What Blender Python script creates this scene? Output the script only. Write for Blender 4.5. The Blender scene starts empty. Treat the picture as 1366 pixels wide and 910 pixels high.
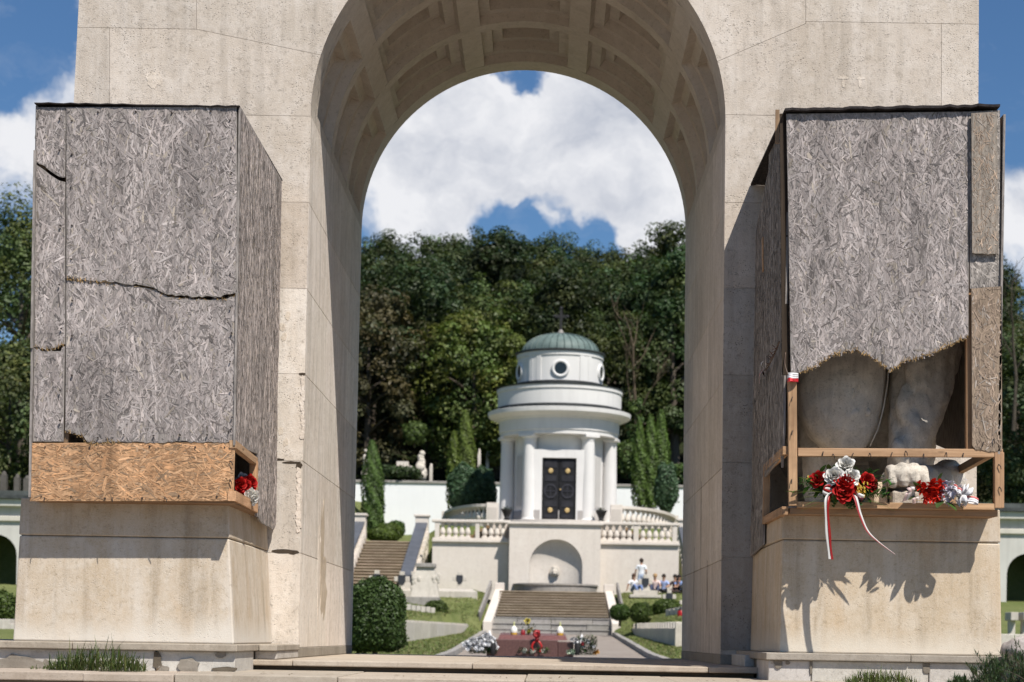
import bpy, bmesh, math, random
import numpy as np
from mathutils import Vector, Matrix
from mathutils.geometry import tessellate_polygon
R = random.Random(7)
NR = np.random.RandomState(7)
rad = math.radians
scene = bpy.context.scene
COL = scene.collection

# ------------------------------------------------------------------ camera model
F_PX, PPX, PPY, EYE, ROLL = 2500.0, 725.0, 851.0, 0.205, rad(0.95)
CR, SR = math.cos(ROLL), math.sin(ROLL)
def U(px, py, Y):
    """point on the plane at distance Y seen at photo pixel px, py"""
    dx, dy = px-PPX, PPY-py
    u = dx*CR - dy*SR; v = dx*SR + dy*CR
    return Vector((u/F_PX*Y, Y, EYE+v/F_PX*Y))
def UX(px, py, Y): return U(px, py, Y).x
def UZ(px, py, Y): return U(px, py, Y).z

# ------------------------------------------------------------------ mesh builder
class MB:
    def __init__(s): s.v=[]; s.f=[]; s.c=[]; s.uv=[]; s.m=[]
    def add(s, vs, fs, col=(1,1,1), uv=None, mi=0):
        b=len(s.v); s.v += [tuple(p) for p in vs]
        for i,f in enumerate(fs):
            s.f.append([b+k for k in f]); s.c.append(col); s.m.append(mi)
            s.uv.append(uv if uv is not None else None)
    def box(s, x0,x1,y0,y1,z0,z1, col=(1,1,1), mi=0):
        if x0>x1: x0,x1=x1,x0
        if y0>y1: y0,y1=y1,y0
        if z0>z1: z0,z1=z1,z0
        s.add([(x0,y0,z0),(x1,y0,z0),(x1,y1,z0),(x0,y1,z0),(x0,y0,z1),(x1,y0,z1),(x1,y1,z1),(x0,y1,z1)],
              [(0,3,2,1),(4,5,6,7),(0,1,5,4),(1,2,6,5),(2,3,7,6),(3,0,4,7)], col, mi=mi)
    def hexa(s, lo, hi, col=(1,1,1), mi=0):
        """lo, hi: four points each, ccw from above"""
        s.add(list(lo)+list(hi), [(3,2,1,0),(4,5,6,7),(0,1,5,4),(1,2,6,5),(2,3,7,6),(3,0,4,7)], col, mi=mi)
    def prism(s, front, back, col=(1,1,1), caps=True, mi=0):
        """front/back: matching 3D polygons (front seen ccw from outside)"""
        n=len(front)
        fs=[]
        if caps:
            tris = tessellate_polygon([[Vector(p) for p in front]])
            nf = poly_normal(front)
            for t in tris:
                a,b,c=[Vector(front[k]) for k in t]
                if (b-a).cross(c-a).dot(nf)<0: t=(t[0],t[2],t[1])
                fs.append(tuple(t)); fs.append((t[0]+n,t[2]+n,t[1]+n))
        for i in range(n):
            j=(i+1)%n; fs.append((i,i+n,j+n,j))
        s.add(list(front)+list(back), fs, col, mi=mi)
    def beam(s, p0, p1, w, h, col=(1,1,1), up=Vector((0,0,1)), mi=0, jit=0):
        p0=Vector(p0); p1=Vector(p1); d=(p1-p0).normalized()
        side=d.cross(up)
        if side.length<1e-4: side=d.cross(Vector((0,1,0)))
        side.normalize(); u=side.cross(d)
        a=side*w/2; b=u*h/2
        vs=[]
        for p in (p0,p1):
            for q in (-a-b, a-b, a+b, -a+b):
                vs.append(p+q+Vector([R.uniform(-jit,jit) for _ in range(3)]))
        s.add(vs,[(0,3,2,1),(4,5,6,7),(0,1,5,4),(1,2,6,5),(2,3,7,6),(3,0,4,7)], col, mi=mi)
    def tube(s, pts, radii, n=8, col=(1,1,1), cap=True, mi=0):
        pts=[Vector(p) for p in pts]
        if not hasattr(radii,'__len__'): radii=[radii]*len(pts)
        vs=[]; ref=None
        for i,p in enumerate(pts):
            d=(pts[min(i+1,len(pts)-1)]-pts[max(i-1,0)]).normalized()
            if ref is None:
                ref=d.cross(Vector((0,0,1)))
                if ref.length<1e-3: ref=Vector((1,0,0))
            a=(ref-d*ref.dot(d)).normalized(); b=d.cross(a); ref=a
            for k in range(n):
                t=2*math.pi*k/n
                vs.append(p+(a*math.cos(t)+b*math.sin(t))*radii[i])
        fs=[]
        for i in range(len(pts)-1):
            for k in range(n):
                j=(k+1)%n
                fs.append((i*n+k,i*n+j,(i+1)*n+j,(i+1)*n+k))
        if cap:
            fs.append(tuple(range(n-1,-1,-1))); fs.append(tuple(range((len(pts)-1)*n,len(pts)*n)))
        s.add(vs,fs,col,mi=mi)
    def lathe(s, prof, cx, cy, n=32, col=(1,1,1), a0=0, a1=2*math.pi, mi=0):
        """prof: (r,z) list bottom to top"""
        full = abs(a1-a0-2*math.pi)<1e-6
        m = n if full else n+1
        vs=[];fs=[]
        for (r,z) in prof:
            for k in range(m):
                t=a0+(a1-a0)*k/n
                vs.append((cx+r*math.cos(t),cy+r*math.sin(t),z))
        for i in range(len(prof)-1):
            for k in range(n):
                j=(k+1)%m
                fs.append((i*m+k,i*m+j,(i+1)*m+j,(i+1)*m+k))
        s.add(vs,fs,col,mi=mi)
    def ball(s, c, r, n=12, m=8, col=(1,1,1), sc=(1,1,1), jit=0, mi=0, rnd=None):
        c=Vector(c); vs=[];fs=[]; rr=rnd or R
        for i in range(m+1):
            ph=-math.pi/2+math.pi*i/m
            for k in range(n):
                t=2*math.pi*k/n
                q=r*(1+(rr.uniform(-jit,jit) if 0<i<m else 0))
                vs.append((c.x+q*sc[0]*math.cos(ph)*math.cos(t),c.y+q*sc[1]*math.cos(ph)*math.sin(t),c.z+q*sc[2]*math.sin(ph)))
        for i in range(m):
            for k in range(n):
                j=(k+1)%n
                fs.append((i*n+k,i*n+j,(i+1)*n+j,(i+1)*n+k))
        s.add(vs,fs,col,mi=mi)

def poly_normal(p):
    n=Vector((0,0,0)); k=len(p)
    for i in range(k):
        a=Vector(p[i]); b=Vector(p[(i+1)%k])
        n+=Vector(((a.y-b.y)*(a.z+b.z),(a.z-b.z)*(a.x+b.x),(a.x-b.x)*(a.y+b.y)))
    return n.normalized()

def wloc(o):
    v=Vector((0,0,0))
    while o is not None:
        v+=o.location; o=o.parent
    return v
def tag(o, label=None, cat=None, group=None, kind=None):
    if label: o['label']=label
    if cat: o['category']=cat
    if group: o['group']=group
    if kind: o['kind']=kind
    return o
def thing(name, loc, label, cat, group=None, rz=0):
    o=bpy.data.objects.new(name,None); COL.objects.link(o)
    o.location=loc; o.rotation_euler=(0,0,rz); o.empty_display_size=.2
    return tag(o,label,cat,group)
def obj(name, mb, mat, parent=None, smooth=False, origin=None, bevel=0, local=False):
    me=bpy.data.meshes.new(name)
    off=wloc(parent) if (parent is not None and not local) else Vector((0,0,0))
    if origin is not None: off=Vector(origin)
    vs=[(p[0]-off.x,p[1]-off.y,p[2]-off.z) for p in mb.v]
    me.from_pydata(vs,[],mb.f)
    mats = mat if isinstance(mat,(list,tuple)) else [mat]
    for m in mats: me.materials.append(m)
    if len(mats)>1: me.polygons.foreach_set('material_index', mb.m)
    ca=me.color_attributes.new('Col','FLOAT_COLOR','CORNER')
    data=[]
    for f,c in zip(mb.f,mb.c): data += [c[0],c[1],c[2],1.0]*len(f)
    ca.data.foreach_set('color',data)
    if any(u is not None for u in mb.uv):
        ul=me.uv_layers.new(name='UVMap'); d=[]
        for f,u in zip(mb.f,mb.uv):
            if u is None: d += [0.0,0.0]*len(f)
            else:
                for k in range(len(f)): d += [u[k][0],u[k][1]]
        ul.data.foreach_set('uv',d)
    if smooth: me.polygons.foreach_set('use_smooth',[True]*len(me.polygons))
    me.update()
    o=bpy.data.objects.new(name,me); COL.objects.link(o)
    if parent is not None: o.parent=parent
    if origin is not None: o.location=origin
    if bevel:
        b=o.modifiers.new('bevel','BEVEL'); b.width=bevel; b.segments=2; b.limit_method='ANGLE'; b.angle_limit=rad(40)
    return o
def smooth_by_angle(o, ang=40):
    me=o.data
    me.polygons.foreach_set('use_smooth',[True]*len(me.polygons))
    bm=bmesh.new(); bm.from_mesh(me)
    for e in bm.edges:
        if len(e.link_faces)==2 and e.calc_face_angle(0)>rad(ang): e.smooth=False
    bm.to_mesh(me); bm.free()
def structure(o): o['kind']='structure'; return o
def copy_tree(o, parent=None):
    c=o.copy(); COL.objects.link(c)
    if parent is not None: c.parent=parent
    for ch in list(o.children): copy_tree(ch,c)
    return c
def dup(root, loc, rz=0, sc=None, label=None, group=None):
    c=copy_tree(root); c.location=loc; c.rotation_euler=(0,0,rz)
    if sc is not None: c.scale=sc if hasattr(sc,'__len__') else (sc,sc,sc)
    if label: c['label']=label
    if group: c['group']=group
    return c

# ------------------------------------------------------------------ material helper
class NT:
    def __init__(s, name, world=False):
        if world: s.nt=world.node_tree
        else:
            s.mat=bpy.data.materials.new(name); s.mat.use_nodes=True; s.nt=s.mat.node_tree
        s.nt.nodes.clear()
    def n(s, typ, ins=None, **props):
        nd=s.nt.nodes.new(typ)
        for k,v in props.items(): setattr(nd,k,v)
        if ins:
            for k,v in ins.items():
                sk=nd.inputs[k]
                if isinstance(v,bpy.types.NodeSocket): s.nt.links.new(v,sk)
                else: sk.default_value=v
        return nd
    def link(s,a,b): s.nt.links.new(a,b)
    def math(s,op,a,b=0.0,c=None,clamp=False):
        ins={0:a,1:b}
        if c is not None: ins[2]=c
        return s.n('ShaderNodeMath',ins,operation=op,use_clamp=clamp).outputs[0]
    def mix(s,fac,a,b,blend='MIX'):
        nd=s.n('ShaderNodeMix',None,data_type='RGBA',blend_type=blend)
        for i,v in ((0,fac),(6,a),(7,b)):
            sk=nd.inputs[i]
            if isinstance(v,bpy.types.NodeSocket): s.nt.links.new(v,sk)
            elif i and len(v)==3: sk.default_value=(*v,1)
            else: sk.default_value=v
        return nd.outputs[2]
    def ramp(s,fac,stops,interp='LINEAR'):
        nd=s.n('ShaderNodeValToRGB',{0:fac}); cr=nd.color_ramp; cr.interpolation=interp
        while len(cr.elements)<len(stops): cr.elements.new(.5)
        for e,(p,c) in zip(cr.elements,stops):
            e.position=p
            e.color=(c,c,c,1) if not hasattr(c,'__len__') else (*c,1)
        return nd.outputs[0]
    def noise(s,vec,scale,detail=4,rough=.55,dist=0.0,out=0):
        return s.n('ShaderNodeTexNoise',{'Vector':vec,'Scale':scale,'Detail':detail,'Roughness':rough,'Distortion':dist}).outputs[out]
    def mapping(s,vec,scale=(1,1,1),rot=(0,0,0),loc=(0,0,0)):
        return s.n('ShaderNodeMapping',{'Vector':vec,'Scale':scale,'Rotation':rot,'Location':loc}).outputs[0]
    def pos(s): return s.n('ShaderNodeNewGeometry').outputs['Position']
    def objc(s): return s.n('ShaderNodeTexCoord').outputs['Object']
    def col(s): return s.n('ShaderNodeAttribute',attribute_name='Col').outputs['Color']
    def bump(s,h,strength=.3,dist=.02):
        return s.n('ShaderNodeBump',{'Height':h,'Strength':strength,'Distance':dist}).outputs[0]
    def finish(s,color,rough=.8,bump=None,spec=.3,metal=0.0,**kw):
        b=s.n('ShaderNodeBsdfPrincipled')
        for k,v in (('Base Color',color),('Roughness',rough),('Specular IOR Level',spec),('Metallic',metal)):
            if isinstance(v,bpy.types.NodeSocket): s.link(v,b.inputs[k])
            else: b.inputs[k].default_value=(*v,1) if hasattr(v,'__len__') and len(v)==3 else v
        for k,v in kw.items():
            k=k.replace('_',' ')
            if isinstance(v,bpy.types.NodeSocket): s.link(v,b.inputs[k])
            else: b.inputs[k].default_value=v
        if bump is not None: s.link(bump,b.inputs['Normal'])
        o=s.n('ShaderNodeOutputMaterial'); s.link(b.outputs[0],o.inputs[0])
        return s.mat
# ------------------------------------------------------------------ materials
def mk_stone(name, base, dark, light, pit=.5, streak=.3, scale=1.0, white_foot=None, coltint=True, spkf=.42, bmp=.45, vert=1.0, ochre=0):
    t=NT(name); P=t.pos()
    big=t.noise(t.mapping(P,(1,1,vert)),1.1*scale,5,.6,.4)
    c=t.mix(t.ramp(big,[(.3,0),(.7,1)]),dark,base)
    mid=t.noise(P,7*scale,6,.65,.3)
    c=t.mix(t.math('MULTIPLY',t.ramp(mid,[(.45,0),(.75,1)]),.65),c,light)
    st=t.noise(t.mapping(P,(5,5,.45)),1.6*scale,5,.6,.2)
    c=t.mix(t.math('MULTIPLY',t.ramp(st,[(.5,0),(.72,1)]),streak),c,tuple(x*.52 for x in dark))
    st2=t.noise(t.mapping(P,(3.1,3.1,.3),loc=(7,3,1)),1.9*scale,4,.6,.1)
    c=t.mix(t.math('MULTIPLY',t.ramp(st2,[(.52,0),(.7,1)]),streak*.9),c,light)
    if ochre:
        oc=t.noise(t.mapping(P,(2.6,2.6,.9),loc=(2,5,9)),1.3,4,.55,.4)
        c=t.mix(t.math('MULTIPLY',t.ramp(oc,[(.52,0),(.66,1)]),.45),c,(.46,.33,.20))
    # pits and pores
    v=t.n('ShaderNodeTexVoronoi',{'Vector':P,'Scale':55*scale,'Randomness':1.0}).outputs['Distance']
    pm=t.noise(P,5.5*scale,4,.6)
    pits=t.math('MULTIPLY',t.ramp(v,[(.10,1),(.24,0)]),t.ramp(pm,[(.48,0),(.62,1)]))
    c=t.mix(t.math('MULTIPLY',pits,pit),c,tuple(x*.35 for x in dark))
    fine=t.noise(P,90*scale,3,.7)
    c=t.mix(t.math('MULTIPLY',t.ramp(fine,[(.3,0),(.7,1)]),.28),c,tuple(min(1,x*1.2) for x in light))
    spk=t.noise(P,26*scale,4,.75)
    c=t.mix(t.math('MULTIPLY',t.ramp(spk,[(.54,0),(.72,1)]),spkf),c,tuple(x*.5 for x in dark))
    if white_foot:
        z=t.n('ShaderNodeSeparateXYZ',{0:P}).outputs[2]
        w=t.math('ADD',z,t.math('MULTIPLY',t.noise(t.mapping(P,(2,2,1)),2.4,4,.6),-.22))
        f=t.ramp(t.n('ShaderNodeMapRange',{0:w,1:white_foot-.14,2:white_foot+.02}).outputs[0],[(0,1),(1,0)])
        c=t.mix(t.math('MULTIPLY',f,.75),c,(.62,.58,.52))
    if coltint: c=t.mix(1.0,c,t.col(),'MULTIPLY')
    h=t.math('ADD',t.math('MULTIPLY',fine,.35),t.math('MULTIPLY',pits,-1.2))
    h=t.math('ADD',h,t.math('MULTIPLY',mid,.5))
    return t.finish(c,.88,t.bump(h,bmp,.012),.2)
M={}
M['stone']=mk_stone('arch_limestone',(.545,.475,.405),(.43,.365,.295),(.66,.60,.54),pit=.75,streak=.48,spkf=.6,bmp=.8)
M['vault']=mk_stone('vault_stone',(.52,.45,.38),(.42,.36,.295),(.58,.52,.45),pit=.25,streak=.2)
M['pedestal']=mk_stone('pedestal_stone',(.51,.44,.355),(.44,.335,.22),(.62,.565,.50),pit=.25,streak=.7,white_foot=.19,vert=.3,ochre=1)
M['plinth']=mk_stone('plinth_stone',(.50,.47,.43),(.33,.30,.265),(.62,.59,.55),pit=.5,streak=.1,scale=1.6)
M['steps']=mk_stone('step_stone',(.40,.34,.275),(.30,.245,.19),(.47,.41,.34),pit=.6,streak=.1,scale=1.5)
M['statue']=mk_stone('statue_stone',(.62,.565,.495),(.42,.375,.32),(.70,.65,.58),pit=.7,streak=.5,scale=2,spkf=.7,bmp=1.0)
M['far_stone']=mk_stone('terrace_stone',(.62,.56,.50),(.57,.51,.455),(.67,.62,.565),pit=.0,streak=.16,scale=.35)
M['grey_stone']=mk_stone('grey_stone',(.30,.28,.26),(.20,.185,.17),(.40,.38,.36),pit=.3,streak=.3,scale=.8)
M['white_stone']=mk_stone('white_stone',(.52,.475,.415),(.42,.38,.33),(.60,.565,.515),pit=.0,streak=.35,scale=.9)
M['boulder']=mk_stone('boulder_stone',(.40,.35,.32),(.26,.22,.20),(.55,.50,.47),pit=.7,streak=.0,scale=4)
def mk_plaster(name, c0, c1, streak=.2):
    t=NT(name); P=t.pos()
    c=t.mix(t.ramp(t.noise(P,.5,5,.6),[(.3,0),(.7,1)]),c0,c1)
    st=t.noise(t.mapping(P,(2.2,2.2,.22)),1.5,5,.6)
    c=t.mix(t.math('MULTIPLY',t.ramp(st,[(.5,0),(.75,1)]),streak),c,tuple(x*.62 for x in c0))
    c=t.mix(1.0,c,t.col(),'MULTIPLY')
    return t.finish(c,.85,t.bump(t.noise(P,14,3),.15,.02),.2)
M['plaster']=mk_plaster('white_plaster',(.62,.605,.59),(.68,.665,.65),.22)
M['whitewall']=mk_plaster('garden_wall_plaster',(.76,.765,.78),(.80,.805,.82),.08)
M['gallery']=mk_plaster('gallery_plaster',(.48,.465,.43),(.56,.545,.51),.3)

def mk_flake(name):
    t=NT(name); uv=t.n('ShaderNodeUVMap').outputs[0]
    g=t.noise(t.mapping(uv,(5,140,1)),1.0,4,.65)
    k=t.ramp(g,[(.25,.62),(.5,1.0),(.75,1.28)])
    c=t.mix(1.0,t.col(),k,'MULTIPLY')
    P=t.pos()
    big=t.noise(t.mapping(P,(2.2,2.2,.8)),1.4,5,.6)
    c=t.mix(1.0,c,t.ramp(big,[(.3,.70),(.7,1.18)]),'MULTIPLY')
    stn=t.noise(t.mapping(P,(7,7,.5),loc=(3,1,2)),1.5,4,.6)
    c=t.mix(1.0,c,t.ramp(stn,[(.40,1.06),(.66,.74)]),'MULTIPLY')
    return t.finish(c,.82,t.bump(g,.5,.003),.25)
M['flake']=mk_flake('strand_board_flakes')
def mk_boardbase():
    t=NT('strand_board_core'); P=t.pos()
    g=t.noise(t.mapping(P,(40,40,9)),1.0,5,.7)
    c=t.mix(1.0,t.col(),t.ramp(g,[(.3,.45),(.7,1.25)]),'MULTIPLY')
    return t.finish(c,.9,t.bump(g,.6,.006),.1)
M['board']=mk_boardbase()
def mk_wood(name,c0,c1,axis='x'):
    t=NT(name); P=t.objc()
    sc={'x':(1.2,26,26),'y':(26,1.2,26),'z':(26,26,1.2)}[axis]
    w=t.noise(t.mapping(P,sc),1.6,6,.65,.5)
    c=t.mix(t.ramp(w,[(.32,0),(.68,1)]),c0,c1)
    d=t.noise(P,3.2,4,.6)
    c=t.mix(t.math('MULTIPLY',t.ramp(d,[(.5,0),(.72,1)]),.5),c,tuple(x*.35 for x in c0))
    kn=t.n('ShaderNodeTexVoronoi',{'Vector':t.mapping(P,{'x':(2,7,7),'y':(7,2,7),'z':(7,7,2)}[axis]),'Scale':1.3}).outputs['Distance']
    c=t.mix(t.ramp(kn,[(.05,.75),(.12,0)]),c,tuple(x*.2 for x in c0))
    c=t.mix(1.0,c,t.col(),'MULTIPLY')
    return t.finish(c,.78,t.bump(w,.35,.004),.25)
for a in 'xyz': M['wood_'+a]=mk_wood('weathered_timber_'+a,(.30,.20,.125),(.50,.36,.24),a)
def mk_simple(name,c,rough=.6,spec=.3,metal=0.0,var=.15,scale=6,bump=0):
    t=NT(name); P=t.pos()
    n=t.noise(P,scale,4,.6)
    cc=t.mix(t.ramp(n,[(.3,0),(.7,1)]),tuple(x*(1-var) for x in c),tuple(min(1,x*(1+var)) for x in c))
    cc=t.mix(1.0,cc,t.col(),'MULTIPLY')
    return t.finish(cc,rough,t.bump(n,bump,.01) if bump else None,spec,metal)
M['felt']=mk_simple('roofing_felt',(.035,.03,.03),.9,.1,var=.4,scale=30,bump=.6)
M['nail']=mk_simple('rusty_nail',(.035,.025,.02),.7,.4,var=.3)
M['door']=mk_simple('dark_bronze',(.012,.012,.014),.6,.2,var=.3,scale=3)
M['glass']=mk_simple('dark_glass',(.015,.02,.022),.15,.5,var=.2)
M['gold']=mk_simple('gilded_bronze',(.50,.36,.16),.5,.5,.25,var=.15)
M['slate']=mk_simple('slate_coping',(.085,.092,.11),.6,.35,var=.2,scale=2)
M['flash']=mk_simple('dark_roof_flashing',(.03,.033,.033),.6,.3,var=.4,scale=3)
M['iron']=mk_simple('black_iron',(.012,.011,.012),.6,.4,var=.2)
M['plaque']=mk_simple('dark_plaque',(.035,.036,.042),.35,.5,var=.2)
M['water']=mk_simple('pool_water',(.03,.04,.045),.08,.6,var=.2)
M['cloth']=mk_simple('cloth',(1,1,1),.9,.1,var=.06,scale=20)
M['skin']=mk_simple('skin',(.42,.24,.165),.6,.3,var=.08)
M['hair']=mk_simple('hair',(1,1,1),.6,.3,var=.3,scale=40)
def mk_satin():
    t=NT('satin_ribbon'); c=t.col()
    b=t.finish(c,.42,None,.4)
    return b
M['ribbon']=mk_satin()
def mk_copper():
    t=NT('copper_patina'); P=t.pos()
    n=t.noise(t.mapping(P,(1.2,1.2,.5)),2.2,5,.6)
    c=t.mix(t.ramp(n,[(.3,0),(.7,1)]),(.082,.118,.110),(.150,.200,.186))
    c=t.mix(1.0,c,t.col(),'MULTIPLY')
    return t.finish(c,.6,t.bump(n,.1,.02),.4,.0)
M['copper']=mk_copper()
def mk_granite():
    t=NT('red_granite'); P=t.pos()
    n=t.noise(P,26,4,.7)
    c=t.mix(t.ramp(n,[(.35,0),(.65,1)]),(.065,.030,.027),(.145,.075,.066))
    c=t.mix(1.0,c,t.col(),'MULTIPLY')
    return t.finish(c,.35,None,.5)
M['granite']=mk_granite()
def mk_leaf(name, tr=.22, rough=.55, rnd=.35, spec=.3, hue=(.470,.503), ttint=(1.0,1.15,.55)):
    t=NT(name)
    oi=t.n('ShaderNodeObjectInfo').outputs['Random']
    k=t.n('ShaderNodeMapRange',{0:oi,3:1-rnd,4:1+rnd}).outputs[0]
    hs=t.n('ShaderNodeHueSaturation',{'Hue':t.n('ShaderNodeMapRange',{0:t.math('FRACT',t.math('MULTIPLY',oi,7.3)),3:hue[0],4:hue[1]}).outputs[0],'Saturation':1.0,'Value':k,'Color':t.col()}).outputs[0]
    b=t.n('ShaderNodeBsdfPrincipled',{'Base Color':hs,'Roughness':rough,'Specular IOR Level':spec})
    tl=t.n('ShaderNodeBsdfTranslucent',{'Color':t.mix(1.0,hs,ttint,'MULTIPLY')})
    mx=t.n('ShaderNodeMixShader',{0:tr,1:b.outputs[0],2:tl.outputs[0]})
    o=t.n('ShaderNodeOutputMaterial'); t.link(mx.outputs[0],o.inputs[0])
    return t.mat
M['leaf']=mk_leaf('tree_leaves')
M['shrub']=mk_leaf('shrub_leaves',.15,.5,.12)
M['petal']=mk_leaf('flower_petals',.2,.6,0.0,.2,(.5,.5),(1,1,.95))
M['grassblade']=mk_leaf('grass_blades',.3,.5,.1)
def mk_bark():
    t=NT('tree_bark'); P=t.objc()
    n=t.noise(t.mapping(P,(9,9,1.4)),1.5,5,.65)
    c=t.mix(t.ramp(n,[(.3,0),(.7,1)]),(.045,.036,.028),(.13,.11,.09))
    c=t.mix(1.0,c,t.col(),'MULTIPLY')
    return t.finish(c,.9,t.bump(n,.6,.05),.1)
M['bark']=mk_bark()
def mk_ground():
    t=NT('lawn_ground'); P=t.pos()
    sx=t.n('ShaderNodeSeparateXYZ',{0:P}); y=sx.outputs[1]
    a=t.noise(P,.35,5,.65,.3); b=t.noise(P,9,5,.7)
    c=t.mix(t.ramp(a,[(.32,0),(.68,1)]),(.105,.140,.040),(.200,.215,.085))
    c=t.mix(t.math('MULTIPLY',t.ramp(b,[(.45,0),(.75,1)]),.55),c,(.27,.255,.13))
    c=t.mix(t.math('MULTIPLY',t.ramp(t.noise(P,30,3,.7),[(.4,0),(.7,1)]),.5),c,(.06,.09,.022))
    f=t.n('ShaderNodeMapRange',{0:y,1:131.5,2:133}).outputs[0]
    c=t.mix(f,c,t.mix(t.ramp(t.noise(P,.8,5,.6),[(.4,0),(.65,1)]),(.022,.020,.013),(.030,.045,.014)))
    g=t.n('ShaderNodeMapRange',{0:y,1:22,2:19}).outputs[0]
    c=t.mix(g,c,t.mix(t.ramp(b,[(.3,0),(.7,1)]),(.20,.175,.15),(.30,.27,.235)))
    return t.finish(c,.95,t.bump(t.math('ADD',b,t.noise(P,40,3,.7)),.7,.06),.1)
M['ground']=mk_ground()
def mk_gravel():
    t=NT('path_gravel'); P=t.pos()
    a=t.noise(P,1.1,5,.65); b=t.noise(P,40,3,.7)
    c=t.mix(t.ramp(a,[(.3,0),(.7,1)]),(.255,.215,.185),(.36,.315,.28))
    c=t.mix(t.math('MULTIPLY',t.ramp(b,[(.4,0),(.7,1)]),.6),c,(.17,.145,.125))
    return t.finish(c,.95,t.bump(b,.6,.03),.1)
M['gravel']=mk_gravel()
def mk_brownstep():
    t=NT('worn_sandstone_steps'); P=t.pos()
    n=t.noise(t.mapping(P,(.6,2,5)),2.0,5,.65)
    c=t.mix(t.ramp(n,[(.3,0),(.7,1)]),(.26,.205,.15),(.45,.375,.285))
    c=t.mix(1.0,c,t.col(),'MULTIPLY')
    return t.finish(c,.9,t.bump(n,.3,.03),.1)
M['brownstep']=mk_brownstep()
# ================================================================== THE ARCH
YF, YB = 16.1, 20.6
ACX, AZC, AR = -.292, 4.66, 1.78
def inset(poly, d):
    n=len(poly); out=[]
    area=sum(poly[i][0]*poly[(i+1)%n][1]-poly[(i+1)%n][0]*poly[i][1] for i in range(n))
    sg=1 if area>0 else -1
    for i in range(n):
        p0=Vector(poly[i-1]); p1=Vector(poly[i]); p2=Vector(poly[(i+1)%n])
        a=(p1-p0).normalized(); b=(p2-p1).normalized()
        na=Vector((-a.y,a.x))*sg; nb=Vector((-b.y,b.x))*sg
        m=na+nb
        if m.length<1e-4: m=na
        m.normalize(); k=d/max(.35,m.dot(na))
        out.append(tuple(p1+m*k))
    return out
def blockface(mb, poly, fmap, d=.0016, thick=.012, col=(1,1,1)):
    p=inset(poly,d)
    # fmap(a,b,h) -> 3D ; h = height above backing
    mb.prism([fmap(a,b,thick) for a,b in p],[fmap(a,b,0) for a,b in p],col)
def arcpts(t0,t1,n,r=AR):
    return [(ACX+r*math.cos(rad(t0+(t1-t0)*i/n)), AZC+r*math.sin(rad(t0+(t1-t0)*i/n))) for i in range(n+1)]
def xz(px,py,Y=YF):
    p=U(px,py,Y); return (p.x,p.z)
def tint(a=.06,w=.02):
    k=R.uniform(1-a,1+a); return (k*(1+R.uniform(-w,w)),k,k*(1+R.uniform(-w,w)))

ARCH=thing('triumphal_arch',(ACX,YF,0),'tall pale limestone arch with a deep coffered barrel vault framing the chapel','arch')
ZT=9.2
JL=lambda z: -2.072-.034*(1-z/AZC)   # jamb lines
JR=lambda z: 1.488+.034*(1-z/AZC)
OL0,OL1=xz(105,0),xz(61,868); OR0,OR1=xz(1306,0),xz(1302,868)
def OL(z): return OL1[0]+(OL0[0]-OL1[0])*(z-OL1[1])/(OL0[1]-OL1[1])
def OR(z): return OR1[0]+(OR0[0]-OR1[0])*(z-OR1[1])/(OR0[1]-OR1[1])
# --- core body (behind the facing blocks)
mb=MB()
prof=[(OL(0),0),(JL(0)-.012,0),(JL(AZC)-.012,AZC)]+[(x,z) for x,z in arcpts(180,0,40,AR+.40)][0:0]
top=[(ACX+(AR+.42)*math.cos(rad(180-180*i/40)),AZC+(AR+.42)*math.sin(rad(180-180*i/40))) for i in range(41)]
prof=[(OL(0),-.05),(JL(0)-.012,-.05),(JL(AZC)-.012,AZC)]+top+[(JR(AZC)+.012,AZC),(JR(0)+.012,-.05),(OR(0),-.05),(OR(ZT),ZT),(OL(ZT),ZT)]
y0=YF+.0095
mb.prism([(x,y0,z) for x,z in prof],[(x,YB,z) for x,z in prof],(1.12,1.11,1.09))
obj('masonry_core',mb,M['stone'],ARCH)
# --- facing blocks of the front
fm=lambda a,b,h:(a,YF+.012-h,b)
mb=MB()
def P(*l): return [q if isinstance(q[0],float) and abs(q[0])<9 else xz(*q) for q in l]
yl=[155,270,385,499,615,738,864]; yr=[153,270,384,500,617,743,867]
def edgeL(y): z=xz(410,y)[1]; return (JL(z),z)
def edgeR(y): z=xz(965,y)[1]; return (JR(z),z)
def outL(y): z=xz(80,y)[1]; return (OL(z),z)
def outR(y): z=xz(1304,y)[1]; return (OR(z),z)
T=lambda k,w=1.0:(k*w,k,k/w)
ZL1,ZL0=xz(200,38)[1],edgeL(155)[1]; ZR1,ZR0=xz(1165,30)[1],edgeR(153)[1]
X_=lambda px,z: (UX(px,PPY-(z-EYE)*F_PX/YF,YF),z)
blockface(mb,[X_(146,ZL1),X_(262,ZL1)]+arcpts(163,179,8)+[(JL(AZC)-.0,ZL0),X_(146,ZL0)],fm,col=T(1.0,1.01))
blockface(mb,[(OL(ZL1),ZL1),X_(146,ZL1),X_(146,ZL0),(OL(ZL0),ZL0)],fm,col=T(.95,1.0))
blockface(mb,[outL(-120)]+P((262,-120))+[X_(262,ZL1),(OL(ZL1),ZL1)],fm,col=T(.97))
blockface(mb,P((262,-120),(420,-120))+arcpts(131,163,12)+[X_(262,ZL1)],fm,col=T(1.0))
blockface(mb,P((420,-120))+[(-.9,9.1)]+arcpts(105,131,10),fm,col=T(.98))
blockface(mb,[(-.9,9.1),(.3,9.1)]+arcpts(75,105,12),fm,col=T(1.02))
blockface(mb,[(.3,9.1)]+P((945,-120))+arcpts(49,75,10),fm,col=T(.98))
blockface(mb,[outL(-120),(OL(9.1),9.1),(-.9,9.1)]+P((420,-120)),fm,col=T(1.0))
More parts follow.
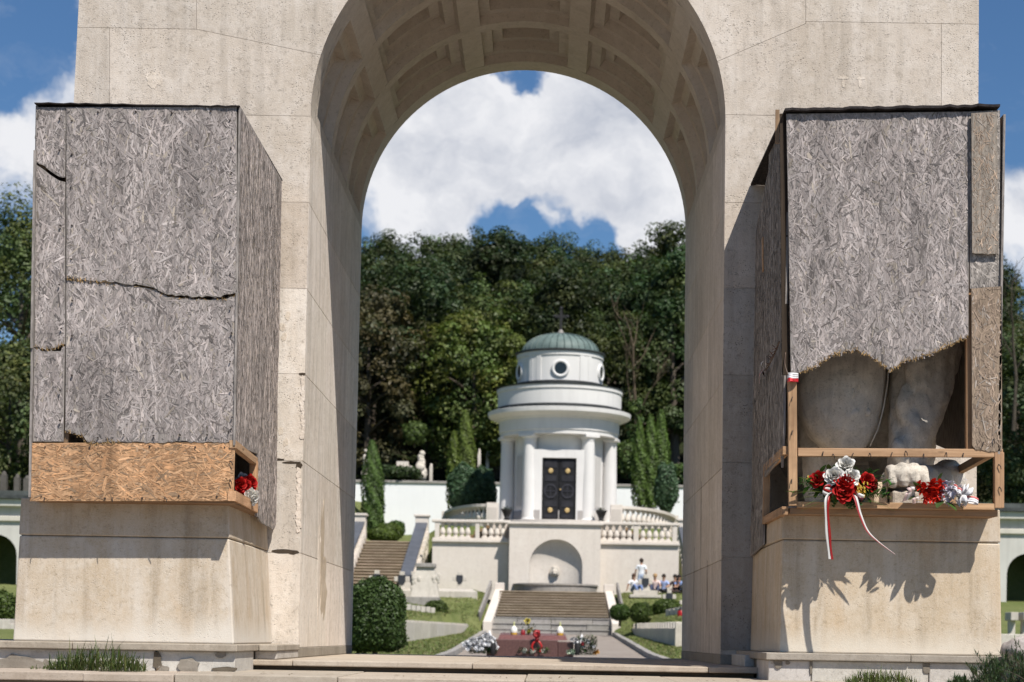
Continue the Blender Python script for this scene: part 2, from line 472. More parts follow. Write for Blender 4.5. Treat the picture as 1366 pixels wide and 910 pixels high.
blockface(mb,[(.3,9.1),(OR(9.1),9.1),outR(-120)]+P((945,-120)),fm,col=T(1.0))
blockface(mb,P((945,-120),(1075,-120))+[X_(1075,ZR1-.02)]+arcpts(17,49,12),fm,col=T(1.01,1.005))
blockface(mb,P((1075,-120))+[outR(-120),(OR(ZR1),ZR1),X_(1075,ZR1)],fm,col=T(1.03))
blockface(mb,[X_(1075,ZR1-.02),X_(1075,ZR1),X_(1256,ZR1),X_(1256,ZR0),(JR(AZC),ZR0)]+arcpts(1.5,17,8),fm,col=T(.98,1.01))
blockface(mb,[X_(1256,ZR1),(OR(ZR1),ZR1),(OR(ZR0),ZR0),X_(1256,ZR0)],fm,col=T(1.06,.995))
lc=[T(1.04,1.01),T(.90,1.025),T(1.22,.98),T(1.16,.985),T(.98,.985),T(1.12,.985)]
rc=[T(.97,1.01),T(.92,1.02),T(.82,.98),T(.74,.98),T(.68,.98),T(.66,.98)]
for i in range(6):
    y0,y1=yl[i],yl[i+1]; sx=R.choice([230,260,300])
    e0,e1=edgeL(y0),edgeL(y1)
    blockface(mb,[X_(sx,e0[1]),e0,e1,X_(sx,e1[1])],fm,col=lc[i])
    blockface(mb,[(OL(e0[1]),e0[1]),X_(sx,e0[1]),X_(sx,e1[1]),(OL(e1[1]),e1[1])],fm,col=T(1.0))
    y0,y1=yr[i],yr[i+1]; sx=R.choice([1090,1130,1160])
    e0,e1=edgeR(y0),edgeR(y1)
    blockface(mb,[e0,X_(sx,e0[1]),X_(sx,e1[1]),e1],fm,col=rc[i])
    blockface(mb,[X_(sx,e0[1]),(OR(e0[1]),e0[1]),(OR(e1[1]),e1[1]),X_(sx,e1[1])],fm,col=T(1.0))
obj('front_facing',mb,M['stone'],ARCH,bevel=.0025)
# --- rough repair plaster and chips along the left jamb corner
mb=MB()
def blob(cx,cy,rx,ry,n,seed,Y,th,col,spec):
    mbx=MB()
    rr=random.Random(seed); pts=[]
    for i in range(n):
        t=2*math.pi*i/n; k=rr.uniform(.72,1.18)
        p=U(cx+rx*k*math.cos(t),cy+ry*k*math.sin(t),Y); pts.append((p.x,Y-th*rr.uniform(.5,1),p.z))
    mbx.prism(pts[::-1],[(p[0],Y+.01,p[2]) for p in pts][::-1],col); obj(spec[0],mbx,M[spec[1]],spec[2])
for i in range(13):
    blob(404+R.uniform(-1.5,1.5),506+i*6.3,R.uniform(2,3.8),5.5,9,i,YF-.001,.006,(1.22,1.23,1.26),('repair_plaster','stone',ARCH))
for i in range(15):
    blob(398.5+R.uniform(-1.5,1.2),628+i*5.6,R.uniform(2,4.2),5.0,9,50+i,YF-.001,.006,(1.24,1.24,1.26),('repair_plaster','stone',ARCH))
blob(205,106,11,11,18,5,YF-.001,.002,(1.13,1.11,1.08),('repair_plaster','stone',ARCH))
for (x,y,w,h) in ((1124,104,8,2),(1125,110,2,8),(1148,105,7,2),(1147,110,2,7)):
    blob(x,y,w,h,10,int(x),YF-.001,.002,(1.2,1.19,1.17),('repair_plaster','stone',ARCH))
for (x,y) in ((376,437),(384,421),(379,450),(374,575),(381,590)):
    blob(x,y,4,6,9,int(x+y),YF-.001,.0015,(1.1,1.08,1.04),('repair_plaster','stone',ARCH))
mb=MB()
for (x,y,rx,ry,s) in ((403,499,4.5,2.2,1),(399,621,4,4.5,2),(378,736,15,3.2,3),(388,617,13,1.6,4),(392,737,7,2.6,5),(372,613,8,1.5,6)):
    blob(x,y,rx,ry,12,900+s,YF-.001,.002,(.11,.095,.08),('open_joint','stone',ARCH))
# --- jamb facing
zs=[xz(405,y)[1] for y in yl]; zs=[AZC+.02]+zs[1:]
for side in (-1,1):
    mb=MB()
    def fj(a,b,h,side=side):
        return ((JL(b)-.012+h) if side<0 else (JR(b)+.012-h), a, b)
    for i in range(6):
        z1,z0=zs[i],zs[i+1]
        cuts=[YF,YF+(1.15,2.3,1.5,2.6,1.2,2.0)[i],YF+(3.0,3.6,3.3,3.7,2.7,3.5)[i],YB]
        for k in range(3):
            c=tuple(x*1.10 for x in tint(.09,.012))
            if side<0: c=(c[0]*1.16,c[1]*1.18,c[2]*1.21)  # paler left slabs, lightened further in tint to stand in for stronger sun
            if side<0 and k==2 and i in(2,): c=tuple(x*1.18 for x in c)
            poly=[(cuts[k],z0),(cuts[k+1],z0),(cuts[k+1],z1),(cuts[k],z1)]
            p=inset(poly,.0025)
            fr=[fj(a,b,.012) for a,b in p]; bk=[fj(a,b,0) for a,b in p]
            if side<0: fr=fr; bk=bk
            else: fr=fr[::-1]; bk=bk[::-1]
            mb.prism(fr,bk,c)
    if side<0:   # spalled facing
        for (y,z,w,h,s) in ((YF+1.55,.95,.16,.55,1),(YF+1.75,.62,.22,.34,2),(YF+1.35,.75,.10,.5,3)):
            rr=random.Random(s); pts=[]
            for q in range(14):
                t=2*math.pi*q/14; k=rr.uniform(.6,1.2); b=z+h*k*math.sin(t); a=y+w*k*math.cos(t)
                pts.append(fj(a,b,.012+.006*rr.random()))
            mb.prism(pts,[fj(p_[1],p_[2],.004) for p_ in pts],(.88,.83,.75) if s!=3 else (1.2,1.2,1.2))
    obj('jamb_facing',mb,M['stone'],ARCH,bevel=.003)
# cracks on the right jamb: dark gashes where facing has split
for (y,z0,z1,w) in ((YF+2.1,.9,1.75,.03),(YF+1.35,.35,.95,.035),(YF+2.9,.5,1.15,.03)):
    mb=MB(); pts=[];n=9
    for i in range(n): pts.append((y+w*.8*math.sin(math.pi*i/(n-1))+R.uniform(-.008,.008), z0+(z1-z0)*i/(n-1)))
    for i in range(n-1,-1,-1): pts.append((y-w*.5*math.sin(math.pi*i/(n-1))-.002+R.uniform(-.006,.006), z0+(z1-z0)*i/(n-1)))
    mb.prism([(JR(b)-.0015,a,b) for a,b in pts],[(JR(b)+.006,a,b) for a,b in pts],(.30,.26,.21)); obj('jamb_crack',mb,M['stone'],ARCH)
# --- base course
mb=MB()
zb=xz(405,864)[1]
mb.box(xz(352,870)[0],JL(0)+.004,YF-.016,YB,0,zb,(.62,.58,.52)); obj('base_course',mb,M['plinth'],ARCH,bevel=.006); mb=MB()
mb.box(JR(0)-.004,xz(1010,870)[0],YF-.016,YB,0,zb,(.62,.58,.52))
obj('base_course',mb,M['plinth'],ARCH,bevel=.006)
# --- coffered vault lining
mb=MB()
def V(t,y,d): r=AR+d; return (ACX+r*math.cos(t),y,AZC+r*math.sin(t))
def strip(t0,t1,y0,y1,d,seg,col=(1,1,1)):
    vs=[];fs=[]
    for i in range(seg+1):
        t=t0+(t1-t0)*i/seg; vs += [V(t,y0,d),V(t,y1,d)]
    for i in range(seg): fs.append((2*i,2*i+1,2*i+3,2*i+2))
    mb.add(vs,fs,col)
def ring_flat(o,i,d):   # o,i = (t0,t1,y0,y1)
    strip(o[0],o[1],o[2],i[2],d,6); strip(o[0],o[1],i[3],o[3],d,6)
    strip(o[0],i[0],i[2],i[3],d,2); strip(i[1],o[1],i[2],i[3],d,2)
def ring_wall(c0,d0,c1,d1):  # frustum between rect c0 at d0 and c1 at d1
    seg=6
    for (ya,yb) in ((c0[2],c1[2]),(c0[3],c1[3])):
        vs=[];fs=[]
        for k in range(seg+1):
            f=k/seg
            vs += [V(c0[0]+(c0[1]-c0[0])*f,ya,d0),V(c1[0]+(c1[1]-c1[0])*f,yb,d1)]
        for k in range(seg): fs.append((2*k,2*k+1,2*k+3,2*k+2))
        mb.add(vs,fs)
    for (ta,tb) in ((c0[0],c1[0]),(c0[1],c1[1])):
        mb.add([V(ta,c0[2],d0),V(ta,c0[3],d0),V(tb,c1[3],d1),V(tb,c1[2],d1)],[(0,1,2,3)])
def shr(c,a,b): return (c[0]+a,c[1]-a,c[2]+b,c[3]-b)
YV0,YV1=YF+.3,YB-.22
n_t,n_y=5,3
dt=math.pi/n_t; dy=(YV1-YV0)/n_y
strip(0,math.pi,YF,YV0,0,60); strip(0,math.pi,YV1,YB,0,60)
for it in range(n_t):
    for iy in range(n_y):
        c0=(it*dt,(it+1)*dt,YV0+iy*dy,YV0+(iy+1)*dy)
        c1=shr(c0,rad(3.4),.10); ring_flat(c0,c1,0)
        c2=shr(c1,rad(.5),.016);  ring_wall(c1,0,c2,.09)
        c3=shr(c2,rad(3.3),.115); ring_flat(c2,c3,.09)
        c4=shr(c3,rad(.5),.016);  ring_wall(c3,.09,c4,.18)
        c5=shr(c4,rad(3.0),.10);  ring_flat(c4,c5,.18)
        c6=shr(c5,rad(.5),.016);   ring_wall(c5,.18,c6,.28)
        strip(c6[0],c6[1],c6[2],c6[3],.28,6)
# closing ring front and back
for y in (YF,YB):
    vs=[];fs=[]
    for i in range(61):
        t=math.pi*i/60; vs += [V(t,y,0),V(t,y,.45)]
    for i in range(60): fs.append((2*i,2*i+1,2*i+3,2*i+2))
    if y==YB: mb.add(vs,fs)
obj('coffered_vault',mb,M['vault'],ARCH)

# ================================================================== STEPS AND PAVING
mb=MB()
xa,xb=UX(316,884,14.6),UX(1014,890,14.6)
cuts=[xa,UX(390,884,14.6),UX(630,884,14.6),UX(945,884,14.6),xb]
for i in range(4):
    mb.box(cuts[i]+(.002 if i else 0),cuts[i+1]-.002,14.6+R.uniform(-.006,.006),YB+.03,-.046,R.uniform(-.002,.002),tint(.05))
mb.box(xa+.03,xb-.03,14.72,YB,-.12,-.046,(.45,.42,.4))
obj_steps=structure(obj('arch_steps',mb,M['steps'],bevel=.008))
mb=MB()
zx=-.082
cuts=[-9,UX(110,905,12.7),UX(232,905,12.7),UX(450,905,12.7),UX(700,905,12.7),UX(905,905,12.7),UX(1120,905,12.7),9]
for i in range(7):
    y0=12.7+(.0 if 1<=i<=5 else .05)
    mb.box(cuts[i]+.003,cuts[i+1]-.003,y0+R.uniform(-.01,.01),14.75,zx-.06,zx+R.uniform(-.003,.003),tint(.07))
mb.box(-9,9,12.78,14.75,-.5,zx-.06,(.5,.47,.44))
for k in range(4):
    mb.box(-9,9,12.7-.36*(k+1),12.9,zx-.16*(k+1)-.3,zx-.16*(k+1),tint(.06))
structure(obj('lower_steps',mb,M['steps'],bevel=.008))

# ================================================================== PLINTHS, PEDESTALS
zpl=.118
PL=thing('plinth',(UX(180,880,13.7),13.7,zx),'low whitewashed plinth with flaking plaster below the left pedestal','plinth')
mb=MB()
xl=-5.2; xr=UX(313,880,13.7)
js=[xl,UX(103,880,13.7),UX(207,880,13.7),xr]
for i in range(3): mb.box(js[i]+.002,js[i+1]-.002,13.72+R.uniform(-.006,.006),14.6,zx-.02,zpl-.052,tint(.05))
mb.box(js[0],xr-.02,13.76,16.05,zx-.02,zpl-.053,(.4,.38,.35))
x2=UX(369,872,14.75)
mb.box(xr+.002,UX(340,872,14.75),14.75,16.05,0,zpl-.052,tint(.04)); mb.box(UX(340,872,14.75)+.004,x2,14.75,16.05,0,zpl-.052,tint(.04))
obj('plinth_wall',mb,M['plinth'],PL,bevel=.008)
mb=MB()
mb.box(xl,UX(96,860,13.68),13.67,16.06,zpl-.052,zpl,(.72,.66,.58)); mb.box(UX(96,860,13.68)+.004,xr+.02,13.675,16.06,zpl-.052,zpl,(.74,.68,.60))
mb.box(xr+.024,x2+.01,14.70,16.07,zpl-.052,zpl-.002,(.72,.67,.6))
obj('plinth_slab',mb,M['plinth'],PL,bevel=.007)
mb=MB()   # plaster fallen away
for (x,y,rx,ry,s) in ((22,885,26,12,1),(48,892,14,10,2),(62,889,7,9,8),(252,888,16,9,3),(210,882,6,14,4),(295,873,7,5,5),(218,893,8,5,6),(300,893,16,4,7)):
    blob(x,y,rx,ry,14,300+s,13.711,.004,(.50,.47,.43) if s not in(4,7) else (.25,.22,.18),('bare_patch','plinth',PL))

PR=thing('plinth',(UX(1180,885,13.7),13.7,zx),'low whitewashed plinth behind grass below the right pedestal','plinth')
mb=MB()
xl2=UX(1025,885,13.9); js=[xl2,UX(1083,885,13.9),UX(1240,885,13.9),5.2]
zr=[UZ(1040,868,13.9),UZ(1337,880,13.9)]
zpr=sum(zr)/2+.004
for i in range(3): mb.box(js[i]+.003,js[i+1]-.003,13.92+R.uniform(-.006,.006),14.7,zx-.02,zpr-.055,tint(.05))
mb.box(xl2+.02,5.2,13.96,16.05,zx-.02,zpr-.056,(.4,.38,.35))
mb.box(UX(990,872,15.2),xl2+.02,15.0,16.05,0,zpr-.03,tint(.04))
obj('plinth_wall',mb,M['plinth'],PR,bevel=.008)
mb=MB()
mb.box(xl2-.02,UX(1215,870,13.88),13.88,16.06,zpr-.054,zpr,(.66,.62,.57)); mb.box(UX(1215,870,13.88)+.004,5.2,13.885,16.06,zpr-.054,zpr-.001,(.66,.62,.57))
obj('plinth_slab',mb,M['plinth'],PR,bevel=.007)
mb=MB()
for (x,y,rx,ry,s) in ((1038,884,6,7,1),(1051,884,3,3,2),(1236,890,5,8,3),(1082,886,2,14,4)):
    blob(x,y,rx,ry,12,400+s,13.913,.004,(.40,.37,.33),('bare_patch','plinth',PR))

def pedestal(label,Y,fl,fr,ytop,yj,zbase,tn=(1,1,1)):
    """fl/fr: (x_top,x_bottom) px of the front corners"""
    root=thing('pedestal',((UX(fl[1],860,Y)+UX(fr[1],860,Y))/2,Y,zbase),label,'pedestal')
    zt=max(UZ(fl[0],ytop,Y),UZ(fr[0],ytop,Y)); zj=UZ((fl[0]+fr[0])/2,yj,Y)
    XL0,XR0=UX(fl[1],862,Y),UX(fr[1],862,Y); XL1,XR1=UX(fl[0],ytop,Y),UX(fr[0],ytop,Y)
    def xx(z,a,b): return a+(b-a)*(z-zbase)/(zt-zbase)
    def sec(z,g=0):
        l,r=xx(z,XL0,XL1)+g,xx(z,XR0,XR1)-g
        return [(l,Y+g+ (z-zbase)*.015,z),(r,Y+g+(z-zbase)*.015,z),(r,16.09,z),(l,16.09,z)]
    mb=MB(); mb.hexa(sec(zbase),sec(zj-.003),tn); obj('pedestal_block',mb,M['pedestal'],root,bevel=.012)
    mb=MB(); mb.hexa(sec(zj-.02,.012),sec(zj+.02,.012),(.4,.38,.34)); mb.hexa(sec(zj+.003,-.004),sec(zt,-.004),(.93,.91,.88)); obj('cap_block',mb,M['pedestal'],root,bevel=.01)
    return root,zt
PEDL,ZTL=pedestal('streaky cream stone pedestal under the left boarded box',14.1,(28,17),(303,312),668,716,zpl)
PEDR,ZTR=pedestal('cream stone pedestal crossed by ribbon shadows under the right torn box',14.1,(1045,1040),(1334,1337),680,722,zpr,(1.0,.975,.925))
# ================================================================== STRAND BOARD BOXES
def in_poly(x,y,poly):
    c=False; n=len(poly); j=n-1
    for i in range(n):
        xi,yi=poly[i]; xj,yj=poly[j]
        if (yi>y)!=(yj>y) and x<(xj-xi)*(y-yi)/(yj-yi)+xi: c=not c
        j=i
    return c
def pal_grey(r):
    k=r.choice([.13,.18,.225,.255,.28,.30,.315,.33,.345,.355,.37,.39,.42,.47])*r.uniform(.92,1.08)
    w=r.uniform(-.012,.03)
    if r.random()<.05: return (k*1.1,k*.95,k*.80)
    return (k*(1.07+w),k*.95,k*(.905-w*.4))
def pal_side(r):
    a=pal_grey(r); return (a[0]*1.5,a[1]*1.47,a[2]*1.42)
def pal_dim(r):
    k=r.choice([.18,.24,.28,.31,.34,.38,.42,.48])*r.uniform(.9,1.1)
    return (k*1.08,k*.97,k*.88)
def pal_new(r):
    k=r.choice([.62,.74,.84,.92,.98,1.04,1.12,1.22])*r.uniform(.94,1.06); g_=r.uniform(.94,1.06)
    return (.56*k,.325*k*g_,.175*k*g_*g_) if r.random()<.88 else (.36*k,.24*k,.15*k)
def pal_brown(r):
    k=r.choice([.6,.75,.9,1.0,1.1,1.2])*r.uniform(.9,1.1)
    return (.40*k,.30*k,.225*k) if r.random()<.8 else (.42*k,.36*k,.31*k)
def pal_fresh(r):
    k=r.uniform(.6,1.3); return (.40*k,.26*k,.115*k)
def jag(p,q,n,amp,rr):
    out=[]
    for i in range(1,n):
        f=i/n; out.append((p[0]+(q[0]-p[0])*f+rr.uniform(-amp,amp)*.6, p[1]+(q[1]-p[1])*f+rr.uniform(-amp,amp)))
    return out
def torn(pts,step,amp,seed):
    """subdivide a polyline into a ragged edge"""
    rr=random.Random(seed); out=[pts[0]]
    for a,b in zip(pts[:-1],pts[1:]):
        L=math.hypot(b[0]-a[0],b[1]-a[1]); n=max(2,int(L/step))
        out += jag(a,b,n,amp,rr)+[b]
    return out
def board(name, parent, O, e1, e2, poly, pal, dens=3400, amean=90, asd=37, th=.016, seed=1, frays=(), size=1.0, base=(.30,.27,.25), label=None):
    """a strand board sheet: slab + individually laid flakes on its face. e1 x e2 = outward normal"""
    O=Vector(O); e1=Vector(e1); e2=Vector(e2); n=e1.cross(e2).normalized()
    rr=random.Random(seed)
    a=sum(poly[i][0]*poly[(i+1)%len(poly)][1]-poly[(i+1)%len(poly)][0]*poly[i][1] for i in range(len(poly)))
    if a<0: poly=poly[::-1]
    mp=lambda x,y,h: O+e1*x+e2*y+n*h
    mb=MB()
    mb.prism([mp(x,y,0) for x,y in poly],[mp(x,y,-th) for x,y in poly],base)
    root=obj(name,mb,M['board'],parent)
    if label: root['label']=label
    fb=MB()
    xs=[p[0] for p in poly]; ys=[p[1] for p in poly]
    x0,x1,y0,y1=min(xs),max(xs),min(ys),max(ys)
    N=int(abs(a)/2*dens)
    cnt=0; tries=0
    while cnt<N and tries<N*6:
        tries+=1
        cx=rr.uniform(x0,x1); cy=rr.uniform(y0,y1)
        if not in_poly(cx,cy,poly): continue
        L=min(.21,rr.lognormvariate(math.log(.062),.5))*size; W=min(L*.4,rr.lognormvariate(math.log(.0098),.5))*size
        th_=rad(rr.gauss(amean,asd))
        ok=False
        for k in range(3):
            ca,sa=math.cos(th_),math.sin(th_)
            j=lambda s:rr.uniform(1-s,1+s)
            loc=[(-L/2*j(.12),-W*.30*j(.6)),(-L*.1*j(.8),-W/2*j(.25)),(L/2*j(.12),-W*.26*j(.7)),(L/2*j(.10),W*.28*j(.6)),(L*.12*j(.8),W/2*j(.25)),(-L/2*j(.12),W*.26*j(.7))]
            pts=[(cx+u*ca-v*sa,cy+u*sa+v*ca) for u,v in loc]
            if all(in_poly(px,py,poly) for px,py in pts): ok=True; break
            L*=.55; W*=.8
        if not ok: continue
        h=.0006+.0030*rr.random(); t1=rr.uniform(-.0012,.0012); t2=rr.uniform(-.0007,.0007)
        vs=[mp(px,py,max(.0003,h+t1*u/(L/2)+t2*v/(W/2))) for (px,py),(u,v) in zip(pts,loc)]
        ro,so=rr.random()*50,rr.random()*50
        fb.add(vs,[(0,1,2,3,4,5)],pal(rr),uv=[(u+ro,v+so) for u,v in loc])
        cnt+=1
    # broken fibres along torn edges
    for (pl,dpt,dn) in frays:
        for p,q in zip(pl[:-1],pl[1:]):
            Ls=math.hypot(q[0]-p[0],q[1]-p[1])
            for _ in range(max(1,int(Ls*dn))):
                f=rr.random(); cx=p[0]+(q[0]-p[0])*f; cy=p[1]+(q[1]-p[1])*f
                L=rr.uniform(.012,.045); W=rr.uniform(.003,.008); t=rad(rr.gauss(90,40))
                ca,sa=math.cos(t),math.sin(t); cy+=rr.uniform(-.3,1)*dpt
                loc=[(-L/2,-W/2),(L/2,-W*.2),(L/2,W*.2),(-L/2,W/2)]
                h=rr.uniform(-.012,.004)
                vs=[mp(cx+u*ca-v*sa,cy+u*sa+v*ca,h+rr.uniform(-.004,.006)) for u,v in loc]
                fb.add(vs,[(0,1,2,3)],pal_fresh(rr) if rr.random()<.8 else pal(rr),uv=[(u+rr.random(),v) for u,v in loc])
    obj('strand_face',fb,M['flake'],root)
    return root
EX,EZ=(1,0,0),(0,0,1)
YX=13.85
def fpoly(pts,Y): return [(U(x,y,Y).x,U(x,y,Y).z) for x,y in pts]
def front(name,parent,pts,Y,pal,**k):
    return board(name,parent,(0,Y,0),EX,EZ,fpoly(pts,Y),pal,**k)
def nails(parent,pts,Y):
    for (x,y) in pts:
        mb=MB(); p=U(x,y,Y); a=R.uniform(-1,1)
        mb.tube([p+Vector((0,.01,0)),p+Vector((.0,-.012,0)),p+Vector((.016*a,-.016,-.014)),p+Vector((.024*a,-.014,-.034))],[.004,.004,.0036,.003],5)
        obj('nail',mb,M['nail'],parent)

def screws(parent,pts,Y):
    for (x,y) in pts:
        p=U(x+R.uniform(-1.5,1.5),y+R.uniform(-2,2),Y); mb=MB(); mb.tube([p+Vector((0,.006,0)),p+Vector((0,-.007,0))],R.uniform(.005,.008),7,(1,1,1)); obj('screw_head',mb,M['nail'],parent)
# ---------------- left box
BL=thing('boarded_box',(UX(180,668,YX),14.9,ZTL),'grey weathered strand board box with one fresh orange board along its base','box')
def T2(pts,step,amp,seed): return torn(pts,step,amp,seed)
tear=torn([(88.5,371),(120,375),(150,376.5),(185,380),(205,384),(225,393),(262,396),(290,396),(316.5,391)],4,1.3,3)
front('upper_front_sheet',BL,[(88.5,143),(316,142.5),(316.5,391)]+tear[::-1][1:],YX-.012,pal_grey,seed=11,frays=[(fpoly(tear,YX)[:14],.004,220)])
tear2=torn([(88.5,370.5),(120,374.5),(150,378),(185,382),(205,386.5),(225,396.5),(262,399.5),(290,399),(316.5,396)],4,1.4,4)
bot=torn([(314,585),(305,589.5),(270,590.5),(240,589),(200,590.5),(165,589.5),(135,590.5),(117,590),(112,583),(98,577),(87,574)],5,1.2,5)
front('lower_front_sheet',BL,tear2+bot,YX,pal_grey,seed=12,frays=[(fpoly(bot,YX)[-16:],.008,260),(fpoly(tear2,YX),-.004,120)])
t3=torn([(47.5,216),(60,222),(70,230),(80,236),(87,236.5)],4,.8,6)
front('top_corner_piece',BL,[(48.5,143)]+t3+[(88,143)],YX-.002,pal_grey,seed=13)
t4=torn([(46,463),(60,466),(74,464),(87,459)],4,1.2,7)
t4b=[(47.5,219),(58,226),(68,234),(79,241),(87.3,243)]
front('left_edge_sheet',BL,t4b+t4[::-1],YX+.004,pal_grey,seed=14,frays=[(fpoly(t4,YX),.008,300)])
front('lower_edge_piece',BL,[(45.5,464),(52,464),(55,468.5),(81,468.5),(83,462),(86.5,462),(84.5,589),(44,589)],YX+.008,pal_grey,seed=15)
front('fresh_base_board',BL,[(41,591),(313.5,590),(311.5,668.5),(39.5,668.5)],YX+.006,pal_new,seed=16,amean=0,asd=36,dens=3000,size=1.08,base=(.46,.28,.155),label='fresh orange strand board nailed along the base of the box')
# frame behind the seams
mb=MB()
def px_beam(mb,p,q,Y,w,d,col=(1,1,1)):
    mb.beam(U(p[0],p[1],Y),U(q[0],q[1],Y),d,w,col,up=Vector((0,0,1)) if abs(q[0]-p[0])>abs(q[1]-p[1]) else Vector((1,0,0)))
XL_,XR_=UX(45,400,YX),UX(316,400,YX)
for x in (XL_+.04,UX(88,400,YX),XR_-.04): mb.box(x-.028,x+.028,YX+.03,YX+.08,ZTL+.03,U(180,148,YX).z,(.5,.48,.45))
obj('frame_post',mb,M['wood_z'],BL)
mb=MB()
for y in (150,478,600,660): z=U(180,y,YX).z; mb.box(XL_+.06,XR_-.06,YX+.035,YX+.075,z-.03,z+.03,(.5,.46,.42))
obj('frame_rail',mb,M['wood_x'],BL)
# right side sheets: plane x = const, seen at a glancing angle
ZTOP=U(316,143,YX).z; XS=XR_+.008
def ydepth(px,z=None,X=None):    # distance where plane x=X projects to pixel px (near height z)
    X=XS if X is None else X; lo,hi=12,22
    for _ in range(40):
        m=(lo+hi)/2
        dx,dz=X/m*F_PX,(z-EYE)/m*F_PX
        p=PPX+dx*CR+dz*SR
        if (p<px)==(X<0): lo=m
        else: hi=m
    return lo
z5=U(318,400,YX).z
ya=ydepth(350,z5); yb=min(16.05,ydepth(371.5,z5))
def sidepoly(l): return l
zl=lambda px,py,y: U(px,py,y).z
hz0,hz1=U(316,668,YX).z,U(316,598,YX).z
yh=ydepth(346,z5); yh=min(yh,15.3)
sp=[(YX-.01,ZTOP),(ya,ZTOP),(ya+.004,zl(352,478,ya)),(ya-.01,zl(352,500,ya))]
side_top=[(YX-.014,ZTOP-.005),(ya,ZTOP-.005)]+torn([(ya,2.3),(ya-.012,1.9),(ya,hz0-.04)],.09,.004,21)+[(yh+.02,hz0-.05),(yh+.012,hz0+.45),(YX-.014,hz1+.02)]
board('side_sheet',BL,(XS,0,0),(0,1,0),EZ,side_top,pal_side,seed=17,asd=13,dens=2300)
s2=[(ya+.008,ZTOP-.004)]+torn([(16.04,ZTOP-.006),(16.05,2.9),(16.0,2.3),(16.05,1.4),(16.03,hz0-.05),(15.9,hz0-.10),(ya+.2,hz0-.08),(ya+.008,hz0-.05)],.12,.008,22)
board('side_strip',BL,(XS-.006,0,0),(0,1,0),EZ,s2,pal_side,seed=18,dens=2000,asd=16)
# opening frame in the side
mb=MB()
mb.beam((XS-.02,YX-.005,hz1+.03),(XS-.02,yh,hz1-.0),.05,.055,(1.0,.9,.8)); obj('opening_head',mb,M['wood_y'],BL)
mb=MB(); mb.beam((XS-.02,YX-.005,hz0+.035),(XS-.02,yh+.02,hz0+.02),.06,.075,(1.25,1.05,.9)); obj('opening_sill',mb,M['wood_y'],BL)
mb=MB(); mb.beam((XS-.02,yh-.03,hz0+.05),(XS-.02,yh-.03,hz1+.0),.06,.06,(1.2,1.0,.85),up=Vector((1,0,0))); obj('opening_post',mb,M['wood_z'],BL)
# left side, roof
board('side_sheet',BL,(XL_-.012,0,0),(0,-1,0),EZ,[(-16.05,hz0-.1),(-YX+.012,hz0),(-YX+.012,zl(43,465,YX)),(-YX+.028,zl(43,465,YX)),(-YX+.03,ZTOP-.35),(-YX-.01,ZTOP-.35),(-YX-.01,ZTOP-.01),(-16.05,ZTOP-.01)],pal_grey,seed=19,dens=500)
mb=MB()
rr=random.Random(4); n=28
fr=[]; bk=[]
for i in range(n+1):
    x=UX(47,142,YX)+(XR_+.002-UX(47,142,YX))*i/n; k=rr.uniform(0,.010)
    fr.append((x,YX-.026-rr.uniform(0,.008),ZTOP-.004+rr.uniform(-.004,.004)))
mb2=[(f[0],16.09,ZTOP+.0) for f in fr]
for i in range(n):
    mb.add([fr[i],fr[i+1],mb2[i+1],mb2[i],(fr[i][0],fr[i][1],fr[i][2]+.007),(fr[i+1][0],fr[i+1][1],fr[i+1][2]+.007),(mb2[i+1][0],16.09,ZTOP+.010),(mb2[i][0],16.09,ZTOP+.010)],[(0,3,2,1),(4,5,6,7),(0,1,5,4),(2,3,7,6),(3,0,4,7),(1,2,6,5)])
obj('roof_felt',mb,M['felt'],BL)
mb=MB(); mb.box(XL_,XR_,YX+.02,16.05,hz0-.02,hz0-.002,(.6,.5,.4)); obj('floor_board',mb,M['wood_x'],BL)
nails(BL,[(307,615),(307,640),(309,572),(150,664),(220,664),(60,664)],YX)

screws(BL,[(308,y) for y in (160,196,232,268,300,334,366,410,446,482,520,556)]+[(95,y) for y in (160,205,250,300,345,400,450,500,550)]+[(x,582) for x in (130,165,205,240,275)]+[(x,150) for x in (130,180,230,280)]+[(80,y) for y in (160,200,300,380,440,520,560)],YX-.016)
screws(BL,[(x,663) for x in (55,95,140,190,240,290)]+[(x,597) for x in (60,120,200,260,300)],YX+.003)
# ---------------- right box
BR=thing('boarded_box',(UX(1190,675,YX),14.9,ZTR),'grey strand board box torn open below showing the stone lion inside','box')
ZTOPR=U(1190,148,YX).z
tr=torn([(1067,497),(1085,491),(1105,477),(1120,471),(1140,466),(1158,473),(1178,488),(1187,494),(1205,482),(1240,473),(1262,462),(1285,452),(1292,447.5)],4,1.5,31)
front('torn_front_sheet',BR,[(1049,152)]+[(1052,300),(1055,497)]+tr+[(1292.5,300),(1292,149)],YX-.006,pal_grey,seed=41,frays=[(fpoly(tr,YX),.016,420)],label='big grey front sheet with ragged torn lower edge')
t5=torn([(1332,338.5),(1315,339),(1297,337)],4,.8,33)
front('raised_strip',BR,[(1296,151),(1330,149)]+t5,YX-.045,pal_brown,seed=42,dens=2600,size=.5,base=(.30,.26,.22))
front('back_strip',BR,[(1292,149),(1334,147),(1335,383),(1294,385)],YX-.008,pal_dim,seed=43)
t6=torn([(1337,601),(1320,603),(1302,600),(1297,594)],4,1.2,34)
front('brown_board',BR,[(1296,385),(1336,382)]+t6,YX-.03,pal_brown,seed=44,dens=2200,size=.75,base=(.30,.23,.17),label='brown less weathered board on the right edge')
z1,z0=U(1190,604,YX).z,U(1190,676,YX).z
ZS=U(1190,678,YX).z
XLr,XRr=UX(1050,400,YX),UX(1334,400,YX)
XPL=UX(1057,600,YX); XPR=UX(1331.5,640,YX)
